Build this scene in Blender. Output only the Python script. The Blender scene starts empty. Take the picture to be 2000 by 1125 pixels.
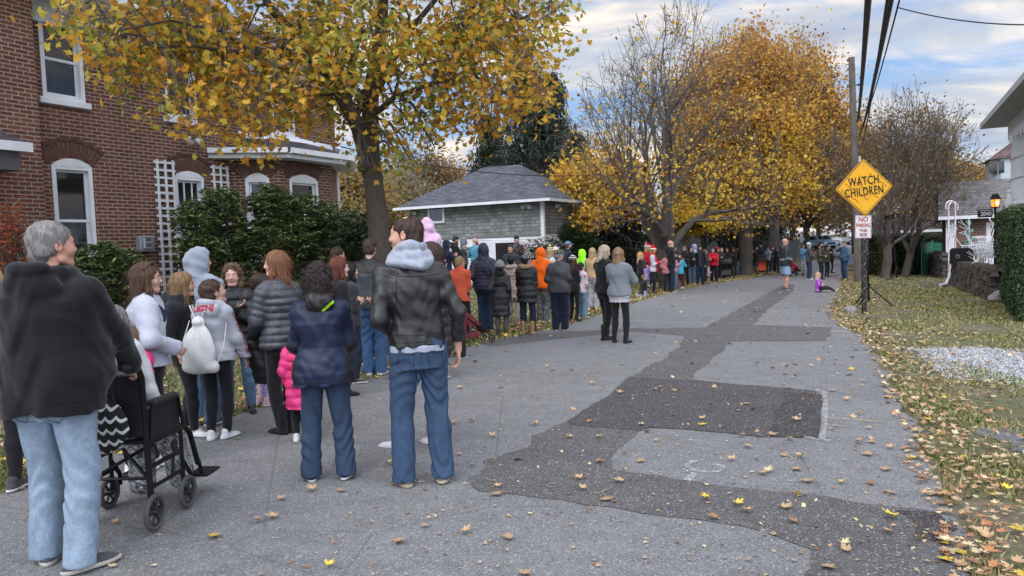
import bpy, math, random
import numpy as np
from math import radians as R, sin, cos, pi
from mathutils import Vector, Matrix
rnd = random.Random(7)
SC = bpy.context.scene
COL = SC.collection
# ------------------------------------------------------------------ camera
FPX = 1450.0
CAMZ = 1.62
SLOPE = 0.028
cam_d = bpy.data.cameras.new("camera"); cam = bpy.data.objects.new("camera", cam_d); COL.objects.link(cam)
cam_d.sensor_width = 36.0; cam_d.lens = 36.0 * FPX / 2000.0
cam_d.clip_start = 0.05; cam_d.clip_end = 3000
CR = Matrix.Rotation(R(90) - math.atan((562.5 - 479) / FPX), 3, 'X') @ Matrix.Rotation(-math.atan(0.036), 3, 'Z')
cam.location = (0, 0, CAMZ); cam.rotation_euler = CR.to_euler()
SC.camera = cam
CP = Vector((0, 0, CAMZ))

def ray(px, py):
    return CR @ Vector(((px - 1000) / FPX, -(py - 562.5) / FPX, -1))
def gz(x, y):
    return -SLOPE * x
def gp(px, py, dz=0.0):
    """ground point seen at a photo pixel"""
    d = ray(px, py); t = (-CAMZ + dz) / (d.z + SLOPE * d.x)
    return CP + d * t
def atY(px, py, Y):
    d = ray(px, py); return CP + d * (Y / d.y)
def zat(p, py):
    """height of the vertical through p at photo row py"""
    a, b = p.z - 3, p.z + 40
    M = CR.transposed()
    for _ in range(40):
        m = (a + b) / 2
        q = M @ (Vector((p.x, p.y, m)) - CP)
        y = 562.5 - FPX * q.y / -q.z
        if y > py: a = m
        else: b = m
    return (a + b) / 2
def onplane(px, py, P, n):
    d = ray(px, py); t = (P - CP).dot(n) / d.dot(n)
    return CP + d * t

# ------------------------------------------------------------------ tagging
def tag(o, label=None, cat=None, group=None, kind=None):
    if label: o['label'] = label
    if cat: o['category'] = cat
    if group: o['group'] = group
    if kind: o['kind'] = kind
    return o
def thing(name, label, cat, loc=(0, 0, 0), rz=0.0, group=None):
    o = bpy.data.objects.new(name, None); COL.objects.link(o)
    o.location = loc; o.rotation_euler = (0, 0, rz); o.empty_display_size = .1
    return tag(o, label, cat, group)
def npmesh(name, V, F, mats, parent=None, midx=None, smooth=True, loc=None, rz=None):
    """F: int array (n,k) or list of such arrays"""
    me = bpy.data.meshes.new(name)
    V = np.asarray(V, np.float32).reshape(-1, 3)
    Fs = [np.asarray(f, np.int32) for f in (F if isinstance(F, (list, tuple)) else [F])]
    Fs = [f for f in Fs if len(f)]
    me.vertices.add(len(V)); me.vertices.foreach_set('co', V.ravel())
    nl = sum(f.size for f in Fs); npol = sum(len(f) for f in Fs)
    me.loops.add(nl); me.loops.foreach_set('vertex_index', np.concatenate([f.ravel() for f in Fs]) if Fs else [])
    me.polygons.add(npol)
    tot = np.concatenate([np.full(len(f), f.shape[1], np.int32) for f in Fs])
    st = np.concatenate([[0], np.cumsum(tot)[:-1]]).astype(np.int32)
    me.polygons.foreach_set('loop_start', st); me.polygons.foreach_set('loop_total', tot)
    if midx is not None: me.polygons.foreach_set('material_index', np.asarray(midx, np.int32))
    me.polygons.foreach_set('use_smooth', np.full(npol, bool(smooth)))
    for m in (mats if isinstance(mats, (list, tuple)) else [mats]): me.materials.append(m)
    me.update(calc_edges=True)
    o = bpy.data.objects.new(name, me); COL.objects.link(o)
    if parent: o.parent = parent
    if loc is not None: o.location = loc
    if rz is not None: o.rotation_euler = (0, 0, rz)
    return o
def leafcol(o, cols, per):
    """per-leaf colours as a point attribute; cols (n,3), per verts each"""
    a = o.data.color_attributes.new('tint', 'FLOAT_COLOR', 'POINT')
    c = np.ones((len(cols), per, 4), np.float32); c[:, :, :3] = cols[:, None, :]
    a.data.foreach_set('color', c.ravel())

class MB:
    """collects shapes for ONE mesh object"""
    def __init__(s): s.v = []; s.f = []; s.m = []; s.cm = 0; s.n = 0
    def mat(s, i): s.cm = i; return s
    def raw(s, V, F):
        s.v.extend([tuple(v) for v in V]); s.f.extend([tuple(i + s.n for i in f) for f in F])
        s.m.extend([s.cm] * len(F)); s.n += len(V); return s
    def box(s, a, b, rz=0.0, c=None):
        (x0, y0, z0), (x1, y1, z1) = a, b
        V = [(x, y, z) for z in (z0, z1) for y in (y0, y1) for x in (x0, x1)]
        if rz:
            cx, cy = c or ((x0 + x1) / 2, (y0 + y1) / 2)
            V = [(cx + (x - cx) * cos(rz) - (y - cy) * sin(rz), cy + (x - cx) * sin(rz) + (y - cy) * cos(rz), z) for x, y, z in V]
        return s.raw(V, [(0, 2, 3, 1), (4, 5, 7, 6), (0, 1, 5, 4), (2, 6, 7, 3), (0, 4, 6, 2), (1, 3, 7, 5)])
    def cbox(s, c, sz): return s.box([c[i] - sz[i] / 2 for i in range(3)], [c[i] + sz[i] / 2 for i in range(3)])
    def bbox(s, a, b, bv):
        """box with chamfered edges"""
        (x0, y0, z0), (x1, y1, z1) = a, b
        V = []; 
        for z, i in ((z0, bv), (z0 + bv, 0), (z1 - bv, 0), (z1, bv)):
            V += [(x0 + i + bv, y0 + i, z), (x1 - i - bv, y0 + i, z), (x1 - i, y0 + i + bv, z), (x1 - i, y1 - i - bv, z),
                  (x1 - i - bv, y1 - i, z), (x0 + i + bv, y1 - i, z), (x0 + i, y1 - i - bv, z), (x0 + i, y0 + i + bv, z)]
        F = [tuple(range(7, -1, -1)), tuple(range(24, 32))]
        for k in range(3):
            for j in range(8): F.append((k * 8 + j, k * 8 + (j + 1) % 8, k * 8 + 8 + (j + 1) % 8, k * 8 + 8 + j))
        return s.raw(V, F)
    def tube(s, pts, rad, n=8, cap=True):
        pts = [Vector(p) for p in pts]; L = len(pts)
        if not hasattr(rad, '__len__'): rad = [rad] * L
        V = []; F = []; prev = None
        for i, p in enumerate(pts):
            t = (pts[min(i + 1, L - 1)] - pts[max(i - 1, 0)])
            t = t.normalized() if t.length > 1e-9 else Vector((0, 0, 1))
            if prev is None:
                a = Vector((0, 0, 1)) if abs(t.z) < .9 else Vector((1, 0, 0)); u = t.cross(a).normalized()
            else:
                u = (prev - t * prev.dot(t)); u = u.normalized() if u.length > 1e-6 else t.orthogonal().normalized()
            prev = u; w = t.cross(u)
            for k in range(n):
                a = 2 * pi * k / n; V.append(p + (u * cos(a) + w * sin(a)) * rad[i])
        for i in range(L - 1):
            for k in range(n):
                k2 = (k + 1) % n; F.append((i * n + k, i * n + k2, (i + 1) * n + k2, (i + 1) * n + k))
        if cap: F.append(tuple(range(n - 1, -1, -1))); F.append(tuple((L - 1) * n + k for k in range(n)))
        return s.raw(V, F)
    def prism(s, poly, d0, d1, axis='y'):
        """polygon in two axes extruded along the third"""
        n = len(poly)
        if axis == 'y': mk = lambda p, d: (p[0], d, p[1])
        elif axis == 'z': mk = lambda p, d: (p[0], p[1], d)
        else: mk = lambda p, d: (d, p[0], p[1])
        V = [mk(p, d0) for p in poly] + [mk(p, d1) for p in poly]
        F = [tuple(range(n)), tuple(range(2 * n - 1, n - 1, -1))] + [(i, n + i, n + (i + 1) % n, (i + 1) % n) for i in range(n)]
        return s.raw(V, F)
    def ball(s, c, r, nu=12, nv=8):
        r = r if hasattr(r, '__len__') else (r, r, r)
        V = [(c[0], c[1], c[2] + r[2])]; F = []
        for j in range(1, nv):
            for i in range(nu):
                a = 2 * pi * i / nu; b = pi * j / nv
                V.append((c[0] + r[0] * sin(b) * cos(a), c[1] + r[1] * sin(b) * sin(a), c[2] + r[2] * cos(b)))
        V.append((c[0], c[1], c[2] - r[2])); e = len(V) - 1
        for i in range(nu): F.append((0, 1 + i, 1 + (i + 1) % nu)); F.append((e, e - nu + (i + 1) % nu, e - nu + i))
        for j in range(nv - 2):
            for i in range(nu):
                a = 1 + j * nu; F.append((a + i, a + nu + i, a + nu + (i + 1) % nu, a + (i + 1) % nu))
        return s.raw(V, F)
    def torus(s, c, R0, r, axis='x', n=24, m=8, a0=0, a1=2 * pi):
        P = []
        full = abs(a1 - a0 - 2 * pi) < 1e-6
        for i in range(n + (0 if full else 1)):
            a = a0 + (a1 - a0) * i / n
            q = (cos(a) * R0, sin(a) * R0)
            P.append({'x': (c[0], c[1] + q[0], c[2] + q[1]), 'y': (c[0] + q[0], c[1], c[2] + q[1]), 'z': (c[0] + q[0], c[1] + q[1], c[2])}[axis])
        if full: P += [P[0]]
        return s.tube(P, r, m, cap=not full)
    def build(s, name, mats, parent=None, smooth=False, loc=None, rz=None, bevel=0):
        me = bpy.data.meshes.new(name); me.from_pydata(s.v, [], s.f)
        for m in (mats if isinstance(mats, (list, tuple)) else [mats]): me.materials.append(m)
        me.polygons.foreach_set('material_index', s.m)
        me.polygons.foreach_set('use_smooth', [bool(smooth)] * len(s.f)); me.update()
        o = bpy.data.objects.new(name, me); COL.objects.link(o)
        if parent: o.parent = parent
        if loc is not None: o.location = loc
        if rz is not None: o.rotation_euler = (0, 0, rz)
        if smooth:
            try: me.set_sharp_from_angle(angle=R(40))
            except Exception: pass
        return o

# ------------------------------------------------------------------ materials
_M = {}
class NT:
    def __init__(s, name):
        s.m = bpy.data.materials.new(name); s.m.use_nodes = True; s.t = s.m.node_tree; s.n = s.t.nodes; s.b = s.n['Principled BSDF']
        s.out = s.n['Material Output']
        s.b.inputs['Specular IOR Level'].default_value = .3
    def node(s, ty, **kw):
        n = s.n.new(ty)
        for k, v in kw.items():
            if k in n.inputs: 
                if hasattr(v, 'links') or hasattr(v, 'is_linked'): s.t.links.new(v, n.inputs[k])
                else: n.inputs[k].default_value = v
            else: setattr(n, k, v)
        return n
    def link(s, a, b): s.t.links.new(a, b)
    def coord(s, kind='Object'): return s.node('ShaderNodeTexCoord').outputs[kind]
    def noise(s, co, scale, detail=4, rough=.55, dist=0.0):
        n = s.node('ShaderNodeTexNoise'); s.link(co, n.inputs['Vector']); n.inputs['Scale'].default_value = scale
        n.inputs['Detail'].default_value = detail; n.inputs['Roughness'].default_value = rough; n.inputs['Distortion'].default_value = dist
        return n.outputs['Fac']
    def vor(s, co, scale, feature='F1'):
        n = s.node('ShaderNodeTexVoronoi', feature=feature); s.link(co, n.inputs['Vector']); n.inputs['Scale'].default_value = scale; return n
    def ramp(s, f, stops, mode='LINEAR'):
        n = s.node('ShaderNodeValToRGB'); s.link(f, n.inputs[0]); e = n.color_ramp; e.interpolation = mode
        while len(e.elements) < len(stops): e.elements.new(.5)
        for el, (p, c) in zip(e.elements, stops):
            el.position = p; el.color = (*c, 1) if hasattr(c, '__len__') else (c, c, c, 1)
        return n.outputs['Color']
    def mix(s, f, a, b, blend='MIX'):
        n = s.node('ShaderNodeMix', data_type='RGBA', blend_type=blend)
        for i, v in ((0, f), (6, a), (7, b)):
            if hasattr(v, 'is_linked'): s.link(v, n.inputs[i])
            elif i == 0: n.inputs[0].default_value = v
            else: n.inputs[i].default_value = (*v, 1)
        return n.outputs[2]
    def math(s, op, a, b=0.0, c=None):
        n = s.node('ShaderNodeMath', operation=op)
        for i, v in enumerate((a, b) if c is None else (a, b, c)):
            if hasattr(v, 'is_linked'): s.link(v, n.inputs[i])
            else: n.inputs[i].default_value = v
        return n.outputs[0]
    def mapping(s, co, scale=(1, 1, 1), rot=(0, 0, 0), loc=(0, 0, 0)):
        n = s.node('ShaderNodeMapping'); s.link(co, n.inputs[0]); n.inputs['Scale'].default_value = scale
        n.inputs['Rotation'].default_value = rot; n.inputs['Location'].default_value = loc; return n.outputs[0]
    def sep(s, co):
        n = s.node('ShaderNodeSeparateXYZ'); s.link(co, n.inputs[0]); return n.outputs
    def comb(s, x, y, z=0.0):
        n = s.node('ShaderNodeCombineXYZ')
        for i, v in enumerate((x, y, z)):
            if hasattr(v, 'is_linked'): s.link(v, n.inputs[i])
            else: n.inputs[i].default_value = v
        return n.outputs[0]
    def bump(s, h, strength=.3, dist=.01, prev=None):
        n = s.node('ShaderNodeBump'); n.inputs['Strength'].default_value = strength; n.inputs['Distance'].default_value = dist
        s.link(h, n.inputs['Height'])
        if prev: s.link(prev, n.inputs['Normal'])
        s.link(n.outputs[0], s.b.inputs['Normal']); return n.outputs[0]
    def col(s, c):
        if hasattr(c, 'is_linked'): s.link(c, s.b.inputs['Base Color'])
        else: s.b.inputs['Base Color'].default_value = (*c, 1)
    def rough(s, r):
        if hasattr(r, 'is_linked'): s.link(r, s.b.inputs['Roughness'])
        else: s.b.inputs['Roughness'].default_value = r
def sc(c, k): return tuple(max(0, min(1, v * k)) for v in c)
def mplain(name, c, rough=.6, metal=0.0, var=.12, scale=6.0, bump=.05):
    """a surface with slight grime and unevenness"""
    key = ('p', name)
    if key in _M: return _M[key]
    t = NT(name); co = t.coord()
    f = t.noise(co, scale, 5)
    t.col(t.ramp(f, [(.3, sc(c, 1 - var)), (.7, sc(c, 1 + var))])); t.rough(rough); t.b.inputs['Metallic'].default_value = metal
    if bump: t.bump(t.noise(co, scale * 12, 3), bump * 2, .004)
    _M[key] = t.m; return t.m
# ------------------------------------------------------------------ distance-field modelling (figures)
class Field:
    def __init__(s, lo, hi, h):
        s.h = h; s.lo = np.array(lo, np.float32) - 2 * h
        n = np.ceil((np.array(hi) + 2 * h - s.lo) / h).astype(int) + 1
        s.ax = [s.lo[i] + np.arange(n[i], dtype=np.float32) * h for i in range(3)]
        s.d = np.full(n, 9.0, np.float32)
    def sl(s, lo, hi):
        r = []
        for i in range(3):
            a = int(np.floor((lo[i] - s.lo[i]) / s.h)); b = int(np.ceil((hi[i] - s.lo[i]) / s.h)) + 1
            a = max(a, 0); b = min(b, s.d.shape[i])
            if b <= a: return None
            r.append(slice(a, b))
        return tuple(r)
    def _pts(s, r):
        return s.ax[0][r[0]][:, None, None], s.ax[1][r[1]][None, :, None], s.ax[2][r[2]][None, None, :]
    def put(s, fn, lo, hi, k, op='u'):
        r = s.sl([v - k - 2 * s.h for v in lo], [v + k + 2 * s.h for v in hi])
        if r is None: return
        X, Y, Z = s._pts(r); d = fn(X, Y, Z); D = s.d[r]
        if op == 'u':
            if k > 0:
                m = np.clip(.5 + .5 * (D - d) / k, 0, 1)
                far = D > 5
                D2 = D * (1 - m) + d * m - k * m * (1 - m); D2 = np.where(far, d, D2)
            else: D2 = np.minimum(D, d)
        else:
            if k > 0:
                m = np.clip(.5 - .5 * (D + d) / k, 0, 1); D2 = D * (1 - m) - d * m + k * m * (1 - m)
            else: D2 = np.maximum(D, -d)
        s.d[r] = D2
    def cap(s, a, b, ra, rb, k=.02, q=0, pitch=.07, flat=None, op='u'):
        a = np.array(a, float); b = np.array(b, float); ba = b - a; L2 = float(ba @ ba) + 1e-9; L = math.sqrt(L2)
        m = max(ra, rb) + q
        def fn(X, Y, Z):
            t = np.clip(((X - a[0]) * ba[0] + (Y - a[1]) * ba[1] + (Z - a[2]) * ba[2]) / L2, 0, 1)
            d = np.sqrt((X - a[0] - t * ba[0]) ** 2 + (Y - a[1] - t * ba[1]) ** 2 + (Z - a[2] - t * ba[2]) ** 2)
            rr = ra + (rb - ra) * t
            if q: rr = rr + q * (np.abs(np.sin(pi * t * L / pitch)) ** .6 - .5)
            return d - rr
        s.put(fn, np.minimum(a, b) - m, np.maximum(a, b) + m, k, op)
    def ell(s, c, r, k=.02, op='u', rot=None):
        c = np.array(c, float); r = np.array(r, float); m = max(r)
        def fn(X, Y, Z):
            x, y, z = X - c[0], Y - c[1], Z - c[2]
            if rot is not None:
                x, y, z = (rot[0][0] * x + rot[1][0] * y + rot[2][0] * z, rot[0][1] * x + rot[1][1] * y + rot[2][1] * z, rot[0][2] * x + rot[1][2] * y + rot[2][2] * z)
            k0 = np.sqrt((x / r[0]) ** 2 + (y / r[1]) ** 2 + (z / r[2]) ** 2)
            k1 = np.sqrt((x / r[0] ** 2) ** 2 + (y / r[1] ** 2) ** 2 + (z / r[2] ** 2) ** 2) + 1e-6
            return k0 * (k0 - 1) / k1
        e = r if rot is None else np.array([m, m, m])
        s.put(fn, c - e, c + e, k, op)
    def loft(s, secs, k=.03, q=0, pitch=.07, e=2.3, th=0):
        """secs: (z, rx, ry, cx, cy) going up"""
        S = np.array(secs, float); z = S[:, 0]
        mx = max(S[:, 1]) + q + th; my = max(S[:, 2]) + q + th
        def fn(X, Y, Z):
            zz = Z.ravel(); I = [np.interp(zz, z, S[:, j])[None, None, :] for j in (1, 2, 3, 4)]
            o = th + (q * (np.abs(np.sin(pi * Z / pitch)) ** .6 - .5) if q else 0)
            rx = I[0] + o; ry = I[1] + o
            u = np.abs((X - I[2]) / rx); v = np.abs((Y - I[3]) / ry)
            g = (u ** e + v ** e) ** (1 / e)
            d = (g - 1) * (rx * ry) / np.sqrt((rx * rx * v * v + ry * ry * u * u) / (u * u + v * v + 1e-6) + 1e-9)
            dz = np.maximum(z[0] - Z, Z - z[-1])
            return np.where(dz > 0, np.sqrt(np.maximum(d, 0) ** 2 + np.maximum(dz, 0) ** 2) + 0 * d, d)
        lo = [min(S[:, 3]) - mx, min(S[:, 4]) - my, z[0]]; hi = [max(S[:, 3]) + mx, max(S[:, 4]) + my, z[-1]]
        s.put(fn, lo, hi, k)
    def halfspace(s, n, p, keep=-1):
        """cut away the side the normal points to"""
        X, Y, Z = s.ax[0][:, None, None], s.ax[1][None, :, None], s.ax[2][None, None, :]
        d = (X - p[0]) * n[0] + (Y - p[1]) * n[1] + (Z - p[2]) * n[2]
        s.d = np.maximum(s.d, d.astype(np.float32))
    def disp(s, fn):
        m = np.abs(s.d) < .06
        if not m.any(): return
        I = np.nonzero(m)
        s.d[m] += fn(s.ax[0][I[0]], s.ax[1][I[1]], s.ax[2][I[2]]).astype(np.float32)
    def mesh(s):
        d = s.d.copy()
        for i in range(3):
            sl = [slice(None)] * 3; sl[i] = 0; d[tuple(sl)] = np.maximum(d[tuple(sl)], s.h * .5); sl[i] = -1; d[tuple(sl)] = np.maximum(d[tuple(sl)], s.h * .5)
        ins = d < 0
        nx, ny, nz = d.shape
        c = [(i, j, k) for i in (0, 1) for j in (0, 1) for k in (0, 1)]
        cnt = sum(ins[i:nx - 1 + i, j:ny - 1 + j, k:nz - 1 + k].astype(np.int8) for i, j, k in c)
        act = (cnt > 0) & (cnt < 8); I = np.nonzero(act)
        if len(I[0]) == 0: return np.zeros((0, 3), np.float32), np.zeros((0, 4), np.int32)
        idx = np.full(act.shape, -1, np.int32); idx[I] = np.arange(len(I[0]))
        val = {q: d[I[0] + q[0], I[1] + q[1], I[2] + q[2]] for q in c}
        P = np.zeros((len(I[0]), 3), np.float32); N = np.zeros(len(I[0]), np.float32)
        for a in c:
            for ax in range(3):
                if a[ax] == 1: continue
                b = list(a); b[ax] = 1; b = tuple(b); va, vb = val[a], val[b]
                x = (va < 0) != (vb < 0); t = va / np.where(x, va - vb, 1)
                for j in range(3): P[:, j] += np.where(x, a[j] + (t if j == ax else 0), 0)
                N += x
        P = P / N[:, None]
        V = s.lo + (P + np.stack(I, 1)) * s.h
        F = []
        for ax in range(3):
            sl0 = [slice(1, -1)] * 3; sl1 = [slice(1, -1)] * 3; sl0[ax] = slice(0, -1); sl1[ax] = slice(1, None)
            A = ins[tuple(sl0)]; B = ins[tuple(sl1)]
            for flip in (0, 1):
                J = np.nonzero((A & ~B) if flip == 0 else (~A & B)); off = [1, 1, 1]; off[ax] = 0
                J = [J[i] + off[i] for i in range(3)]; u, w = [(1, 2), (2, 0), (0, 1)][ax]
                def at(du, dw):
                    K = [j.copy() for j in J]; K[u] = K[u] - du; K[w] = K[w] - dw; return idx[K[0], K[1], K[2]]
                q = np.stack([at(1, 1), at(0, 1), at(0, 0), at(1, 0)], 1)
                if flip: q = q[:, ::-1]
                F.append(q)
        return V.astype(np.float32), np.concatenate(F)
def relax(V, F, it=1, lam=.5):
    for _ in range(it):
        acc = np.zeros_like(V); n = np.zeros(len(V), np.float32)
        for i in range(4):
            a, b = F[:, i], F[:, (i + 1) % 4]
            np.add.at(acc, a, V[b]); np.add.at(n, a, 1); np.add.at(acc, b, V[a]); np.add.at(n, b, 1)
        V = V + lam * (acc / np.maximum(n, 1)[:, None] - V)
    return V
def joinm(parts):
    Vs, Fs, M = [], [], []; n = 0
    for V, F, m in parts:
        Vs.append(V); Fs.append(F + n); n += len(V); M.append(np.full(len(F), m, np.int32) if np.isscalar(m) else np.asarray(m))
    return np.concatenate(Vs), np.concatenate(Fs), np.concatenate(M)
def folds(seed, amp, kind):
    r = np.random.RandomState(seed); p = r.rand(8) * 6.28
    if kind == 'denim':
        return lambda x, y, z: amp * (np.sin(38 * z + 9 * np.sin(14 * x + p[0]) + 6 * np.sin(12 * y + p[1]) + 4 * np.sin(9 * z + p[6])) * (.35 + .65 * np.sin(7 * z + p[2] + 8 * x) ** 2) + .6 * np.sin(24 * x + 17 * z + p[3]) * np.sin(19 * y + 11 * z + p[4]))
    if kind == 'leather':
        return lambda x, y, z: amp * (np.sin(26 * z + 7 * np.sin(9 * x + p[0]) + 5 * np.sin(8 * y + 5 * z)) * .6 + np.sin(15 * x + 12 * z + p[1]) * np.sin(13 * y - 8 * z + p[2]) + .3 * np.sin(55 * z + 30 * x + 8 * np.sin(20 * y)))
    return lambda x, y, z: amp * (np.sin(13 * x + 7 * z + 2.5 * np.sin(9 * z + p[0]) + p[1]) * np.sin(10 * y + 9 * z + p[2]) + .7 * np.sin(21 * z + 6 * np.sin(8 * x + p[3]) + 5 * np.sin(9 * y + p[4])) * (.3 + .7 * np.sin(5 * z + 6 * x + p[5]) ** 2) + .4 * np.sin(31 * x + 5 * z + p[6]) * np.sin(12 * z + p[7]))

# ---- cloth, skin and hair materials
def mcloth(kind, c, c2=None):
    key = ('cl', kind, tuple(round(v, 3) for v in c), c2)
    if key in _M: return _M[key]
    t = NT(kind + '_cloth'); co = t.coord(); b = t.b
    sheen = 0.0
    if kind == 'denim':
        c = sc(c, .78)
        w = t.noise(t.mapping(co, (1, 1, .25)), 160, 2); f = t.noise(co, 5, 4, .6); f2 = t.noise(co, 22, 4, .7)
        c1 = t.ramp(f, [(.3, sc(c, .72)), (.68, sc(c, 1.25))]); cc = t.mix(.3, c1, t.ramp(w, [(.3, sc(c, .6)), (.7, sc(c, 1.45))]))
        cc = t.mix(.25, cc, t.ramp(f2, [(.35, sc(c, .6)), (.65, sc(c, 1.5))]))
        t.col(cc); t.rough(.85); t.bump(w, .25, .002, t.bump(f2, .5, .012))
    elif kind == 'leather':
        f = t.noise(co, 9, 5, .65); v = t.vor(co, 190).outputs['Distance']
        t.col(t.ramp(f, [(.3, sc(c, .8)), (.72, sc(c, 1.25))])); t.rough(t.ramp(t.noise(co, 16, 5), [(.3, .42), (.7, .52)])); b.inputs['Specular IOR Level'].default_value = .5
        t.bump(v, .3, .002, t.bump(f, .35, .015))
    elif kind == 'puffer':
        f = t.noise(co, 14, 5, .6, .8); f2 = t.noise(t.mapping(co, (1, 1, .4)), 45, 3, .6, 1.0)
        t.col(t.ramp(f, [(.3, sc(c, .8)), (.7, sc(c, 1.25))])); t.rough(t.ramp(f, [(.35, .38), (.7, .58)])); b.inputs['Specular IOR Level'].default_value = .45
        t.bump(f2, .55, .008, t.bump(f, .6, .02))
    elif kind == 'nylon':
        f = t.noise(co, 7, 5, .6, .6)
        t.col(t.ramp(f, [(.3, sc(c, .85)), (.7, sc(c, 1.2))])); t.rough(.5)
        t.bump(t.noise(co, 30, 4, .6, 1.5), .25, .005, t.bump(f, .4, .015))
    elif kind == 'camo':
        v = t.noise(co, 26 if c2 is None else c2, 2, .5, 1.2)
        t.col(t.ramp(v, [(.40, sc(c, .25)), (.46, sc(c, 1)), (.54, sc(c, .5)), (.6, sc(c, 1.8))], 'CONSTANT')); t.rough(.8)
    elif kind == 'tiedye':
        v = t.noise(co, 9, 3, .5, 1.5); t.col(t.ramp(v, [(.3, (.12, .03, .3)), (.45, c), (.55, (.45, .12, .6)), (.7, (.2, .45, .6))])); t.rough(.6)
        t.bump(t.noise(co, 20, 3), .4, .01)
    elif kind == 'plaid':
        s_ = t.sep(co); a = t.math('SINE', t.math('MULTIPLY', s_[0], 70)); d = t.math('SINE', t.math('MULTIPLY', s_[2], 70))
        t.col(t.ramp(t.math('ADD', t.math('MULTIPLY', a, .25), t.math('MULTIPLY_ADD', d, .25, .5)), [(.2, (.03, .04, .12)), (.45, c), (.6, (.5, .45, .4)), (.8, (.1, .12, .3))])); t.rough(.9)
    else:  # cotton, fleece, knit
        sca = {'cotton': 140, 'fleece': 70, 'knit': 60}.get(kind, 140)
        f = t.noise(co, 7, 5, .6); w = t.noise(co, sca, 3, .7)
        t.col(t.mix(.4, t.ramp(f, [(.3, sc(c, .84)), (.7, sc(c, 1.16))]), t.ramp(w, [(.3, sc(c, .7)), (.7, sc(c, 1.25))]))); t.rough(.95); b.inputs['Specular IOR Level'].default_value = .15
        b.inputs['Sheen Weight'].default_value = .15
        n1 = t.bump(f, .45, .02)
        if kind == 'knit': w = t.math('SINE', t.math('MULTIPLY', t.sep(co)[2], 420))
        t.bump(w, .35, .003, n1)
    _M[key] = t.m; return t.m
def mskin(c):
    key = ('sk', c)
    if key in _M: return _M[key]
    t = NT('skin'); co = t.coord(); f = t.noise(co, 11, 5, .6)
    t.col(t.ramp(f, [(.32, (c[0] * .93, c[1] * .83, c[2] * .80)), (.66, sc(c, 1.04))])); t.rough(.55); t.b.inputs['Subsurface Weight'].default_value = .08
    t.b.inputs['Subsurface Radius'].default_value = (.4, .15, .08); t.b.inputs['Subsurface Scale'].default_value = .02
    t.bump(t.noise(co, 130, 3), .15, .001); _M[key] = t.m; return t.m
def mhair(c):
    key = ('hr', c)
    if key in _M: return _M[key]
    t = NT('hair'); co = t.coord(); g = t.noise(t.mapping(co, (1, 1, .12)), 120, 4, .7); f = t.noise(t.mapping(co, (1, 1, .35)), 14, 4)
    t.col(t.mix(.5, t.ramp(g, [(.3, sc(c, .4)), (.7, sc(c, 1.7))]), t.ramp(f, [(.3, sc(c, .6)), (.7, sc(c, 1.35))]))); t.rough(.5)
    t.bump(g, .8, .006); _M[key] = t.m; return t.m
SKIN = (.48, .30, .235)
def strands(ho, V, F, root, hs, Hm, hc, mat, rs, style, curly, n):
    """loose strands combed over the hair mass (child of the hair)"""
    nr_ = np.random.RandomState(rs.randrange(9999)); e1 = V[F[:, 2]] - V[F[:, 0]]; e2 = V[F[:, 3]] - V[F[:, 1]]; nf = np.cross(e1, e2); N = np.zeros_like(V)
    for i in range(4): np.add.at(N, F[:, i], nf)
    N /= np.linalg.norm(N, axis=1)[:, None] + 1e-9; c = np.array([0, -.01, .0]); out = V - c; N = np.where((N * out).sum(1)[:, None] < 0, -N, N)
    idx = nr_.randint(0, len(V), n); p = V[idx].astype(float); nn = N[idx]; g = np.tile(np.array([0, -.25, -1.0]), (n, 1)) if style in ('long', 'mid') else np.stack([p[:, 0] * 3, p[:, 1] * 4 - .3, np.full(n, -.35)], 1)
    g = g + nr_.randn(n, 3) * (.16 + curly * 60); L = .050 if style in ('long', 'mid') else .011; w = .0011; pts = [p + nn * .0008]
    for k in range(3): g = g - nn * (g * nn).sum(1)[:, None] * 1.0; g /= np.linalg.norm(g, axis=1)[:, None] + 1e-9; g = g + nr_.randn(n, 3) * (.05 + curly * 40); pts.append(pts[-1] + g * L * nr_.uniform(.5, 1.2, (n, 1)) + nn * nr_.uniform(-.0012, .0008, (n, 1)) * (1 if style in ('long', 'mid') else .6))
    sd = np.cross(g, nn); sd /= np.linalg.norm(sd, axis=1)[:, None] + 1e-9; P = np.stack([q for k, pt in enumerate(pts) for q in (pt - sd * w * (1 - k * .25), pt + sd * w * (1 - k * .25))], 1)
    Fq = np.concatenate([(np.arange(n) * 8)[:, None] + np.array([[2 * k, 2 * k + 1, 2 * k + 3, 2 * k + 2]]) for k in range(3)]); W = (P.reshape(-1, 3) * hs) @ Hm.T + np.array(hc); npmesh('strands', W, Fq, mat, ho, smooth=False)
def ik(a, b, l1, l2, pole):
    a, b, pole = Vector(a), Vector(b), Vector(pole); d = b - a; L = min(d.length, (l1 + l2) * .995)
    if d.length < 1e-6: d = Vector((0, 0, -1))
    u = d.normalized(); b = a + u * L; x = (l1 * l1 - l2 * l2 + L * L) / (2 * L); h = math.sqrt(max(l1 * l1 - x * x, 0))
    w = pole - u * pole.dot(u); w = w.normalized() if w.length > 1e-6 else u.orthogonal().normalized()
    return a + u * x + w * h, b
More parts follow.
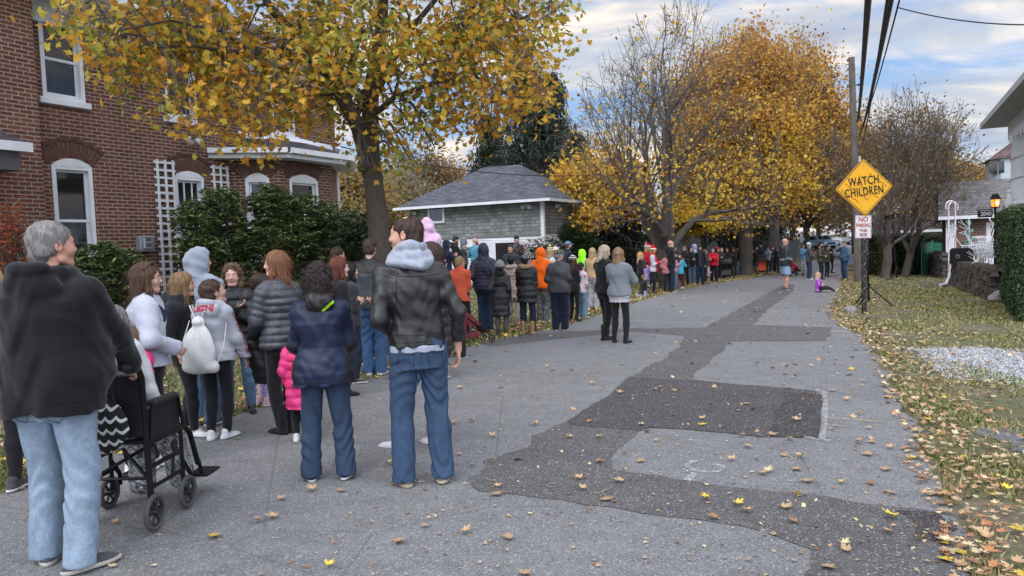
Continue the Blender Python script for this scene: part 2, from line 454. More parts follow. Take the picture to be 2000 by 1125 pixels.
def headfield(h, o):
    """head in its own frame, adult size, +y forward"""
    F = Field((-.12, -.13, -.22), (.12, .14, .14), h)
    F.ell((0, -.014, .028), (.074, .094, .087), .02); F.ell((0, .022, -.045), (.055, .064, .066), .03)
    F.ell((0, .045, -.005), (.062, .045, .07), .03)
    F.ell((0, .068, -.096), (.024, .02, .016), .03)
    F.ell((0, .076, .022), (.045, .014, .010), .02)
    for x in (-1, 1):
        F.ell((x * .040, .060, -.032), (.022, .022, .02), .025)
        F.cap((x * .050, .01, -.075), (x * .022, .066, -.1), .018, .014, .02)
        F.ell((x * .031, .096, .004), (.016, .012, .010), .012, 's')
        F.ell((x * .031, .079, .003), (.0135, .0115, .0095), .003)
        F.ell((x * .0775, -.006, -.006), (.009, .019, .030), .008); F.ell((x * .083, .0, -.004), (.005, .010, .018), .004, 's')
        F.ell((x * .011, .100, -.033), (.009, .009, .007), .008)
    F.cap((0, .084, .012), (0, .101, -.024), .0085, .0115, .012)
    F.ell((0, .085, -.0585), (.022, .0105, .0058), .004); F.ell((0, .083, -.0695), (.019, .0105, .0064), .004)
    if o.get('beard'): F.ell((0, .052, -.088), (.050, .052, .034 + .03 * (o.get('beard') == 'long')), .02)
    return F
def headmat(V, F, o):
    C = V[F].mean(1); x, y, z = abs(C[:, 0]), C[:, 1], C[:, 2]
    m = np.zeros(len(F), int)
    m[(x < .022) & (y > .085) & (z > -.077) & (z < -.053)] = 1
    m[(((x - .031) / .0125) ** 2 + ((z - .003) / .0065) ** 2 < 1) & (y > .07)] = 2
    m[(((x - .031) / .0058) ** 2 + ((z - .003) / .0065) ** 2 < 1) & (y > .07)] = 3
    if o.get('eyes') == 'shut': m[(m == 2) | (m == 3)] = 0; m[(((x - .031) / .0125) ** 2 + ((z + .002) / .003) ** 2 < 1) & (y > .07)] = 3
    m[(x > .014) & (x < .048) & (abs(z - .024 + (x - .03) ** 2 * 8) < .0042) & (y > .06)] = 4
    if o.get('beard'): m[(z < -.048) & (y > .0) & (m == 0) & ~((x < .02) & (z > -.08) & (z < -.05)) & (z > -.16)] = 4
    elif o.get('stubble'): pass
    return m
def handmesh(h, side, curl, thumb=.6):
    """hand in its own frame: wrist at origin, fingers along -z, palm facing +x*(-side)... returns V,F"""
    F = Field((-.06, -.08, -.20), (.06, .07, .03), h)
    F.cap((0, 0, .02), (0, 0, -.01), .024, .025, .01)
    F.ell((0, -.004, -.05), (.014, .038, .048), .012); F.ell((0, .002, -.075), (.0125, .038, .02), .01)
    n = -side
    for i, (y, L, r) in enumerate(((.030, .070, .0084), (.010, .080, .0088), (-.011, .074, .0084), (-.031, .058, .0074))):
        p = Vector((0, y, -.085)); a = 0; cu = curl * (1 + .12 * i)
        for k, f in enumerate((.45, .32, .25)):
            a += cu * (.5 + .45 * k); q = p + Vector((n * sin(a), 0, -cos(a))) * L * f
            F.cap(p, q, r * (1 - .08 * k), r * (.93 - .08 * k), .003 if k else .006); p = q
    p = Vector((n * .004, .028, -.022)); q = p + Vector((n * .018, .026, -.030)); r_ = q + Vector((n * .012, .010 * thumb, -.028))
    F.cap(p, q, .0135, .0105, .008); F.cap(q, r_, .0102, .008, .004)
    return F.mesh()
_hc = {}
def person(name, loc, rz, H, label, depth, **o):
    """builds one posed, clothed figure; feet on the ground at loc"""
    g = o.get; s = H / 1.75; seed = g('seed', int(abs(loc[0] * 131 + loc[1] * 17) * 10) % 9999); rs = random.Random(seed)
    px = max(.45, depth / 742.0 * 1000) / 1000   # metres per rendered pixel
    h = min(max(px * .95, .0062), .020); hh_ = min(max(px * .6, .0042), .0105)
    kid = H < 1.42
    hs = (H / (7.5 if H > 1.5 else (6.9 if H > 1.35 else (6.2 if H > 1.1 else 5.6)))) / .233   # head scale
    root = thing(name, label, g('cat', 'person'), loc, rz, g('group'))
    wd = g('w', 1.0); fem = g('fem', False); belly = g('belly', 0.0)
    sit = g('sit')
    pz = .52 * H     # hip height
    if sit == 'chair': pz = g('seat', .52)
    elif sit == 'ground': pz = .12 * s
    elif sit == 'kneel': pz = .22 * s
    elif sit == 'shoulders': pz = .1
    dz = pz - .52 * H
    lean = g('lean', 0.0); leanx = g('leanx', 0.0)
    def up(z): return (z * H + dz)
    def cy(z): return lean * max(0, z - .52) * H
    def cx(z): return leanx * max(0, z - .52) * H
    shw = (.088 if fem else .100) * H * (.95 + .05 * wd) * (.93 if kid else 1)
    # joints
    st = g('st', .10) * s; sp = g('step', 0.0) * s
    Lt, Lc = .245 * H, .245 * H
    legs = []
    for i, sd in enumerate((-1, 1)):
        hip = Vector((sd * .050 * H * (1 + .15 * (wd - 1)), 0, pz)); fo = Vector((sd * st, sd * sp, .055 * s)); fy = g('toe', 14) * -sd
        pole = Vector((sd * .15, 1, 0)); 
        if sit == 'chair': fo = Vector((sd * .1, .50 * s + (.05 * sd), .14)); pole = Vector((0, .4, 1))
        elif sit == 'ground': fo = Vector((sd * .12 + .02, .62 * s + .1 * sd, .05)); pole = Vector((sd * .6, 0, 1))
        elif sit == 'kneel': fo = Vector((sd * .08, -.30 * s, .05)); pole = Vector((0, 1, -.2))
        elif sit == 'shoulders': fo = Vector((sd * .16, .14, -.42 * s)); pole = Vector((sd * .3, 1, .2))
        if g('feet'): fx, fyy = g('feet')[i][:2]; fo = Vector((fx, fyy, .055 * s)); fy = g('feet')[i][2] if len(g('feet')[i]) > 2 else fy
        kn, an = ik(hip, fo, Lt, Lc, pole); legs.append((sd, hip, kn, an, fy))
    neck = Vector((cx(.84), cy(.84) - .01, up(.84)))
    ht = g('turn', 0); hp = g('nod', 0); hr = g('tilt', 0)
    HR = Matrix.Rotation(R(-ht), 3, 'Z') @ Matrix.Rotation(R(-hp), 3, 'X') @ Matrix.Rotation(R(hr), 3, 'Y')
    hc = Vector((cx(.93), cy(.93) + .022 * s, up(1) - .1165 * hs))
    if g('drop'): hc.z -= g('drop'); hc.y += g('drop') * .8
    hc += HR @ Vector((0, .012, 0)) - Vector((0, .012, 0))
    # arms
    La, Lf = .168 * H, .150 * H
    arm = g('arm', 'hang'); arm = arm if isinstance(arm, (list, tuple)) and len(arm) == 2 else (arm, arm); arms = []
    for i, sd in enumerate((-1, 1)):
        S = Vector((sd * shw + cx(.8), cy(.8), up(.790))); a = arm[i]; pole = Vector((sd * .8, -1, -.3)); curl = .45; roll = None; hand = True
        if isinstance(a, (tuple, list)): T = Vector(a[:3]) * s; T.z += dz; pole = Vector(a[3]) if len(a) > 3 else pole; curl = a[4] if len(a) > 4 else .5
        elif a == 'hang': T = Vector((sd * (shw + .045 * s * wd), .05 * s + cy(.5), up(.50))); pole = Vector((sd * .5, -1, 0)); curl = .38
        elif a == 'pocket': T = Vector((sd * (shw * .93), .115 * s + cy(.6) + belly * .6, up(.575))); pole = Vector((sd * .45, -1, 0)); hand = False
        elif a == 'cross': T = Vector((-sd * .05 * s, (.19 + .035 * sd) * s + cy(.7) + belly, up(.705 + .012 * sd))); pole = Vector((sd * 1, -.1, -.8)); curl = .35
        elif a == 'front': T = Vector((sd * .045 * s, .235 * s + cy(.7) + belly, up(.665))); pole = Vector((sd * .55, -.8, -.6)); curl = .8
        elif a == 'phone': T = Vector((sd * .05 * s, .27 * s + cy(.75), up(.745))); pole = Vector((sd * 1, -.3, -1)); curl = .9
        elif a == 'face': T = Vector((sd * .035 * s + cx(.9), .15 * s + cy(.9), up(.845))); pole = Vector((sd * 1, 0, -1)); curl = .9
        elif a == 'push': T = Vector((sd * .20 * s, .36 * s + cy(.7), up(.56))); pole = Vector((sd * .6, -.8, -.6)); curl = 1.0
        elif a == 'point': T = Vector((sd * .12 * s, .50 * s, up(.82))); pole = Vector((sd * 1, 0, -1)); curl = .7
        elif a == 'hip': T = Vector((sd * shw * 1.0, .04 * s, up(.585))); pole = Vector((sd * 1, -.35, 0)); curl = .5
        elif a == 'hold': T = Vector((sd * .13 * s, .20 * s, up(.62))); pole = Vector((sd * 1, -.5, -.6)); curl = .8
        el, wr = ik(S, T, La, Lf, pole); arms.append((sd, S, el, wr, curl, hand))
    # torso sections: fraction of H, half width, half depth
    if fem: T0 = [(.455, .150, .105), (.50, .172, .122), (.56, .160, .115), (.62, .128, .098), (.68, .132, .105), (.73, .142, .125), (.775, .138, .108), (.812, .105, .078), (.838, .070, .062)]
    else: T0 = [(.455, .145, .105), (.50, .160, .118), (.56, .155, .115), (.62, .148, .108), (.68, .155, .115), (.73, .164, .125), (.775, .158, .110), (.812, .118, .084), (.838, .078, .064)]
    if kid: T0 = [(a, b * (.96 if a > .65 else 1.0), c * 1.05) for a, b, c in T0]
    def secs(lo, hi, th, flare=0.0, hemw=None):
        out = []
        for f, rx, ry in T0:
            if f < lo - .08 or f > hi + .001: continue
            bl = belly * math.exp(-((f - .60) / .07) ** 2)
            k = flare * max(0, (.62 - f)) / .15
            out.append((up(f), (rx * s) * wd + th + k + bl * .5, ry * s * (.5 + .5 * wd) + th + bl * .55 + k, cx(f), cy(f) + bl * .45))
        if lo < .455:
            f, rx, ry = T0[0]; k = flare
            out.insert(0, (up(lo), .165 * s * wd + th + k, .125 * s + th + k, 0, 0))
        return out
    fit = g('fit', .015)
    # ---------------- body (skin): one continuous figure
    sk = mskin(g('skin', SKIN)); hairc = g('hairc', (.06, .035, .02)); parts = []
    ch = max(h, .016)
    B = Field((-.6 * s - .1, -.7 * s, min(-.05, dz - .05)) if sit != 'shoulders' else (-.5, -.5, -.6), (.6 * s + .1, .9 * s, up(.86)), ch)
    B.loft([(z, rx - .022, ry - .022, a, b) for z, rx, ry, a, b in secs(.455, .84, 0)], .03)
    for sd, hip, kn, an, fy in legs:
        bare = g('bare'); q = 1.0 if bare else .8
        B.cap(hip, kn, .075 * s * q, .052 * s * q, .03); B.cap(kn, kn + (an - kn) * .35, .052 * s * q, .056 * s * q, .02); B.cap(kn + (an - kn) * .3, an, .055 * s * q, .036 * s * q, .02)
    for sd, S, el, wr, cu, hd in arms:
        B.cap(S, el, .045 * s, .036 * s, .03); B.cap(el, wr, .036 * s, .024 * s, .02)
    B.cap(neck - Vector((0, 0, .06 * s)), neck + Vector((0, .01, .05)), .06 * s, .052 * s, .02)
    V, F = B.mesh(); parts.append((V, F, 0))
    hk = ('head', round(hh_, 4), g('beard'))
    if hk not in _hc: _hc[hk] = headfield(hh_, o).mesh()
    V, F = _hc[hk]; m = headmat(V, F, o)
    Hm = np.array(HR); V2 = (V * hs) @ Hm.T + np.array(hc); parts.append((V2.astype(np.float32), F, m))
    N = Field(np.minimum(neck, hc) - .1, np.maximum(neck, hc) + .1, max(hh_, .007)); nb = hc + HR @ Vector((0, -.02, -.055)) * hs
    N.cap(neck - Vector((0, .005, .03)), nb, .056 * s * (1 if not fem else .85) * (wd ** .5), .050 * hs * (1 if not fem else .88), .01)
    V, F = N.mesh(); parts.append((V, F, 0))
    for sd, S, el, wr, cu, hd in arms:
        if not hd: continue
        k = ('hand', sd, round(cu, 1), round(max(hh_ * .8, .0042), 4))
        if k not in _hc: _hc[k] = handmesh(k[3], sd, cu)
        V, F = _hc[k]; ax = (wr - el).normalized(); fwd = Vector((0, 1, 0)) if abs(ax.y) < .8 else Vector((-sd * .3, 0, 1))
        if abs(ax.y) >= .5: fwd = Vector((0, 0, 1))
        yv = (fwd - ax * fwd.dot(ax)).normalized(); xv = yv.cross(-ax); M3 = np.array([xv, yv, -ax]).T
        sz = s * (.94 if fem else 1.02) * (1.0 if not kid else 1.05)
        parts.append((((V * sz) @ M3.T + np.array(wr)).astype(np.float32), F, 0))
    V, F, m = joinm(parts)
    hm = mhair(g('beardc', hairc) if g('beard') else sc(hairc, .8))
    npmesh('body', V, F, [sk, mplain('lips', (.36, .13, .12), .45), mplain('eye_white', (.62, .60, .57), .25), mplain('iris', (.05, .035, .03), .2), hm], root, m)
    # ---------------- legwear
    bot = g('bottom', ('denim', (.05, .10, .20), 'straight'))
    if bot:
        kind, c, cut = bot[:3]; th = {'leg': .004, 'straight': .02, 'boot': .016, 'baggy': .034, 'shorts': .03, 'slim': .010}[cut]
        zl = -.02 if sit != 'shoulders' else -.6
        L = Field((-.45 * s - .05, -.65 * s, zl), (.45 * s + .05, .95 * s, up(.60)), h)
        pel = [(z, rx - (.0 if cut == 'leg' else -.004), ry + .004, a, b) for z, rx, ry, a, b in secs(.44, .60, 0) if z < up(.58)]
        pel = [(pel[0][0] - .0, pel[0][1] * .9, pel[0][2] * .9, 0, 0)] + [p for p in pel[1:]]
        L.loft(pel, .02)
        for i, (sd, hip, kn, an, fy) in enumerate(legs):
            ra = .084 * s * (.6 + .4 * wd) + th * .8; rk = .056 * s * (.8 + .2 * wd) + th; rf = {'leg': .041 * s, 'slim': .05 * s, 'boot': .066 * s + .014, 'baggy': .085 * s, 'shorts': .1, 'straight': .060 * s + .016}[cut]
            mid = kn + (an - kn) * .33
            if cut == 'shorts': L.cap(hip, kn - (kn - hip) * .02, ra + .01, rk + .035, .03); continue
            L.cap(hip, kn, ra, rk, .03); L.cap(kn, mid, rk, .060 * s + th * .9, .02); L.cap(mid, an + Vector((0, -.012 * s, -.012)), .060 * s + th * .9, rf, .02)
        if cut == 'shorts': L.halfspace((0, 0, -1), (0, 0, up(.30)))
        else:
            if cut not in ('leg', 'slim'): L.disp(folds(seed + 5, .0055 if h < .012 else .008, 'denim'))
            else: L.disp(folds(seed + 5, .0022, 'denim'))
            if not sit: L.halfspace((0, 0, -1), (0, 0, .035 * s if cut in ('boot', 'straight', 'baggy') else .07 * s))
        V, F = L.mesh()
        npmesh({'denim': 'jeans'}.get(kind, 'shorts' if cut == 'shorts' else ('leggings' if cut == 'leg' else 'trousers')), relax(V, F, 1, .4), F, mcloth(kind, c, *bot[3:4]), root)
    # ---------------- shoes
    shoe = g('shoe', ('sneaker', (.05, .05, .06), (.6, .6, .6)))
    if shoe:
        for sd, hip, kn, an, fy in legs:
            F_ = Field((-.08, -.12, -.09), (.08, .22, .30), min(h, .012)); lift = shoe[0] == 'boot'; tall = shoe[0] in ('boot', 'ankle')
            F_.ell((0, .045, -.055 + .012), (.044, .140, .030), .01); F_.ell((0, -.04, -.035), (.036, .052, .038), .02); F_.ell((0, .10, -.035), (.042, .055, .030), .02)
            F_.cap((0, -.03, -.02), (0, .07, -.032), .036, .032, .02); F_.cap((0, -.03, 0), (0, -.03, .02), .038, .040, .02)
            if tall: F_.cap((0, -.03, 0), (0, -.025, .22 if lift else .09), .044, .056 if lift else .046, .02)
            F_.halfspace((0, 0, -1), (0, 0, -.055)); V, F = F_.mesh(); V = relax(V, F, 1, .3)
            C = V[F].mean(1); m = (C[:, 2] < -.031).astype(int)
            if shoe[0] == 'sneaker': m[(C[:, 2] > -.002) & (C[:, 1] < .02) & (C[:, 1] > -.02)] = 2
            sh = (an - kn).normalized() if sit else Vector((0, 0, -1)); rm = Matrix.Rotation(R(fy), 3, 'Z')
            if sit in ('ground', 'shoulders'): rm = rm @ Matrix.Rotation(R(50 if sit == 'ground' else -20), 3, 'X')
            if sit == 'kneel': rm = rm @ Matrix.Rotation(R(-80), 3, 'X')
            if sit == 'chair': rm = rm @ Matrix.Rotation(R(-8), 3, 'X')
            fs = s * (1.0 if not kid else 1.12) * (.93 if fem else 1.03)
            V = (V * fs) @ np.array(rm).T + np.array(an)
            if not sit: V[:, 2] -= V[:, 2].min()
            npmesh('boot' if tall else 'shoe', V, F, [mcloth('cotton' if shoe[0] != 'boot' else 'cotton', shoe[1]), mplain('sole%s' % str(shoe[2]), shoe[2], .7), mcloth('knit', sc(shoe[1], .6))], root, m)
    # ---------------- top
    tp = g('top', ('cotton', (.1, .1, .1)))
    kind, c = tp[:2]; hem = g('hem', .47); th = {'puffer': .024, 'leather': .011, 'nylon': .016, 'cotton': fit, 'fleece': .034}.get(kind, fit)
    if kid: th *= .8
    q = (.017 if kind == 'puffer' else 0) * (s ** .5); pitch = g('pitch', .075)
    Tz = up(hem); T = Field((-.62 * s - .15, -.5 * s - .1, min(Tz, pz - .15)), (.62 * s + .15, .75 * s + .15, up(1.0) + .10), h)
    T.loft(secs(hem, .838, th, g('flare', .012)), .03, q, pitch)
    sleeve = g('sleeve', 1.0)
    for sd, S, el, wr, cu, hd in arms:
        ra, re, rw = (.052 * s * (.6 + .4 * wd) + th * .9), (.042 * s * (.8 + .2 * wd) + th * .85), (.030 * s + th * .75)
        sh0 = Vector((sd * (shw - .05 * s) + cx(.8), cy(.8), up(.790)))
        T.cap(neck + Vector((sd * .03 * s, 0, -.02 * s)), sh0 + Vector((sd * .03, 0, .012 * s)), .05 * s + th * .5, .040 * s + th * .6, .04)
        T.cap(sh0, S + Vector((0, 0, -.02)), ra * .95, ra, .04); T.cap(S, el, ra, re, .035, q * .8, pitch * .9)
        e2 = el + (wr - el) * (sleeve * .97 if hd else 1.0); T.cap(el, e2, re, rw, .025, q * .7, pitch * .9)
        if kind in ('cotton', 'nylon') and h < .012: T.cap(e2 - (e2 - el) * .10, e2, rw * 1.0, rw * 1.02, .006)
    # collar
    if g('collar', 1): T.cap(neck - Vector((0, -.0, .03 * s)), neck + Vector((0, .012, .022 * s)) , .078 * s, (.066 + .012 * (kind in ('puffer', 'leather'))) * s, .03)
    hd_ = g('hood')
    if hd_ == 'down':
        for a in range(-5, 6):
            an_ = R(a * 26); b_ = R((a + 1) * 26)
            if a == 5: break
            pa = neck + Vector((sin(an_) * .098 * s, -cos(an_) * .105 * s + .008, .005 * s - .010 * cos(an_) * 0 + (.012 if abs(a) > 3 else 0)))
            pb = neck + Vector((sin(b_) * .098 * s, -cos(b_) * .105 * s + .008, .005 * s + (.012 if abs(a + 1) > 3 else 0)))
            r0 = (.046 - .004 * abs(a)) * s; T.cap(pa, pb, r0, r0, .03)
        T.ell(neck + Vector((0, -.105 * s, -.045 * s)), (.150 * s, .075 * s, .105 * s), .02); T.ell(neck + Vector((0, -.125 * s, .045 * s)), (.11 * s, .055 * s, .045 * s), .015)
    elif hd_ == 'up':
        hq = Vector(hc)
        T.ell(hq + HR @ Vector((0, -.018, .015)) * hs, (.104 * hs, .128 * hs, .134 * hs), .04, 'u', HR); T.cap(hq + HR @ Vector((0, -.035, -.06)) * hs, neck + Vector((0, -.02, -.01)), .10 * hs, .10 * s, .05)
        T.ell(hq + HR @ Vector((0, .135, -.018)) * hs, (.074 * hs, .115 * hs, .102 * hs), .02, 's', HR)
        if kind == 'puffer': 
            pass
        T.cap(hq + HR @ Vector((0, -.10, .10)) * hs, hq + HR @ Vector((0, .06, .135)) * hs, .012, .012, .01)
        g4_ = folds(seed + 2, .0055, 'c'); T.disp(lambda x, y, z: np.where(z > neck.z, g4_(x * 1.7, y * 1.7, z * 1.9), 0))
    elif hd_ == 'fur': pass
    T.halfspace((0, 0, -1), (0, 0, Tz))
    if kind in ('cotton',) and hem > .44 and h < .012: T.disp(lambda x, y, z: .0045 * np.exp(-((z - Tz - .06) / .006) ** 2) + .0012 * np.sin(np.arctan2(y, x) * 90) * ((z < Tz + .055) & (np.abs(x) < .28)))
    if q == 0: T.disp(folds(seed, {'leather': .0060, 'nylon': .0075}.get(kind, .0078) * (s ** .5), 'leather' if kind == 'leather' else 'c'))
    else: T.disp(folds(seed, .0045, 'leather'))
    if h < .011: g2_ = folds(seed + 9, .0032, 'c'); T.disp(lambda x, y, z: g2_(x * 2.1, y * 2.1, z * 2.1))
    V, F = T.mesh(); V = relax(V, F, 1, .35); C = V[F].mean(1); m = np.zeros(len(F), int); mats = [mcloth(kind, c)]
    tone = g('tone')      # second colour: (kind, colour, test(C) )
    if tone:
        mats.append(mcloth(tone[0], tone[1])); m[tone[2]((C - np.array([0, 0, dz])) / s)] = 1
    nm = g('topname', {'puffer': 'puffer_jacket', 'leather': 'leather_jacket', 'nylon': 'jacket', 'fleece': 'fleece_jacket'}.get(kind, 'hoodie' if hd_ else 'sweater'))
    topo = npmesh(nm, V, F, mats, root, m)
    if g('under'):   # shirt hem showing below the jacket
        z0, z1, uc = g('under'); U = Field((-.4, -.4, up(z0) - .05), (.4, .4, up(z1) + .05), h)
        sx = secs(z0, z1 + .1, .015, .0); U.loft(sx, .01); U.halfspace((0, 0, -1), (0, 0, up(z0))); U.halfspace((0, 0, 1), (0, 0, up(z1))); U.disp(lambda x, y, z: .003 * np.sin(np.arctan2(y, x) * 9 + 12 * z))
        V, F = U.mesh(); npmesh('shirt', V, F, mcloth('cotton', uc), root)
    if hd_ == 'fur' or g('furhood'):
        U = Field(np.array(neck) - .28 * s, np.array(neck) + .28 * s, h)
        for a in range(-6, 6):
            a0 = R(a * 27); a1 = R((a + 1) * 27); P = lambda t: neck + Vector((sin(t) * .115 * s, -cos(t) * .11 * s, .015 * s - cos(t) * .012))
            U.cap(P(a0), P(a1), .042 * s, .042 * s, .02)
        U.disp(lambda x, y, z: .010 * np.sin(90 * x + 20 * z) * np.sin(85 * y + 30 * z + 3 * np.sin(50 * x)) + .004 * np.sin(150 * z)); V, F = U.mesh()
        npmesh('fur_trim', V, F, mhair(g('furc', (.30, .19, .11))), root)
    if g('hoodlump'):   # separate dark hood hanging at the back
        c_, k_ = g('hoodlump'); U = Field(np.array(neck) - .30 * s, np.array(neck) + .25 * s, h)
        if k_ == 'puffer': U.ell(neck + Vector((0, -.10 * s, -.03 * s)), (.115 * s, .05 * s, .085 * s), .03)
        else:
            for a in range(-6, 6):
                a0 = R(a * 27); a1 = R((a + 1) * 27); P = lambda t: neck + Vector((sin(t) * .078 * s, -cos(t) * .080 * s + .012, .072 * s + .018 * cos(t))); U.cap(P(a0), P(a1), .026 * s, .026 * s, .02)
                P = lambda t: neck + Vector((sin(t) * .115 * s, -cos(t) * .112 * s + .005, .004 * s - .03 * cos(t))); U.cap(P(a0), P(a1), .034 * s, .034 * s, .03)
        for a in range(-4, 4):
            a0 = R(a * 30); a1 = R((a + 1) * 30); P = lambda t: neck + Vector((sin(t) * .095 * s, -cos(t) * .095 * s, .030 * s - .012 * cos(t))); U.cap(P(a0), P(a1), .032 * s, .032 * s, .015)
        U.disp(folds(seed + 3, .010, 'c')); g3_ = folds(seed + 4, .0055, 'c'); U.disp(lambda x, y, z: g3_(x * 2.2, y * 2.2, z * 2.6)); V, F = U.mesh(); C = V[F].mean(1); m = np.zeros(len(F), int); ms = [mcloth(k_, c_)]
        if g('lime'): ms.append(mcloth('cotton', (.45, .85, .03))); rx = (C[:, 0] - neck.x) / s; rzz = (C[:, 2] - neck.z) / s; m[(abs(rx * .8 - rzz - .115) < .012) & (rx > .03)] = 1
        npmesh('hood', V, F, ms, root, m)
    # ---------------- hair and headgear (head frame)
    hmt = HR.to_4x4(); hmt.translation = hc
    def hput(nm, V, F, mats, m=None):
        V = (V * hs) @ Hm.T + np.array(hc); return npmesh(nm, V, F, mats, root, m)
    hs_ = g('hair', 'short'); hat = g('hat')
    hz = max(hh_ * 1.05, .0048); curly = g('curly', 0)
    if hs_ and hs_ != 'bald' and hd_ != 'up':
        G = Field((-.19, -.24, -.48), (.19, .14, .17), hz); t_ = {'short': .007, 'balding': .006}.get(hs_, .014) + curly * .5
        G.ell((0, -.016, .032), (.076 + t_, .096 + t_, .088 + t_), .01)
        if hs_ in ('short', 'balding'):
            G.ell((0, -.06, -.035), (.066 + t_, .045 + t_, .06), .02)
            if hs_ == 'short' and g('quiff'): G.ell((.02, .05, .10), (.045, .045, .028), .02)
            G.ell((0, .115, -.045), (.090, .095, .105), .008, 's')
            for x in (-1, 1): G.ell((x * .085, .035, -.05), (.03, .055, .052), .006, 's'); G.ell((x * .088, -.006, -.028), (.022, .028, .034), .004, 's')
            if hs_ == 'balding': G.ell((.0, .005, .135), (.045, .062, .05), .02, 's')
            G.ell((0, -.05, -.16), (.12, .12, .075), .01, 's')
            sx = lambda x, y, z: (.0026 if h < .012 else .003) * (np.sin(150 * x + 40 * z + 5 * np.sin(30 * y)) + np.sin(110 * y + 60 * z + 4 * np.sin(40 * x)))
        else:
            if hs_ in ('long', 'mid', 'halfup'):
                Ln = g('hairlen', .30 if hs_ == 'long' else .19); W = g('hairw', .082)
                G.loft([(-Ln, W * .62, .030, 0, -.098), (-Ln * .75, W * .95, .045, 0, -.09), (-.16, W * 1.08, .055, 0, -.072), (-.08, W * 1.1, .070, 0, -.052), (.03, W * 1.04, .085, 0, -.03)], .03)
                if g('sidehair', 1):
                    for x in (-1, 1): G.cap((x * .082, .0, .02), (x * .088, .02, -.10), .022, .026, .03); G.cap((x * .088, .02, -.10), (x * .085, .035, -min(Ln, .2)), .026, .016, .02)
            elif hs_ == 'bun': G.ell((0, -.085, .115), (.034, .034, .032), .008); G.ell((0, -.06, -.03), (.07, .05, .05), .02)
            elif hs_ == 'pony': G.cap((0, -.11, .03), (0, -.17, -.05), .03, .032, .01); G.cap((0, -.17, -.05), (0, -.15, -.22), .032, .012, .02); G.ell((0, -.06, -.03), (.07, .05, .05), .02)
            G.ell((0, .125, -.03), (.072, .115, .118), .012, 's')
            am = .0035 + curly
            sx = (lambda x, y, z: am * (np.sin(np.arctan2(y + .03, x) * 19 + 2.2 * np.sin(22 * z)) + .6 * np.sin(np.arctan2(y + .03, x) * 41 + 14 * z))) if not curly else (lambda x, y, z: am * np.sin(62 * x + 3 * np.sin(40 * z)) * np.sin(58 * z + 3 * np.sin(50 * y)) * 1.2 + am * .6 * np.sin(70 * y + 45 * z))
        G.disp(sx); V, F = G.mesh()
        if len(F): 
            ho = hput('hair', V, F, mhair(hairc))
            if depth < 12: strands(ho, V, F, root, hs, Hm, hc, mhair(hairc), rs, hs_, curly, int(1500 if depth < 7.5 else 700))
    if hat:
        hk_, hcol = hat[:2]; G = Field((-.2, -.25, -.2), (.2, .24, .30), hz)
        if hk_ == 'beanie':
            G.ell((0, -.014, .045), (.092, .110, .098), .01); G.cap((0, -.018, .142), (0, -.018, .146), .02, .02, .02); G.halfspace((0, .25, -1), (0, .1, .050)); G.loft([(.018, .091, .108, 0, -.012), (.050, .092, .110, 0, -.012)], .008)
            if len(hat) > 3: pass
            G.disp(lambda x, y, z: .0025 * np.sin(np.arctan2(y, x) * 34)); V, F = G.mesh(); C = V[F].mean(1); m = np.zeros(len(F), int); ms = [mcloth('knit', hcol)]
            if len(hat) > 2:
                ms.append(mcloth('knit', hat[2])); a = np.arctan2(C[:, 1], C[:, 0]); m[(np.sin(a * 9) * np.sin(C[:, 2] * 110) > .25) if g('hatpat') else (np.sin(C[:, 2] * 130) > 0)] = 1
            hput('beanie', V, F, ms, m)
            if g('pom'):
                U = Field((-.06, -.08, .1), (.06, .06, .24), hz); U.ell((0, -.018, .170), (.036, .036, .034), .01); U.disp(lambda x, y, z: .006 * np.sin(110 * x) * np.sin(110 * y) * np.sin(100 * z)); V, F = U.mesh(); hput('pompom', V, F, mcloth('fleece', g('pom')))
        elif hk_ == 'cap':
            G.ell((0, -.012, .042), (.088, .106, .092), .01); G.halfspace((0, 0, -1), (0, 0, .030)); V, F = G.mesh(); bk = -1 if g('capback') else 1
            U = Field((-.1, -.24, -.0), (.1, .24, .08), hz); U.ell((0, bk * .115, .038), (.066, .075, .009), .0, 'u', [[1, 0, 0], [0, .985, .17 * bk], [0, -.17 * bk, .985]]); V2, F2 = U.mesh(); V, F, m = joinm([(V, F, 0), (V2, F2, 1)])
            hput('cap', V, F, [mcloth(hat[3] if len(hat) > 3 else 'cotton', hcol), mcloth('cotton', hat[2] if len(hat) > 2 else hcol)], m)
        elif hk_ == 'santa':
            G.ell((0, -.012, .05), (.088, .106, .085), .01); G.cap((0, -.02, .10), (.03, -.06, .19), .07, .03, .04); G.cap((.03, -.06, .19), (.09, -.12, .14), .03, .014, .02); G.halfspace((0, 0, -1), (0, 0, .04)); V, F = G.mesh()
            U = Field((-.2, -.2, -.05), (.2, .2, .24), hz); 
            for i in range(14):
                a0, a1 = i * pi / 7, (i + 1) * pi / 7; U.cap((cos(a0) * .088, sin(a0) * .106 - .012, .045), (cos(a1) * .088, sin(a1) * .106 - .012, .045), .02, .02, .01)
            U.ell((.095, -.13, .12), (.028, .028, .028), 0); V2, F2 = U.mesh(); V, F, m = joinm([(V, F, 0), (V2, F2, 1)]); hput('santa_hat', V, F, [mcloth('fleece', (.55, .02, .03)), mcloth('fleece', (.8, .8, .78))], m)
    if g('glasses'):
        mb = MB()
        for x in (-1, 1): mb.torus((x * .034, .098, .002), .021, .0022, 'y', 16, 5); mb.tube([(x * .055, .096, .006), (x * .078, .04, .006), (x * .082, -.01, .0)], .0022, 5)
        mb.tube([(-.013, .1, .004), (0, .103, .006), (.013, .1, .004)], .002, 5); ob = mb.build('glasses', mplain('glasses_frame', (.03, .03, .035), .3), root, True); ob.matrix_local = hmt @ Matrix.Scale(hs, 4)
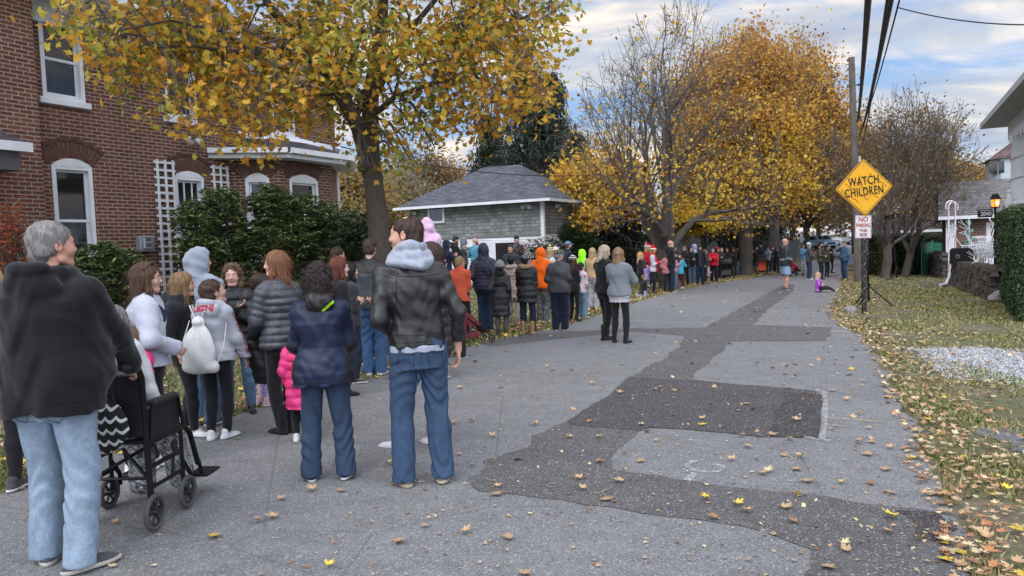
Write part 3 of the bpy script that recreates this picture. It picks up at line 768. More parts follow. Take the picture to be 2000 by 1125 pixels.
    o_ = dict(root=root, top=topo, arms=arms, legs=legs, neck=neck, hc=hc, HR=HR, hs=hs, s=s, dz=dz, up=up, H=H)
    return o_

def seam(P, obj, lines, mat, r=.0022, back=True, name='seam', side=None):
    """stitched seams: polylines of (x, z fraction of height) pressed on the garment from behind (or front, or a side)"""
    from mathutils.bvhtree import BVHTree
    T = BVHTree.FromPolygons([v.co[:] for v in obj.data.vertices], [p.vertices[:] for p in obj.data.polygons]); mb = MB(); sg = -1 if back else 1; s = P['s']
    for L in lines:
        Q = []
        for (a, b) in zip(L[:-1], L[1:]):
            for i in range(8):
                x = (a[0] + (b[0] - a[0]) * i / 8) * s; z = (a[1] + (b[1] - a[1]) * i / 8) * P['H']
                if side: hit = T.ray_cast(Vector((side * 1.0, x, z)), Vector((-side, 0, 0)), 2)
                else: hit = T.ray_cast(Vector((x, sg * 1.0, z)), Vector((0, -sg, 0)), 2)
                if hit[0] is not None: Q.append(hit[0])
        if len(Q) > 2: mb.tube(Q, r, 5)
    if mb.v: return mb.build(name, mat, P['root'], True)
def stick_text(txt, size, P, parent, origin, right, upv, col, name='lettering', bold=.0, depth=.25, font_scale_x=1.0, spacing=1.0):
    """printed lettering laid onto a garment: glyph mesh pressed on the surface of object P (local space)"""
    cu = bpy.data.curves.new('t', 'FONT'); cu.body = txt; cu.size = size; cu.align_x = 'CENTER'; cu.offset = bold; cu.space_character = spacing; cu.resolution_u = 2
    to = bpy.data.objects.new('t', cu); COL.objects.link(to); dg = bpy.context.evaluated_depsgraph_get(); dg.update()
    me = bpy.data.meshes.new_from_object(to.evaluated_get(dg)); bpy.data.objects.remove(to); bpy.data.curves.remove(cu)
    import bmesh
    bm = bmesh.new(); bm.from_mesh(me); bmesh.ops.triangulate(bm, faces=bm.faces); 
    for _ in range(2): bmesh.ops.subdivide_edges(bm, edges=[e for e in bm.edges if e.calc_length() > size * .12], cuts=1, use_grid_fill=False); bmesh.ops.triangulate(bm, faces=bm.faces)
    from mathutils.bvhtree import BVHTree
    T = None
    if P is not None: T = BVHTree.FromPolygons([v.co[:] for v in P.data.vertices], [p.vertices[:] for p in P.data.polygons])
    right = Vector(right).normalized(); upv = Vector(upv).normalized(); n = right.cross(upv).normalized(); origin = Vector(origin)
    for v in bm.verts:
        p = origin + right * v.co.x * font_scale_x + upv * v.co.y
        if T is not None:
            hit = T.ray_cast(p + n * depth, -n, depth * 2.5)
            if hit[0] is not None: p = hit[0] + n * .0022
        v.co = p
    bm.to_mesh(me); bm.free(); me.materials.clear(); me.materials.append(col)
    o = bpy.data.objects.new(name, me); COL.objects.link(o); o.parent = parent; return o
# ------------------------------------------------------------------ world and light
SUN_EL, SUN_AZ = 48.0, 205.0
w = bpy.data.worlds.new("World"); SC.world = w; w.use_nodes = True
wt = w.node_tree; wn = wt.nodes; bg = wn['Background']
sky = wn.new('ShaderNodeTexSky'); sky.sky_type = 'NISHITA'; sky.sun_disc = False; sky.sun_elevation = R(SUN_EL); sky.sun_rotation = R(SUN_AZ - 180 + 180)
sky.air_density = 1.4; sky.dust_density = .6; sky.ozone_density = 2.5
tc = wn.new('ShaderNodeTexCoord')
# cloud layer: direction projected on a plane overhead
sx = wn.new('ShaderNodeSeparateXYZ'); wt.links.new(tc.outputs['Generated'], sx.inputs[0])
def wmath(op, a, b=0.0):
    n = wn.new('ShaderNodeMath'); n.operation = op
    for i, v in enumerate((a, b)):
        if hasattr(v, 'is_linked'): wt.links.new(v, n.inputs[i])
        else: n.inputs[i].default_value = v
    return n.outputs[0]
zc = wmath('MAXIMUM', sx.outputs[2], 0.0); zz = wmath('ADD', zc, .22)
cb = wn.new('ShaderNodeCombineXYZ'); wt.links.new(wmath('DIVIDE', sx.outputs[0], zz), cb.inputs[0]); wt.links.new(wmath('DIVIDE', sx.outputs[1], zz), cb.inputs[1])
mp = wn.new('ShaderNodeMapping'); wt.links.new(cb.outputs[0], mp.inputs[0]); mp.inputs['Scale'].default_value = (.8, 1.5, 1); mp.inputs['Rotation'].default_value = (0, 0, R(-20)); mp.inputs['Location'].default_value = (3.1, .4, 0)
def wnoise(scale, detail, rough, dist):
    n = wn.new('ShaderNodeTexNoise'); wt.links.new(mp.outputs[0], n.inputs['Vector']); n.inputs['Scale'].default_value = scale; n.inputs['Detail'].default_value = detail
    n.inputs['Roughness'].default_value = rough; n.inputs['Distortion'].default_value = dist; return n.outputs['Fac']
def wramp(f, stops):
    n = wn.new('ShaderNodeValToRGB'); wt.links.new(f, n.inputs[0]); e = n.color_ramp
    while len(e.elements) < len(stops): e.elements.new(.5)
    for el, (p, c) in zip(e.elements, stops): el.position = p; el.color = (*c, 1) if hasattr(c, '__len__') else (c, c, c, 1)
    return n.outputs[0]
cov = wramp(wnoise(1.5, 6, .52, .5), [(.41, 0), (.53, 1)])
shade = wramp(wnoise(2.3, 6, .55, .6), [(.34, (3.9, 4.4, 5.5)), (.48, (5.5, 5.8, 6.4)), (.60, (8.8, 8.0, 7.3))])
sk2 = wn.new('ShaderNodeMix'); sk2.data_type = 'RGBA'; sk2.inputs[0].default_value = .7; wt.links.new(sky.outputs[0], sk2.inputs[6]); sk2.inputs[7].default_value = (2.6, 4.3, 7.6, 1)
mx = wn.new('ShaderNodeMix'); mx.data_type = 'RGBA'; wt.links.new(cov, mx.inputs[0]); wt.links.new(sk2.outputs[2], mx.inputs[6]); wt.links.new(shade, mx.inputs[7])
# unseen sky behind the camera and overhead brightened as added fill light
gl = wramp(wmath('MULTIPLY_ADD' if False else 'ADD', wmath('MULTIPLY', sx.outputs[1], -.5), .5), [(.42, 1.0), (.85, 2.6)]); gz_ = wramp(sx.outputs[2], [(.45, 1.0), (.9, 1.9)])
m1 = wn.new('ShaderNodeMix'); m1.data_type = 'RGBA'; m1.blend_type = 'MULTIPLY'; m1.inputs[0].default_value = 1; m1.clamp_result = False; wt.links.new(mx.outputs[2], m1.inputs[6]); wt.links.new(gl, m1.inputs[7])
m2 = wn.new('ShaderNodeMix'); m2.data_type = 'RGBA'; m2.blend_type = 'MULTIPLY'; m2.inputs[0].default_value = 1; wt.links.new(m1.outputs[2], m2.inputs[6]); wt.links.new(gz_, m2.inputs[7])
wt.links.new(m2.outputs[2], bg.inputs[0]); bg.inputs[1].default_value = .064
sd = bpy.data.lights.new('sun', 'SUN'); sd.energy = .8; sd.angle = R(40); sd.color = (1, .95, .88)
so = bpy.data.objects.new('sun', sd); COL.objects.link(so); so.rotation_euler = (R(90 - SUN_EL), 0, R(180 - SUN_AZ))
SC.view_settings.view_transform = 'Standard'; SC.view_settings.look = 'None'; SC.view_settings.gamma = 1; SC.view_settings.exposure = .95
SC.cycles.max_bounces = 6; SC.cycles.transparent_max_bounces = 8

# ------------------------------------------------------------------ ground
KNEE = 45.0
def gz(x, y): return -SLOPE * x + (.024 * min(max(0, y - KNEE), 110))
def ground_strip(name, rows, mat, dz, kind='structure'):
    """rows: (Y, x left, x right)"""
    V = []; F = []
    for i, (Y, a, b) in enumerate(rows):
        V += [(a, Y, gz(a, Y) + dz), (b, Y, gz(b, Y) + dz)]
        if i: F.append((2 * i - 2, 2 * i - 1, 2 * i + 1, 2 * i))
    o = npmesh(name, V, np.array(F), mat, smooth=False); return tag(o, kind=kind)
# verge / lawn: turf, bare soil and thatch
t = NT('lawn_ground'); co = t.coord(); f1 = t.noise(co, .55, 5, .6); f2 = t.noise(co, 9, 6, .7); f3 = t.noise(co, 60, 3, .7)
turf = t.ramp(f2, [(.3, (.045, .050, .018)), (.5, (.085, .095, .030)), (.7, (.16, .15, .065))]); soil = t.ramp(f2, [(.3, (.10, .08, .055)), (.7, (.22, .18, .12))])
c = t.mix(t.ramp(f1, [(.48, 0), (.58, 1)]), turf, soil); c = t.mix(.35, c, t.ramp(f3, [(.3, .03), (.7, (.30, .27, .18))])); t.col(c); t.rough(.95)
t.bump(f3, .6, .02, t.bump(f2, .6, .05)); M_LAWN = t.m
ys = [-60, -10, 0, 10, 20, 30, KNEE, 70, 100, 155, 300, 900]
ground_strip('ground', [(y, -500, 500) for y in ys], M_LAWN, 0)
def asphalt(name, c, seedloc, lo=.75, hi=1.3, blue=1.0):
    t = NT(name); co = t.mapping(t.coord(), loc=(seedloc, seedloc * .7, 0)); big = t.noise(co, .45, 5, .6, .4); mid = t.noise(co, 5, 6, .72); v = t.vor(co, 115); fine = t.noise(co, 210, 3, .8)
    st = t.noise(t.mapping(co, (.35, 2.2, 1), (0, 0, R(62))), 1.4, 5, .6)
    a = t.ramp(big, [(.3, sc(c, lo)), (.7, sc(c, hi * .92))]); a = t.mix(.5, a, t.ramp(mid, [(.3, sc(c, .5)), (.7, sc(c, 1.55))])); a = t.mix(t.ramp(t.noise(co, .9, 6, .7, .8), [(.5, 0), (.72, .4)]), a, (c[0] * .62, c[1] * .55, c[2] * .46)); a = t.mix(.3, a, t.ramp(st, [(.3, sc(c, .6)), (.7, sc(c, 1.35))]))
    a = t.mix(t.ramp(t.sep(v.outputs['Color'])[0], [(.45, .12), (1, .68)]), a, t.ramp(t.sep(v.outputs['Color'])[1], [(.12, sc(c, .22)), (.45, sc(c, .95)), (.8, sc(c, 1.6)), (.97, (.50, .49, .47))]))
    # hairline cracks
    e = t.vor(t.mapping(t.mix(.10, co, t.node('ShaderNodeTexNoise', Scale=1.3).outputs['Color']), (1, 1, 1)), .42, 'DISTANCE_TO_EDGE').outputs['Distance']
    a = t.mix(t.ramp(e, [(.001, .35), (.004, 0)]), a, sc(c, .3)); t.col(a); t.rough(.85)
    t.bump(fine, .35, .004, t.bump(v.outputs['Distance'], .6, .006, t.bump(mid, .3, .02))); return t.m
M_ROAD = asphalt('road_asphalt', (.165, .165, .170), 0); M_PATCH = asphalt('patch_asphalt', (.092, .088, .089), 9); M_DARK = asphalt('dark_patch_asphalt', (.045, .039, .041), 17); M_MID = asphalt('mid_patch_asphalt', (.060, .055, .058), 23); M_LIGHT = asphalt('worn_asphalt', (.178, .178, .184), 31)
LEFT = [(1635, 492), (1600, 512), (1560, 529), (1480, 541), (1370, 557), (1265, 583), (1190, 607), (1130, 628), (1040, 650), (930, 672), (850, 695), (740, 735), (600, 775), (480, 805), (380, 835), (200, 890), (0, 960)]
RIGHT = [(1672, 493), (1663, 506), (1658, 520), (1645, 545), (1638, 572), (1624, 600), (1628, 625), (1662, 645), (1691, 660), (1716, 700), (1736, 746), (1761, 781), (1796, 846), (1801, 906), (1851, 961), (1866, 997), (1871, 1032), (1901, 1125)]
def xat(pl):
    P = sorted([(q.y, q.x) for q in (gp(*p) for p in pl)]); Y = [p[0] for p in P]; X = [p[1] for p in P]
    return lambda y: float(np.interp(y, Y, X)) if y >= Y[0] else X[0] + (X[0] - np.interp(Y[0] + 2.5, Y, X)) / 2.5 * (Y[0] - y) * (.9)
XL, XR = xat(LEFT), xat(RIGHT)
XRn = lambda y: XR(y) + .05 * sin(y * 5) + .04 * sin(y * 13 + 1)
YY = sorted([-12, -8, -5, -3, -1] + [i * .35 for i in range(120)] + [KNEE] + [46 + i * 6 for i in range(18)])
ground_strip('road', [(y, XL(y) + .04 * sin(y * 4.3) + .02 * sin(y * 17), XRn(y)) for y in YY], M_ROAD, .004)
# side street / car park far behind
def poly(name, pts, mat, dz, jit=.02, n=6, kind='structure', closed=True, z3=None):
    P = [gp(x, y) for x, y in pts]; Q = []; r = random.Random(len(pts) * 31 + int(pts[0][0]))
    for i in range(len(P)):
        a, b = P[i], P[(i + 1) % len(P)]; L = (b - a).length; m = max(1, int(L / .12)) if jit else 1; m = min(m, 60); nn = Vector((-(b - a).y, (b - a).x, 0)).normalized()
        for k in range(m):
            t_ = k / m; q = a + (b - a) * t_ + nn * (r.uniform(-jit, jit) + jit * 1.2 * sin(t_ * L * 5 + i)) * (1 if k else .3); Q.append((q.x, q.y, -SLOPE * q.x + dz))
    import bmesh
    from mathutils.geometry import delaunay_2d_cdt
    r2 = delaunay_2d_cdt([Vector((q[0], q[1])) for q in Q], [], [list(range(len(Q)))], 1, 1e-4); n_ = len(Q); area = sum(Q[i][0] * Q[(i + 1) % n_][1] - Q[(i + 1) % n_][0] * Q[i][1] for i in range(n_))
    vs, fs = r2[0], r2[2]; keep = []
    def inside(x, y):
        c = False; j = n_ - 1
        for i in range(n_):
            if (Q[i][1] > y) != (Q[j][1] > y) and x < (Q[j][0] - Q[i][0]) * (y - Q[i][1]) / (Q[j][1] - Q[i][1]) + Q[i][0]: c = not c
            j = i
        return c
    for f in fs:
        cx_ = sum(vs[i].x for i in f) / 3; cy_ = sum(vs[i].y for i in f) / 3
        if inside(cx_, cy_):
            a, b, c = [vs[i] for i in f]; keep.append(tuple(f) if (b - a).cross(c - a) > 0 else tuple(reversed(f)))
    me = bpy.data.meshes.new(name); me.from_pydata([(v.x, v.y, -SLOPE * v.x + dz) for v in vs], [], keep)
    me.materials.append(mat); o = bpy.data.objects.new(name, me); COL.objects.link(o); return tag(o, kind=kind)
z3 = lambda L: [(900 + x / 2, 600 + y / 2) for x, y in L]
poly('asphalt_patch', [(1530, 556), (1505, 570)] + z3([(1100, 0), (950, 82), (660, 84), (640, 92), (870, 112), (860, 150), (790, 205), (640, 285), (590, 340), (415, 450), (275, 505), (270, 540), (80, 605), (100, 625), (30, 670), (70, 720), (220, 735), (480, 775), (720, 812), (1100, 862), (1210, 890), (1370, 950), (1372, 1010), (1340, 1180), (2010, 1180), (1925, 940), (1850, 800), (1560, 770), (1380, 735), (1000, 700), (780, 660), (590, 635), (600, 570), (690, 490), (740, 472), (880, 480), (1180, 510), (1400, 517), (1415, 345), (1380, 328), (890, 285), (1060, 135), (1430, 133), (1450, 80), (1140, 70), (1210, 0)]) + [(1548, 570), (1552, 556)], M_PATCH, .008, .018)
poly('dark_asphalt_patch', z3([(1270, 334), (1411, 350), (1397, 512), (1190, 506), (1240, 400)]), M_DARK, .0125, .02)
poly('dark_asphalt_patch', z3([(1700, 800), (1840, 805), (1920, 935), (1760, 900)]), M_DARK, .012, .05)
poly('dark_asphalt_patch', z3([(655, 275), (590, 340), (415, 450), (425, 462), (560, 474), (690, 486), (740, 474), (880, 481), (1180, 511), (1398, 515), (1413, 347), (1378, 330), (890, 287), (760, 280)]), M_MID, .0105, .012)
poly('asphalt_patch', [(930, 668), (1000, 655), (1260, 640), (1230, 648), (1100, 662), (960, 678)], M_PATCH, .006, .02)
t = NT('chalk_paint'); f = t.noise(t.coord(), 26, 5, .8); t.col((.62, .64, .66)); t.rough(.9); t.link(t.ramp(f, [(.42, 0), (.66, .6)]), t.b.inputs['Alpha']); M_CHALK = t.m
t = NT('yellow_paint'); f = t.noise(t.coord(), 30, 5, .8); t.col((.55, .52, .08)); t.rough(.9); t.link(t.ramp(f, [(.42, 0), (.66, .8)]), t.b.inputs['Alpha']); M_YEL = t.m
def stroke(name, pts, wd, mat, dz=.016):
    P = [gp(x, y) for x, y in pts]; V = []; F = []
    for i, p in enumerate(P):
        d = (P[min(i + 1, len(P) - 1)] - P[max(i - 1, 0)]); n = Vector((-d.y, d.x, 0)).normalized() * wd / 2
        for q in (p + n, p - n): V.append((q.x, q.y, -SLOPE * q.x + dz))
        if i: F.append((2 * i - 2, 2 * i - 1, 2 * i + 1, 2 * i))
    return tag(npmesh(name, V, np.array(F), mat, smooth=False), kind='structure')
stroke('road_marking', z3([(1385, 326), (1420, 335), (1424, 400), (1418, 470), (1410, 518)]), .05, M_CHALK)
stroke('road_marking', z3([(1340, 516), (1400, 522), (1440, 530)]), .07, M_CHALK, .018)
stroke('road_marking', z3([(1430, 438), (1560, 446), (1690, 458)]), .035, M_YEL)
stroke('road_marking', z3([(1450, 96), (1525, 100)]), .10, M_CHALK)
stroke('road_marking', z3([(985, 622), (1015, 625), (1025, 638), (1000, 648), (940, 650), (895, 640), (885, 622), (905, 610), (930, 610)]), .045, M_CHALK)
stroke('road_marking', z3([(915, 655), (885, 685)]), .05, M_CHALK)
stroke('road_marking', z3([(1170, 880), (1220, 890)]), .05, M_CHALK)
# driveway apron across the verge and gravel bed
M_DRIVE = asphalt('driveway_asphalt', (.075, .075, .085), 51)
poly('driveway', [(1668, 556), (1700, 549), (1860, 546), (1900, 552), (1858, 560), (1700, 562)], M_DRIVE, .010, .03)
t = NT('gravel_bed'); co = t.coord(); v = t.vor(co, 38); t.col(t.ramp(t.sep(v.outputs['Color'])[0], [(0, (.14, .14, .14)), (.5, (.32, .33, .35)), (1, (.62, .64, .68))])); t.rough(.9); t.bump(v.outputs['Distance'], 1, .02)
poly('gravel_path', [(1800, 684), (1880, 676), (2040, 690), (2060, 752), (1960, 756), (1880, 735), (1830, 715)], t.m, .006, .08)
poly('gravel_path', [(1915, 835), (1990, 850), (2060, 865), (2060, 900), (1960, 880)], asphalt('worn_soil', (.13, .13, .135), 71), .006, .08)
# loose stones on the gravel bed
def scatter_mesh(name, tmpl, faces, P, S, RZ, TL, mat, cols=None, kind='stuff'):
    """copies of a template: P positions, S scale, RZ spin, TL tilt(2)"""
    tm = np.array(tmpl, np.float32); n = len(P); m = len(tm)
    c, s_ = np.cos(RZ), np.sin(RZ); X = tm[None, :, :] * S[:, None, None] if S.ndim == 1 else tm[None] * S[:, None, :]
    x, y, z = X[..., 0], X[..., 1], X[..., 2]
    ca, sa = np.cos(TL[:, 0])[:, None], np.sin(TL[:, 0])[:, None]; y, z = y * ca - z * sa, y * sa + z * ca
    cb_, sb = np.cos(TL[:, 1])[:, None], np.sin(TL[:, 1])[:, None]; x, z = x * cb_ - z * sb, x * sb + z * cb_
    x, y = x * c[:, None] - y * s_[:, None], x * s_[:, None] + y * c[:, None]
    V = np.stack([x, y, z], -1) + P[:, None, :]
    F = [np.concatenate([np.array([f], np.int32) + (np.arange(n) * m)[:, None] for f in fs]) for fs in faces]
    o = npmesh(name, V.reshape(-1, 3), F, mat, smooth=False)
    if cols is not None: leafcol(o, np.asarray(cols, np.float32), m)
    if kind: tag(o, kind=kind)
    return o
nr = np.random.RandomState(5)
t = NT('pebble'); t.col(t.ramp(t.node('ShaderNodeNewGeometry').outputs['Random Per Island'], [(0, (.20, .19, .18)), (.5, (.28, .29, .31)), (1, (.50, .51, .54))])); t.rough(.8); M_PEB = t.m
n = 5200; u = nr.rand(n, 2); A = [gp(1790, 682), gp(2060, 688), gp(2060, 762), gp(1860, 735)]
P = np.array([[*(A[0] * (1 - a) * (1 - b) + A[1] * a * (1 - b) + A[2] * a * b + A[3] * (1 - a) * b)] for a, b in u]); P[:, :2] += nr.randn(n, 2) * .14; P[:, 2] = -SLOPE * P[:, 0] + .008
scatter_mesh('gravel', [(1, 0, 0), (.3, .9, 0), (-.8, .6, 0), (-.9, -.5, 0), (.1, -1, 0), (0, .1, .8)], [[(0, 1, 5), (1, 2, 5), (2, 3, 5), (3, 4, 5), (4, 0, 5)]], P, nr.uniform(.008, .022, n), nr.rand(n) * 6.28, nr.randn(n, 2) * .3, M_PEB)
# pavement crumbs along the edge of the patches
# ------------------------------------------------------------------ fallen leaves
LEAF = []
for a, r_ in ((-90, .95), (-62, .40), (-38, .62), (-20, .42), (-2, .80), (14, .66), (26, .86), (44, .44), (62, .70), (76, .66), (90, 1.0), (104, .66), (118, .70), (136, .44), (154, .86), (166, .66), (182, .80), (200, .42), (218, .62), (242, .40)):
    if a == -90: r_ = .34
    LEAF.append((cos(R(a)) * r_ * .5, sin(R(a)) * r_ * .5, 0))
LEAF = [(x, y, .09 * (abs(x) * 2) ** 1.5 + .06 * abs(y) * 2) for x, y, z in LEAF]
LEAF = [(x * (.88 + .12 * abs(math.sin(i_ * 2.3))), y * (.9 + .1 * abs(math.sin(i_ * 1.7))), z) for i_, (x, y, z) in enumerate(LEAF)]
LEAFV = [(0, -.03, 0)] + LEAF + [(-.012, -.05, 0), (.012, -.05, 0), (.03, -.5, .06)]
nL = len(LEAF); LEAFF = [[(0, 1 + i, 1 + (i + 1) % nL) for i in range(nL)] + [(nL + 1, nL + 3, nL + 2)]]
def mleaf(name, trans=.0, dull=1.0):
    t = NT(name); a = t.node('ShaderNodeAttribute', attribute_name='tint'); f = t.noise(t.coord(), 45, 3, .6)
    t.col(t.mix(1.0, a.outputs['Color'], t.ramp(f, [(.3, .72 * dull), (.7, 1.12 * dull)]), 'MULTIPLY')); t.rough(.6)
    if trans:
        tr = t.node('ShaderNodeBsdfTranslucent'); t.link(a.outputs['Color'], tr.inputs['Color']); m = t.node('ShaderNodeMixShader'); m.inputs[0].default_value = trans
        t.link(t.b.outputs[0], m.inputs[1]); t.link(tr.outputs[0], m.inputs[2]); t.link(m.outputs[0], t.out.inputs['Surface'])
    return t.m
M_LITTER = mleaf('dry_leaf')
def onroad(x, y): return XL(y) < x < XR(y)
LC = {'tan': (.42, .28, .155), 'yellow': (.60, .42, .06), 'brown': (.28, .15, .075), 'pale': (.55, .44, .27), 'orange': (.42, .19, .08)}
fl = []   # (x, y, size, colour name)
for x, y, c_ in [(1740, 1015, 'yellow'), (1558, 972, 'yellow'), (420, 1051, 'yellow'), (970, 969, 'tan'), (995, 1055, 'tan'), (534, 1015, 'tan'), (608, 962, 'tan'), (962, 856, 'tan'), (923, 826, 'tan'), (1131, 940, 'tan'), (1212, 945, 'tan'), (1373, 822, 'tan'), (1250, 904, 'tan'), (1430, 903, 'tan'), (1490, 929, 'tan'), (1507, 852, 'tan'), (1395, 1017, 'brown'), (1458, 1004, 'tan'), (1535, 998, 'tan'), (1564, 896, 'tan'), (1558, 920, 'tan'), (1578, 943, 'tan'), (1702, 867, 'tan'), (1697, 891, 'tan'), (1731, 920, 'tan'), (1698, 948, 'brown'), (1740, 879, 'tan'), (1805, 971, 'tan'), (1840, 973, 'tan'), (1797, 1059, 'tan'), (1845, 1098, 'yellow'), (1878, 1071, 'tan'), (1925, 1060, 'tan'), (1930, 1090, 'orange'), (1880, 1018, 'tan'), (1960, 1010, 'tan'), (1875, 1112, 'tan'), (1990, 1045, 'yellow'), (1985, 1110, 'tan'), (1920, 1022, 'orange'), (1965, 966, 'yellow'), (1290, 760, 'tan'), (1540, 760, 'tan'), (1625, 765, 'tan'), (1655, 784, 'tan'), (1171, 858, 'tan'), (1210, 771, 'tan'), (1280, 764, 'pale'), (1046, 833, 'tan'), (1080, 724, 'tan'), (1115, 724, 'tan'), (1158, 752, 'tan'), (1540, 861, 'tan'), (1460, 792, 'tan'), (1555, 825, 'tan'), (1450, 855, 'tan'), (1372, 833, 'yellow'), (1251, 833, 'pale'), (760, 910, 'tan'), (900, 760, 'tan'), (1010, 900, 'brown')]:
    p = gp(x, y); fl.append((p.x, p.y, (.16 if c_ == 'yellow' and x == 1740 else .105 + .03 * rnd.random()), c_))
cn = ['tan'] * 6 + ['yellow', 'brown', 'brown', 'pale', 'pale', 'orange']
for i in range(420):   # over the road
    y = 3 + 37 * rnd.random() ** 1.25; a, b = XL(y), XR(y); u_ = rnd.random(); u_ = u_ if rnd.random() < .45 else (u_ ** .35)
    x = a + (b - a) * u_; fl.append((x, y, rnd.uniform(.05, .125), rnd.choice(cn)))
for i in range(2300):  # leaf drift along the right edge
    y = 2.6 + 34 * rnd.random() ** 1.3; fl.append((XR(y) - .12 + abs(rnd.gauss(0, .34 + .012 * y)), y, rnd.uniform(.03, .09), rnd.choice(['tan', 'tan', 'pale', 'brown', 'pale', 'brown'])))
for i in range(2600):  # verge right, dense at the road edge
    y = 2.8 + 36 * rnd.random() ** 1.35; x = XR(y) - .15 + abs(rnd.gauss(0, .55 + .02 * y)) * (1 if rnd.random() < .55 else 3.2); fl.append((x, y, rnd.uniform(.035, .11), rnd.choice(cn)))
for i in range(3800):  # verge left
    y = 4 + 36 * rnd.random(); x = XL(y) + .12 - abs(rnd.gauss(0, 1.1)); fl.append((x, y, rnd.uniform(.06, .13), rnd.choice(cn + ['yellow'] * 4)))
def vis(f):
    M = CR.transposed(); q = M @ (Vector((f[0], f[1], gz(f[0], f[1]))) - CP)
    if q.z > -.5: return -1
    u_ = 1000 + FPX * q.x / -q.z; v_ = 562.5 - FPX * q.y / -q.z
    return f[2] / -q.z if (0 < u_ < 2000 and 0 < v_ < 1130) else -1
left_hidden = lambda f: f[0] < XL(f[1]) + .1
fl.sort(key=lambda f: -(vis(f) if not left_hidden(f) else vis(f) * .2))
protos = {}
def leaf_arrays(fs):
    n = len(fs); P = np.array([(x, y, gz(x, y) + (.0155 if onroad(x, y) else .03 + .02 * ((i * 37) % 10) / 10)) for i, (x, y, s_, c_) in enumerate(fs)])
    cols = np.array([sc(LC[c_], .8 + .4 * ((i * 53) % 17) / 17) for i, (x, y, s_, c_) in enumerate(fs)])
    return P, cols
LBL = {('tan', 1): 'dry tan maple leaf lying on the grey road', ('yellow', 1): 'bright yellow maple leaf lying on the grey road', ('brown', 1): 'dark brown curled leaf lying on the grey road', ('pale', 1): 'pale beige dry leaf lying on the grey road', ('orange', 1): 'rust orange leaf lying on the grey road',
       ('tan', 0): 'dry tan maple leaf lying on the roadside grass', ('yellow', 0): 'yellow maple leaf lying on the roadside grass', ('brown', 0): 'dark brown curled leaf lying on the roadside grass', ('pale', 0): 'pale beige dry leaf lying on the roadside grass', ('orange', 0): 'rust orange leaf lying on the roadside grass'}
variants = {}
for i, f in enumerate(fl[:300]):
    x, y, s_, c_ = f; k = (c_, rnd.randrange(3))
    if k not in variants:
        V = np.array(LEAFV, np.float32); V[:, 2] *= (1.2, 2.4, 3.6)[k[1]]; V[:, 0] *= (1, .72, .9)[k[1]]; V[:, 1] *= (1, 1.05, .8)[k[1]]
        V[:, 2] += (0, .12, .2)[k[1]] * np.abs(V[:, 1]) ** 1.3
        o = npmesh('fallen_leaf', V, [np.array(LEAFF[0], np.int32)], M_LITTER, smooth=False); leafcol(o, np.array([sc(LC[c_], (.85, 1.0, 1.15)[k[1]])], np.float32), len(V)); variants[k] = o
    else: o = variants[k].copy(); COL.objects.link(o)
    r_ = 1 if onroad(x, y) else 0; lb = LBL[(c_, r_)]
    o.location = (x, y, gz(x, y) + (.018 if r_ else .035)); o.scale = (s_, s_, s_); o.rotation_euler = (rnd.gauss(0, .10), rnd.gauss(0, .10) + SLOPE, rnd.random() * 6.28)
    tag(o, lb, 'leaf', 'fallen ' + c_ + ' leaves on the ' + ('road' if r_ else 'roadside grass'), 'thing')
rest = [f for f in fl[300:]]
P, cols = leaf_arrays(rest); n = len(rest)
scatter_mesh('fallen_leaves', LEAFV, LEAFF, P, np.array([f[2] for f in rest]), nr.rand(n) * 6.28, nr.randn(n, 2) * .32, M_LITTER, cols)
# leaf crumbs and grit on the road
n = 3200; yy = 2.6 + 22 * nr.rand(n) ** 1.6; P = np.array([(lambda a, b, u_: (a + (b - a) * u_, y, 0))(XL(y), XR(y), nr.rand() ** .55) for y in yy]); P[:, 2] = -SLOPE * P[:, 0] + .014
cols = np.array([LC[rnd.choice(['tan', 'pale', 'brown'])] for _ in range(n)]) * nr.uniform(.6, 1.15, (n, 1))
scatter_mesh('leaf_crumbs', [(-.5, -.2, 0), (.4, -.3, .05), (.5, .15, 0), (-.1, .35, .1)], [[(0, 1, 2, 3)]], P, nr.uniform(.008, .035, n), nr.rand(n) * 6.28, nr.randn(n, 2) * .25, M_LITTER, cols)
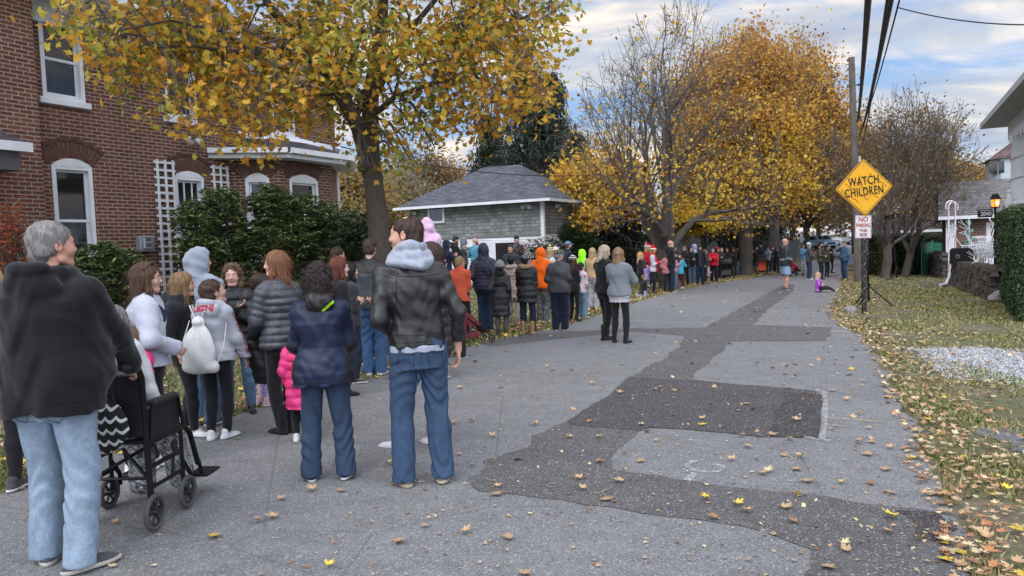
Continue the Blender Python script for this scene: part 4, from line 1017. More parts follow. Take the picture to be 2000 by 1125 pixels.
# ------------------------------------------------------------------ grass blades
t = NT('grass_blade'); a = t.node('ShaderNodeAttribute', attribute_name='tint'); t.col(a.outputs['Color']); t.rough(.7); M_GRASS = t.m
def grass(side, n):
    yy = 2.6 + 34 * nr.rand(n) ** 1.7
    if side > 0: xx = np.array([XRn(y) for y in yy]) + .02 + nr.rand(n) ** 1.2 * (1.5 + yy * .42)
    else: xx = np.array([XL(y) for y in yy]) + .03 - nr.rand(n) ** 1.4 * (4.5 + .12 * yy)
    # patchy: dirt near the road edge and between clumps
    g1 = np.sin(xx * 1.9 + 1.3 * np.sin(yy * 1.1)) * np.sin(yy * 1.5 + xx * .7) + .5 * np.sin(xx * 4.7 + yy * 3.1) * np.sin(yy * 5.3 - xx * 2)
    keep = g1 + nr.randn(n) * .35 > (-.12 if side > 0 else -.7); 
    if side > 0:
        A0, A1 = gp(1800, 684), gp(1960, 756); keep &= ~((xx > A0.x - .2) & (yy < A0.y + .1) & (yy > A1.y - .1) & (nr.rand(n) > .12))
    xx, yy, g1 = xx[keep], yy[keep], g1[keep]; m = len(xx)
    P = np.stack([xx, yy, -SLOPE * xx + .0], 1); hgt = nr.uniform(.025, .07, m); wd = (.004 + .0009 * yy)
    S = np.stack([wd, wd, hgt], 1)
    base = np.where((g1 > .35)[:, None], np.array([.10, .15, .035]), np.array([.20, .19, .085])); dry = nr.rand(m) < .42; base[dry] = (.30, .25, .12)
    scatter_mesh('grass', [(-1, 0, 0), (1, 0, 0), (.2, .8, 1)], [[(0, 1, 2)]], P, S, nr.rand(m) * 6.28, nr.randn(m, 2) * .5, M_GRASS, base * nr.uniform(.6, 1.4, (m, 1)))
grass(1, 150000); grass(-1, 90000)
# ------------------------------------------------------------------ building materials
def mbrick(name, ax=('x', 'z'), c1=(.165, .060, .043), c2=(.088, .035, .027), mortar=(.31, .26, .205), bw=.205, bh=.0685, ms=.009, off=.5):
    t = NT(name); s_ = t.sep(t.coord()); ix = {'x': 0, 'y': 1, 'z': 2}; co = t.comb(s_[ix[ax[0]]], s_[ix[ax[1]]])
    b = t.node('ShaderNodeTexBrick', offset=off, offset_frequency=2); t.link(co, b.inputs['Vector']); b.inputs['Color1'].default_value = (*c1, 1); b.inputs['Color2'].default_value = (*c2, 1); b.inputs['Mortar'].default_value = (*mortar, 1)
    for k, v in (('Scale', 1), ('Mortar Size', ms), ('Mortar Smooth', .15), ('Bias', -.1), ('Brick Width', bw), ('Row Height', bh)): b.inputs[k].default_value = v
    f = t.noise(t.coord(), 1.2, 5, .65); g = t.noise(t.coord(), 30, 4, .7)
    c = t.mix(.4, b.outputs['Color'], t.ramp(f, [(.3, .55), (.7, 1.35)]), 'MULTIPLY'); c = t.mix(.45, c, t.ramp(g, [(.3, .55), (.7, 1.35)]), 'MULTIPLY'); t.col(c); t.rough(.85)
    t.bump(b.outputs['Fac'], .9, -.008, t.bump(g, .4, .004)); return t.m
M_BRICK = mbrick('red_brick'); M_ARCH = mbrick('arch_brick', ('z', 'x'), bw=.23, bh=.07)
M_WHITE = mplain('white_trim_paint', (.66, .68, .72), .5, 0, .07, 3, .05); M_WOODW = mplain('white_lattice_paint', (.60, .62, .64), .6, 0, .12, 5, .1)
M_BROWN = mplain('brown_downspout_metal', (.040, .036, .038), .4, .3, .2, 3, .05); M_BLACKM = mplain('black_metal', (.012, .012, .013), .42, .4, .2, 9, .05)
M_GREYBOX = mplain('grey_meter_box', (.24, .25, .27), .5, .2, .12, 5, .05)
t = NT('window_glass'); f = t.noise(t.coord(), 2.2, 4, .6); t.col((.02, .022, .026)); t.rough(.06); t.b.inputs['Specular IOR Level'].default_value = .75; t.bump(f, .12, .02); M_GLASS = t.m
t = NT('curtain_cloth'); s_ = t.sep(t.coord()); wv = t.math('SINE', t.math('MULTIPLY', s_[0], 48)); t.col(t.ramp(t.math('MULTIPLY_ADD', wv, .5, .5), [(0, (.05, .05, .06)), (1, (.15, .15, .17))])); t.rough(.9); M_CURT = t.m
t = NT('clear_glass'); t.col((.02, .022, .025)); t.rough(.03); t.b.inputs['Alpha'].default_value = .45; t.b.inputs['Specular IOR Level'].default_value = 1.0; M_CLEAR = t.m
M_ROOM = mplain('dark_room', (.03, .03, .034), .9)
def mshingle(name, c, ax=('x', 'y'), bw=.30, bh=.14, var=.35, dark=.35):
    t = NT(name); s_ = t.sep(t.coord()); ix = {'x': 0, 'y': 1, 'z': 2}; co = t.comb(s_[ix[ax[0]]], s_[ix[ax[1]]])
    b = t.node('ShaderNodeTexBrick', offset=.37, offset_frequency=2); t.link(co, b.inputs['Vector']); b.inputs['Color1'].default_value = (*sc(c, 1 + var), 1); b.inputs['Color2'].default_value = (*sc(c, 1 - var), 1); b.inputs['Mortar'].default_value = (*sc(c, dark), 1)
    for k, v in (('Scale', 1), ('Mortar Size', .012), ('Mortar Smooth', .3), ('Bias', -.1), ('Brick Width', bw), ('Row Height', bh)): b.inputs[k].default_value = v
    f = t.noise(t.coord(), 3, 5, .7); t.col(t.mix(.5, b.outputs['Color'], t.ramp(f, [(.3, .6), (.7, 1.4)]), 'MULTIPLY')); t.rough(.9); t.bump(b.outputs['Fac'], .6, -.01, t.bump(t.noise(t.coord(), 60, 3), .4, .004)); return t.m
M_ROOFG = mshingle('grey_roof_shingle', (.075, .078, .095), ('x', 'z'), .28, .075); M_ROOFB = mshingle('slate_roof_shingle', (.06, .055, .06))
M_SNOW = mplain('white_flashing', (.72, .74, .78), .6)
def wall(name, root, x0, x1, z0, z1, holes, mat, depth=.12, y=0.0, yback=.3):
    """front skin with openings and reveals, plus a back and sides; holes: (a, b, c, d)"""
    xs = sorted({x0, x1, *[h for q in holes for h in q[:2]]}); zs = sorted({z0, z1, *[h for q in holes for h in q[2:4]]}); mb = MB(); xs = [x for x in xs if x0 <= x <= x1]; zs = [z for z in zs if z0 <= z <= z1]
    ins = lambda x, z: any(a < x < b and c < z < d for a, b, c, d in holes)
    for i in range(len(xs) - 1):
        for j in range(len(zs) - 1):
            if not ins((xs[i] + xs[i + 1]) / 2, (zs[j] + zs[j + 1]) / 2): mb.raw([(xs[i], y, zs[j]), (xs[i + 1], y, zs[j]), (xs[i + 1], y, zs[j + 1]), (xs[i], y, zs[j + 1])], [(0, 1, 2, 3)])
    for a, b, c, d in holes:
        mb.raw([(a, y, c), (b, y, c), (b, y, d), (a, y, d), (a, y + depth, c), (b, y + depth, c), (b, y + depth, d), (a, y + depth, d)], [(0, 4, 5, 1), (1, 5, 6, 2), (2, 6, 7, 3), (3, 7, 4, 0)])
    mb.raw([(x0, y, z0), (x1, y, z0), (x1, y, z1), (x0, y, z1), (x0, yback, z0), (x1, yback, z0), (x1, yback, z1), (x0, yback, z1)], [(0, 3, 7, 4), (1, 5, 6, 2), (3, 2, 6, 7), (4, 7, 6, 5)])
    return mb.build(name, mat, root)
def window(root, a, b, c, d, arch=0.0, meet=.5, grid=None, curt=True, sill=True, fw=.07, lbl=None, statue=False):
    """sash window in the opening a..b x c..d, y = 0 is the wall face"""
    mb = MB(); y0, y1 = .03, .10
    mb.box((a, y0 - .045, c), (a + fw, y1, d)); mb.box((b - fw, y0 - .045, c), (b, y1, d)); mb.box((a + fw, y0 - .043, d - fw), (b - fw, y1, d)); mb.box((a + fw, y0 - .043, c), (b - fw, y1, c + fw))
    # inner sashes
    zm = c + (d - c) * meet; s2 = .045; A, B, C, D = a + fw, b - fw, c + fw, d - fw
    for (zl, zh, yy) in ((zm - .02, D, .05), (C, zm + .02, .075)):
        mb.box((A, yy, zl), (A + s2, yy + .03, zh)); mb.box((B - s2, yy, zl), (B, yy + .03, zh)); mb.box((A + s2, yy + .002, zl), (B - s2, yy + .028, zl + s2)); mb.box((A + s2, yy + .002, zh - s2), (B - s2, yy + .028, zh))
    if grid:
        nx, nz = grid
        for i in range(1, nx): x = A + (B - A) * i / nx; mb.box((x - .012, .040, C + .03), (x + .012, .066, D - .03))
        for j in range(1, nz): z = C + (D - C) * j / nz; mb.box((A + .03, .043, z - .012), (B - .03, .063, z + .012))
    if arch:   # arched white head panel
        n = 10; P = [(a + (b - a) * i / n, d - .002 + arch * math.sin(pi * i / n) ** .8) for i in range(n + 1)]; mb.prism([(a, d - .01)] + P[1:-1] + [(b, d - .01)], -.018, .08)
    w_ = mb.build('window', M_WHITE, root)
    if lbl: w_['label'] = lbl
    MB().box((A + .002, .088, C), (B - .002, .094, D)).build('pane', M_CLEAR, w_)
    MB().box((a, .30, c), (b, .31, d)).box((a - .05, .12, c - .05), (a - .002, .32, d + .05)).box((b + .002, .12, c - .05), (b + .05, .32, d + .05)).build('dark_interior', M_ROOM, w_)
    if curt:
        m = MB(); n = 40; V = []; F = []
        for i in range(n + 1):
            x = A + (B - A) * i / n; yy = .17 + .018 * sin(i * 1.9) + .01 * sin(i * .7); V += [(x, yy, C), (x, yy, D if curt is True else C + (D - C) * curt)]
            if i: F.append((2 * i - 2, 2 * i, 2 * i + 1, 2 * i - 1))
        m.raw(V, F).build('curtain', M_CURT, w_, True)
    if sill: MB().bbox((a - .08, -.07, c - .11), (b + .08, .04, c - .002), .012).build('sill', M_WHITE, w_)
    return w_
def brick_arch(root, a, b, z, rise, h=.24, y=-.012, mat=None, n=15):
    """soldier-course segmental arch over an opening, each brick set apart by a mortar joint"""
    wd = (b - a) / 2 + .06; xc = (a + b) / 2; R_ = (wd * wd + rise * rise) / (2 * rise); zc_ = z + rise - R_; th = math.asin(wd / R_); mb = MB()
    for i in range(n):
        a0 = -th + 2 * th * i / n; a1 = -th + 2 * th * (i + .84) / n
        P = [(xc + r_ * sin(q), zc_ + r_ * cos(q)) for r_, q in ((R_, a0), (R_, a1), (R_ + h, a1), (R_ + h, a0))]; mb.prism(P, y, .05)
    m2 = MB(); N = 20; P = [(xc + R_ * sin(-th + 2 * th * i / N), zc_ + R_ * cos(-th + 2 * th * i / N)) for i in range(N + 1)] + [(xc + (R_ + h + .005) * sin(th - 2 * th * i / N), zc_ + (R_ + h + .005) * cos(th - 2 * th * i / N)) for i in range(N + 1)]
    for i in range(N): m2.prism([P[i], P[i + 1], P[2 * N - i], P[2 * N + 1 - i]], -.004, .03)
    m2.build('mortar_bed', mplain('mortar', (.30, .26, .21), .9), root)
    # header course on top
    R2 = R_ + h + .008
    for i in range(n // 2 + 2):
        k = n // 2 + 2; a0 = -th + 2 * th * i / k; a1 = -th + 2 * th * (i + .93) / k; P = [(xc + r_ * sin(q), zc_ + r_ * cos(q)) for r_, q in ((R2, a0), (R2, a1), (R2 + .06, a1), (R2 + .06, a0))]; mb.prism(P, y - .012, .05)
    return mb.build('brick_arch', mat or mplain('arch_brick_clay', (.095, .045, .034), .85, 0, .3, 14, .2), root)
def gutter(root, x0, x1, y, z, name='gutter'):
    return MB().prism([(y, z), (y - .13, z + .03), (y - .14, z + .13), (y - .15, z + .13), (y - .15, z + .02), (y - .10, z - .012), (y, z - .012)], x0, x1, 'x').build(name, M_WHITE, root)
# ------------------------------------------------------------------ brick house on the left
A0 = atY(81, 130, 12.8); HU = Vector((.51, 1, 0)).normalized(); HN = Vector((HU.y, -HU.x, 0)); HRZ = math.atan2(HU.y, HU.x)
HO = Vector((A0.x, A0.y, 0)); HZ = gz(HO.x - 2, HO.y) - .02; HO.z = HZ
house = thing('brick_house', 'two storey red brick house with white sash windows and a bay', 'house', HO, HRZ)
def hx(px, py, off=0.0):
    """photo pixel on the facade (pushed out by off) -> local x, z"""
    p = onplane(px, py, HO + HN * off, HN); d = p - HO; return d.dot(HU), d.z
X_W0 = hx(36, 60)[0]; 
win = {'w2a': (hx(77, 30), hx(165, 195)), 'w1a': (hx(100, 322), hx(183, 470)), 'ws': (hx(339, 335), hx(397, 400)), 'w2b': (hx(322, 130), hx(365, 240)), 'w2c': (hx(538, 200), hx(570, 268))}
zs2 = hx(130, 200)[1] + .03; zt2 = zs2 + (hx(77, 30)[1] - hx(78, 189)[1])
z1t = hx(101, 312)[1]; z1b = z1t - 2.0
xe = hx(655, 330)[0] + .05; zeave = hx(180, 0, .5)[1]
zeave = hx(285, 65)[1] + .05
wa = (hx(77, 100)[0], hx(165, 150)[0] - .02); w1 = (hx(101, 350)[0], hx(180, 350)[0]); wsx = (hx(340, 350)[0], hx(397, 350)[0]); w2b = (hx(322, 180)[0], hx(322, 180)[0] + (wa[1] - wa[0])); w2c = (hx(530, 230)[0], hx(575, 240)[0])
zsw = hx(345, 338)[1]
holes = [(wa[0], wa[1], zs2, zt2), (w1[0], w1[1], z1b, z1t - .08), (wsx[0], wsx[1], zsw - 1.25, zsw - .06), (w2b[0], w2b[1], zs2, zt2), (w2c[0], w2c[1], zs2, zt2)]
X0H = X_W0 - 4.5
wall('wall', house, X0H, xe, 0, zeave, holes, M_BRICK, .13, 0, 7.0)
pr0, pr1 = hx(9, 100, .35)[0], X_W0
MB().box((pr0 - 3.5, -.35, 0), (X_W0 + .02, .05, zeave - .002)).build('wall', M_BRICK, house)
window(house, *holes[0], curt=True); window(house, *holes[1], arch=.13, curt=False); window(house, *holes[2], arch=.12, meet=.5, grid=(3, 2), curt=False)
window(house, *holes[3]); window(house, *holes[4])
brick_arch(house, w1[0], w1[1], z1t - .07, .15, .26); brick_arch(house, wsx[0], wsx[1], zsw - .05, .14, .26)
# small bust on the sill inside the ground floor window
mb = MB(); cxw = (w1[0] + w1[1]) / 2 + .08; zb = hx(150, 445)[1]; mb.ball((cxw, .22, zb + .10), (.075, .075, .10)); mb.ball((cxw, .22, zb - .10), (.12, .08, .14)); mb.tube([(cxw, .22, zb - .3), (cxw, .22, zb)], [.10, .05], 10)
tag(mb.build('bust', mplain('plaster_bust', (.35, .28, .2), .7), None, True, HO, HRZ), 'small tan plaster bust standing inside the ground floor window', 'bust')
# base course
mb = MB(); 
for i in range(int((xe - X_W0) / .082)): mb.box((X_W0 + .1 + i * .082, -.018, .30), (X_W0 + .1 + i * .082 + .066, .02, .52))
mb.build('base_course', mplain('base_brick', (.09, .04, .032), .85, 0, .3, 14, .2), house)
MB().box((X_W0 + .03, -.03, 0), (xe, .02, .28)).build('foundation', mplain('foundation_stone', (.20, .19, .18), .9, 0, .2, 4, .3), house)
# cornice, roof
MB().box((X0H - .5, -.06, zeave - .34), (xe + .03, .02, zeave - .003)).build('frieze', M_WHITE, house)
MB().box((X0H - .5, -.62, zeave), (xe + .55, .2, zeave + .05)).box((X0H - .5, -.66, zeave + .0), (xe + .58, -.62, zeave + .17)).build('soffit', M_WHITE, house)
gutter(house, X0H - .5, xe + .6, -.66, zeave + .06)
xm = xe + .6; mb = MB(); mb.raw([(X0H - .5, -.68, zeave + .18), (xm, -.68, zeave + .18), (xm - 4, 3.5, zeave + 2.6), (X0H - .5, 3.5, zeave + 2.6), (xm, 7.6, zeave + .18), (X0H - .5, 7.6, zeave + .18)], [(0, 1, 2, 3), (1, 4, 2), (3, 2, 4, 5), (0, 3, 5)]); mb.build('roof', M_ROOFB, house)
# downspouts
mb = MB(); xd = hx(57, 200)[0]; 
mb.box((xd - .055, -.13, .1), (xd + .055, -.03, zeave - .25)).box((xd - .07, -.14, zeave - .25), (xd + .07, -.02, zeave - .05))
for z in (1.5, 3.6, 5.4): mb.box((xd - .075, -.136, z), (xd + .075, -.0, z + .04))
mb.build('downspout', M_BROWN, house)
MB().tube([(xe - .12, -.10, .1), (xe - .12, -.10, hx(658, 312)[1]), (xe - .3, -.35, hx(658, 312)[1] + .25)], .055, 8).build('downspout', M_WHITE, house, True)
# lattice panels
def trellis(pxc, pyt, zlow, n, wd):
    x0, zt = hx(pxc, pyt); mb = MB()
    for k in (0, .5, 1): mb.box((x0 + k * wd, -.075, zlow), (x0 + k * wd + .045, -.050, zt))
    z = zt - .03; i = 0
    while z > zlow + .05: mb.box((x0 - .04, -.052 + .0, z - .045), (x0 + wd + .085, -.03, z)); z -= .15; i += 1
    return mb
t1 = thing('garden_trellis', 'tall white lattice trellis on the brick wall beside the meter box', 'trellis', HO, HRZ, 'white trellises on the brick wall'); trellis(300, 311, .35, 0, .36).build('lattice', M_WOODW, t1)
t1 = thing('garden_trellis', 'white lattice trellis half hidden behind the rhododendron bush', 'trellis', HO, HRZ, 'white trellises on the brick wall'); trellis(411, 322, .4, 0, .36).build('lattice', M_WOODW, t1)
# meter box
bx, bz = hx(263, 461); bx2, bz2 = hx(294, 492); t1 = thing('meter_box', 'grey electric meter box on the brick wall', 'meter box', HO, HRZ)
MB().bbox((bx, -.16, bz2), (bx2, .0, bz), .02).build('case', M_GREYBOX, t1); MB().box((bx + .06, -.185, bz2 + .07), (bx2 - .09, -.162, bz - .05)).build('cover', mplain('meter_cover', (.42, .43, .45), .5), t1)
mb = MB()
for i in range(3):
    for j in range(2): x_ = bx + .085 + i * (bx2 - bx - .2) / 3; z_ = bz2 + .10 + j * .10; mb.box((x_, -.192, z_), (x_ + .05, -.186, z_ + .07))
mb.build('window_slot', mplain('meter_glass', (.12, .13, .14), .3), t1)
# flood lamps on the facade
def floodlamp(root, x, y, z, n=2, rz=0.0):
    g_ = MB(); g_.tube([(x, y, z), (x, y - .05, z)], .055, 10); 
    for k in range(n):
        sx_ = (-1, 1)[k] if n == 2 else 0
        g_.tube([(x, y - .05, z), (x + sx_ * .07, y - .10, z - .01)], .018, 6); g_.tube([(x + sx_ * .07, y - .09, z + .0), (x + sx_ * .11, y - .16, z - .04), (x + sx_ * .14, y - .22, z - .08)], [.035, .06, .075], 10)
    return g_.build('flood_lamp', mplain('lamp_housing', (.50, .50, .50), .5), root, True)
fx, fz = hx(368, 272); t1 = thing('security_lamp', 'twin white security lamp on the brick house above the small window', 'lamp', HO, HRZ); floodlamp(t1, fx, 0, fz)
# ---- bay window
b0 = hx(452, 400)[0]; PB = .85
b1w = onplane(550, 400, HO + HN * PB, HN); b1 = (b1w - HO).dot(HU); b2 = (onplane(650, 400, HO + HN * PB, HN) - HO).dot(HU); b2 = min(b2, xe - .15)
zbt = hx(550, 312, PB)[1]
def bay_face(xa, ya, xb, yb, winfrac, ztop, zwin, wl, arch=True):
    L = math.hypot(xb - xa, yb - ya); r_ = bpy.data.objects.new('bay_wall', None)
    an = math.atan2(yb - ya, xb - xa)
    f0, f1 = winfrac; hl = [(L * f0, L * f1, wl, zwin)] if winfrac[1] else []
    o = wall('bay_wall', house, 0, L, 0, ztop, hl, M_BRICK, .12, 0, .16); o.location = (xa, ya, 0); o.rotation_euler = (0, 0, an)
    if hl:
        sub = bpy.data.objects.new('bay_window', None); COL.objects.link(sub); sub.parent = house; sub.location = (xa, ya, 0); sub.rotation_euler = (0, 0, an)
        window(sub, *hl[0], arch=.12, curt=True, lbl=None); brick_arch(sub, hl[0][0], hl[0][1], zwin + .01, .13, .24, n=14)
    bpy.data.objects.remove(r_)
zwt = hx(505, 345, .45)[1] - .05; 
bay_face(b0, 0, b1, -PB, (.30, .78), zbt, zwt, zwt - 1.75); zwt2 = hx(592, 350, PB)[1] - .02
bay_face(b1, -PB, b2, -PB, (.16, .70), zbt, zwt2, zwt2 - 1.6); bay_face(b2, -PB, xe, 0, (0, 0), zbt, 0, 0)
ov = .38; P0 = [(b0 - .55, .0), (b1 - .12, -PB - ov), (b2 + .25, -PB - ov), (xe + .55, .0)]
mb = MB(); mb.prism(P0, zbt, zbt + .08, 'z'); mb.build('bay_soffit', M_WHITE, house)
mb = MB()
for k in range(3):
    a_, b_ = Vector((*P0[k], 0)), Vector((*P0[k + 1], 0)); n_ = Vector(((b_ - a_).y, -(b_ - a_).x, 0)).normalized(); z = zbt + .10
    V = [];
    for q in (a_, b_):
        for o_, dz_ in ((0, 0), (.07, .02), (.09, .11), (.105, .11), (.105, .0), (.05, -.02)): V.append((q.x + n_.x * o_, q.y + n_.y * o_, z + dz_))
    mb.raw(V, [(i, (i + 1) % 6, 6 + (i + 1) % 6, 6 + i) for i in range(6)] + [tuple(range(6)), tuple(range(11, 5, -1))])
mb.build('bay_gutter', M_WHITE, house)
P1 = [(b0 + .5, -.002), (b1 + .35, -.35), (b2 - .3, -.35), (xe - .2, -.002)]; V = [(x, y, zbt + .14) for x, y in P0] + [(x, y, zbt + .56) for x, y in P1]
mb = MB(); mb.raw(V, [(0, 1, 5, 4), (1, 2, 6, 5), (2, 3, 7, 6), (4, 5, 6, 7)]); mb.build('bay_roof', M_ROOFB, house)
mb = MB(); Q1 = [(b0 + .3, -.002), (b1 + .30, -.42), (b2 - .25, -.42), (xe - .1, -.002)]; V = [(x, y, zbt + .52) for x, y in Q1] + [(x * .98 + .02 * b1, y * .6, zbt + .66) for x, y in Q1]; mb.raw(V, [(0, 1, 5, 4), (1, 2, 6, 5), (2, 3, 7, 6), (4, 5, 6, 7)]); mb.build('roof_flashing', M_SNOW, house)
# side porch roof edge at far left
pz = hx(20, 296, .9)[1]; px1 = hx(42, 290, .9)[0]
MB().box((px1 - 3.5, -1.2, pz - .02), (px1, -.36, pz + .12)).build('porch_gutter', M_WHITE, house)
MB().raw([(px1 - 3.5, -1.15, pz + .13), (px1 - .03, -1.15, pz + .13), (px1 - .35, -.36, pz + .5), (px1 - 3.5, -.36, pz + .5)], [(0, 1, 2, 3)]).build('porch_roof', M_ROOFB, house)
MB().raw([(px1 - 3.5, -.85, pz + .30), (px1 - .28, -.85, pz + .30), (px1 - .33, -.37, pz + .52), (px1 - 3.5, -.37, pz + .52)], [(0, 1, 2, 3)]).build('roof_flashing', M_SNOW, house)
MB().box((px1 - 3.5, -1.1, pz - .30), (px1 - .15, -.36, pz - .03)).build('porch_beam', mplain('porch_timber', (.10, .10, .11), .8), house)
# ------------------------------------------------------------------ hip-roofed garage
GC = gp(1056, 530); GC = Vector((atY(1060, 400, 28.5).x, 28.5, 0)); GC.z = gz(GC.x, GC.y) - .1; GU = Vector((.51, 1, 0)).normalized(); GRZ = math.atan2(GU.y, GU.x); GN = Vector((GU.y, -GU.x, 0))
garage = thing('garage', 'low grey shingled garage with a hipped dark roof and white lower boards', 'garage', GC, GRZ)
# local x: along the street, away; local y: to the left
zge = zat(GC, 390) - GC.z; LX = 5.1; GL = Vector((-GU.y, GU.x, 0))
pe = onplane(800, 420, GC, GU); LY = (pe - GC).dot(GL); zsp = zat(GC, 457) - GC.z
M_SHX = mshingle('grey_wall_shingle', (.20, .215, .21), ('y', 'z'), .30, .135, .28, .5); M_SHY = mshingle('weathered_wall_shingle', (.21, .21, .195), ('x', 'z'), .22, .13, .3, .45)
p1 = onplane(865, 416, GC, GU); wy = (p1 - GC).dot(GL); wz = p1.z - GC.z
def clap(mb, axis, a, b, z0, z1, y):
    z = z0
    while z < z1 - .01:
        h_ = min(.11, z1 - z)
        if axis == 'x': mb.raw([(a, y - .022, z), (b, y - .022, z), (b, y, z + h_), (a, y, z + h_), (a, y, z), (b, y, z)], [(0, 1, 2, 3), (0, 4, 5, 1)])
        else: mb.raw([(y - .022, b, z), (y - .022, a, z), (y, a, z + h_), (y, b, z + h_), (y, b, z), (y, a, z)], [(0, 1, 2, 3), (0, 4, 5, 1)])
        z += h_
# window to the left of the corner faces local -x ; walls
mb = MB(); mb.mat(0); mb.box((0, 0, zsp), (LX, LY, zge)); mb.build('upper_wall', M_SHX, garage)
MB().box((.0, -.012, zsp + .002), (LX, .0 - .001, zge - .002)).build('side_wall', M_SHY, garage)
M_CLAP = mplain('white_clapboard', (.62, .64, .67), .6, 0, .08, 2, .05)
mb = MB(); mb.box((.02, .02, 0), (LX, LY, zsp)); clap(mb, 'y', .0, LY, 0, zsp - .05, .0); clap(mb, 'x', 0, LX, 0, zsp - .05, .0); mb.build('lower_wall', M_CLAP, garage)
MB().box((-.05, -.05, 0), (.08, .09, zge)).build('corner_board', M_WHITE, garage); MB().box((-.045, -.04, zsp - .05), (.0, LY, zsp + .03)).build('belt_board', mplain('belt_grey', (.16, .17, .17), .7), garage)
def gwin(y0, y1, z0, z1, fr=.09, parent=garage):
    mb = MB()
    for a in ((-.06, y0 - fr, z0 - fr), (-.06, y0 - fr, z1)): mb.box(a, (.0, y1 + fr, a[2] + fr))
    mb.box((-.058, y0 - fr, z0), (.0, y0, z1)); mb.box((-.058, y1, z0), (.0, y1 + fr, z1)); w_ = mb.build('window', M_WHITE, parent)
    MB().box((-.045, y0, z0), (-.035, y1, z1)).build('pane', M_GLASS, w_); return w_
gwin(wy + .0, wy + .62, wz - .32, wz + .26); pw = onplane(984, 478, GC, GU); yw = (pw - GC).dot(GL)
w_ = gwin(yw - .55, yw + .35, .15, zsp - .28, .13); MB().box((-.05, yw - .5, .95), (-.022, yw + .3, 1.0)).build('meeting_rail', M_WHITE, w_)
oh = .45; rz_ = zge; top = 1.72; r0 = LX / 2
V = [(-oh, -oh, rz_), (LX + oh, -oh, rz_), (LX + oh, LY + oh, rz_), (-oh, LY + oh, rz_), (r0, 2.2, rz_ + top), (r0, LY - 2.2, rz_ + top)]
MB().raw(V, [(0, 1, 4), (1, 2, 5, 4), (2, 3, 5), (3, 0, 4, 5)]).build('roof', mshingle('charcoal_roof_shingle', (.085, .088, .105), ('y', 'z'), .26, .062, .35, .5), garage)
mb = MB(); mb.box((-oh - .1, -oh - .1, rz_ - .08), (LX + oh + .1, -oh, rz_ + .02)); mb.box((-oh - .1, -oh, rz_ - .08), (-oh, LY + oh, rz_ + .02)); mb.box((-oh, -oh, rz_ - .04), (LX + oh, 0, rz_ - .01)); mb.box((-oh, 0, rz_ - .04), (0, LY + oh, rz_ - .01)); mb.build('gutter', M_WHITE, garage)
MB().tube([(LX + .3, -oh, rz_ - .1), (LX + .1, -.15, rz_ - .5), (LX + .1, -.12, .2)], .05, 8).build('downspout', M_WHITE, garage, True)
def glamp(y, z, side):
    mb = MB()
    for k in (-1, 1):
        if side: mb.tube([(0, y, z), (-.09, y + k * .1, z), (-.2, y + k * .16, z - .07)], [.03, .05, .085], 9)
        else: mb.tube([(y, 0, z), (y + k * .1, -.09, z), (y + k * .16, -.2, z - .07)], [.03, .05, .085], 9)
    mb.cbox((0, y, z) if side else (y, 0, z), (.12, .12, .12)); return mb.build('security_lamp', mplain('lamp_housing', (.5, .5, .5), .5), garage, True)
pl = onplane(1031, 402, GC, GU); glamp((pl - GC).dot(GL), pl.z - GC.z, True); pl = onplane(808, 414, GC, GU); glamp((pl - GC).dot(GL), pl.z - GC.z, True)
pl = onplane(1082, 400, GC, GN); glamp((pl - GC).dot(GU), pl.z - GC.z, False)
# ------------------------------------------------------------------ trees
def mbark(name, c, scale=1.0):
    t = NT(name); co = t.mapping(t.coord(), (1, 1, .22)); f = t.noise(co, 16 * scale, 6, .7, .5); g = t.noise(t.coord(), 1.5, 4)
    t.col(t.mix(.5, t.ramp(f, [(.3, sc(c, .45)), (.7, sc(c, 1.9))]), t.ramp(g, [(.3, sc(c, .7)), (.7, sc(c, 1.3))]))); t.rough(.95); t.bump(f, 1.0, .06); return t.m
M_BARK = mbark('maple_bark', (.10, .080, .066), 2.2); M_BARK2 = mbark('grey_bark', (.10, .085, .075), .5); M_TWIG = mplain('twig_bark', (.11, .092, .082), .9, 0, .2, 4, 0)
M_LEAFN = mleaf('autumn_leaf', .5); M_LEAFG = mleaf('evergreen_leaf', .12)
for m_ in (M_LEAFG,): m_.node_tree.nodes['Principled BSDF'].inputs['Roughness'].default_value = .42
def tubes(name, segs, mat, parent, k=5, smooth=True):
    """segs: (a, b, ra, rb) rows -> one mesh of tapered limbs"""
    A = np.array([s_[0] for s_ in segs], np.float32); B = np.array([s_[1] for s_ in segs], np.float32); ra = np.array([s_[2] for s_ in segs]); rb = np.array([s_[3] for s_ in segs])
    if k >= 8: D_ = B - A; D_ /= np.linalg.norm(D_, axis=1)[:, None] + 1e-9; A = A - D_ * (ra * .35)[:, None]; B = B + D_ * (rb * .35)[:, None]
    d = B - A; d /= np.linalg.norm(d, axis=1)[:, None] + 1e-9; up_ = np.where(np.abs(d[:, 2:3]) < .9, np.array([[0, 0, 1.]]), np.array([[1., 0, 0]])); u = np.cross(d, up_); u /= np.linalg.norm(u, axis=1)[:, None]; v = np.cross(d, u)
    a = np.arange(k) * 2 * pi / k; ring = u[:, None, :] * np.cos(a)[None, :, None] + v[:, None, :] * np.sin(a)[None, :, None]
    V = np.concatenate([A[:, None] + ring * ra[:, None, None], B[:, None] + ring * rb[:, None, None]], 1); n = len(segs); base = (np.arange(n) * 2 * k)[:, None]
    F = np.concatenate([base + np.array([[j, (j + 1) % k, k + (j + 1) % k, k + j]]) for j in range(k)])
    return npmesh(name, V.reshape(-1, 3), F, mat, parent, smooth=smooth)
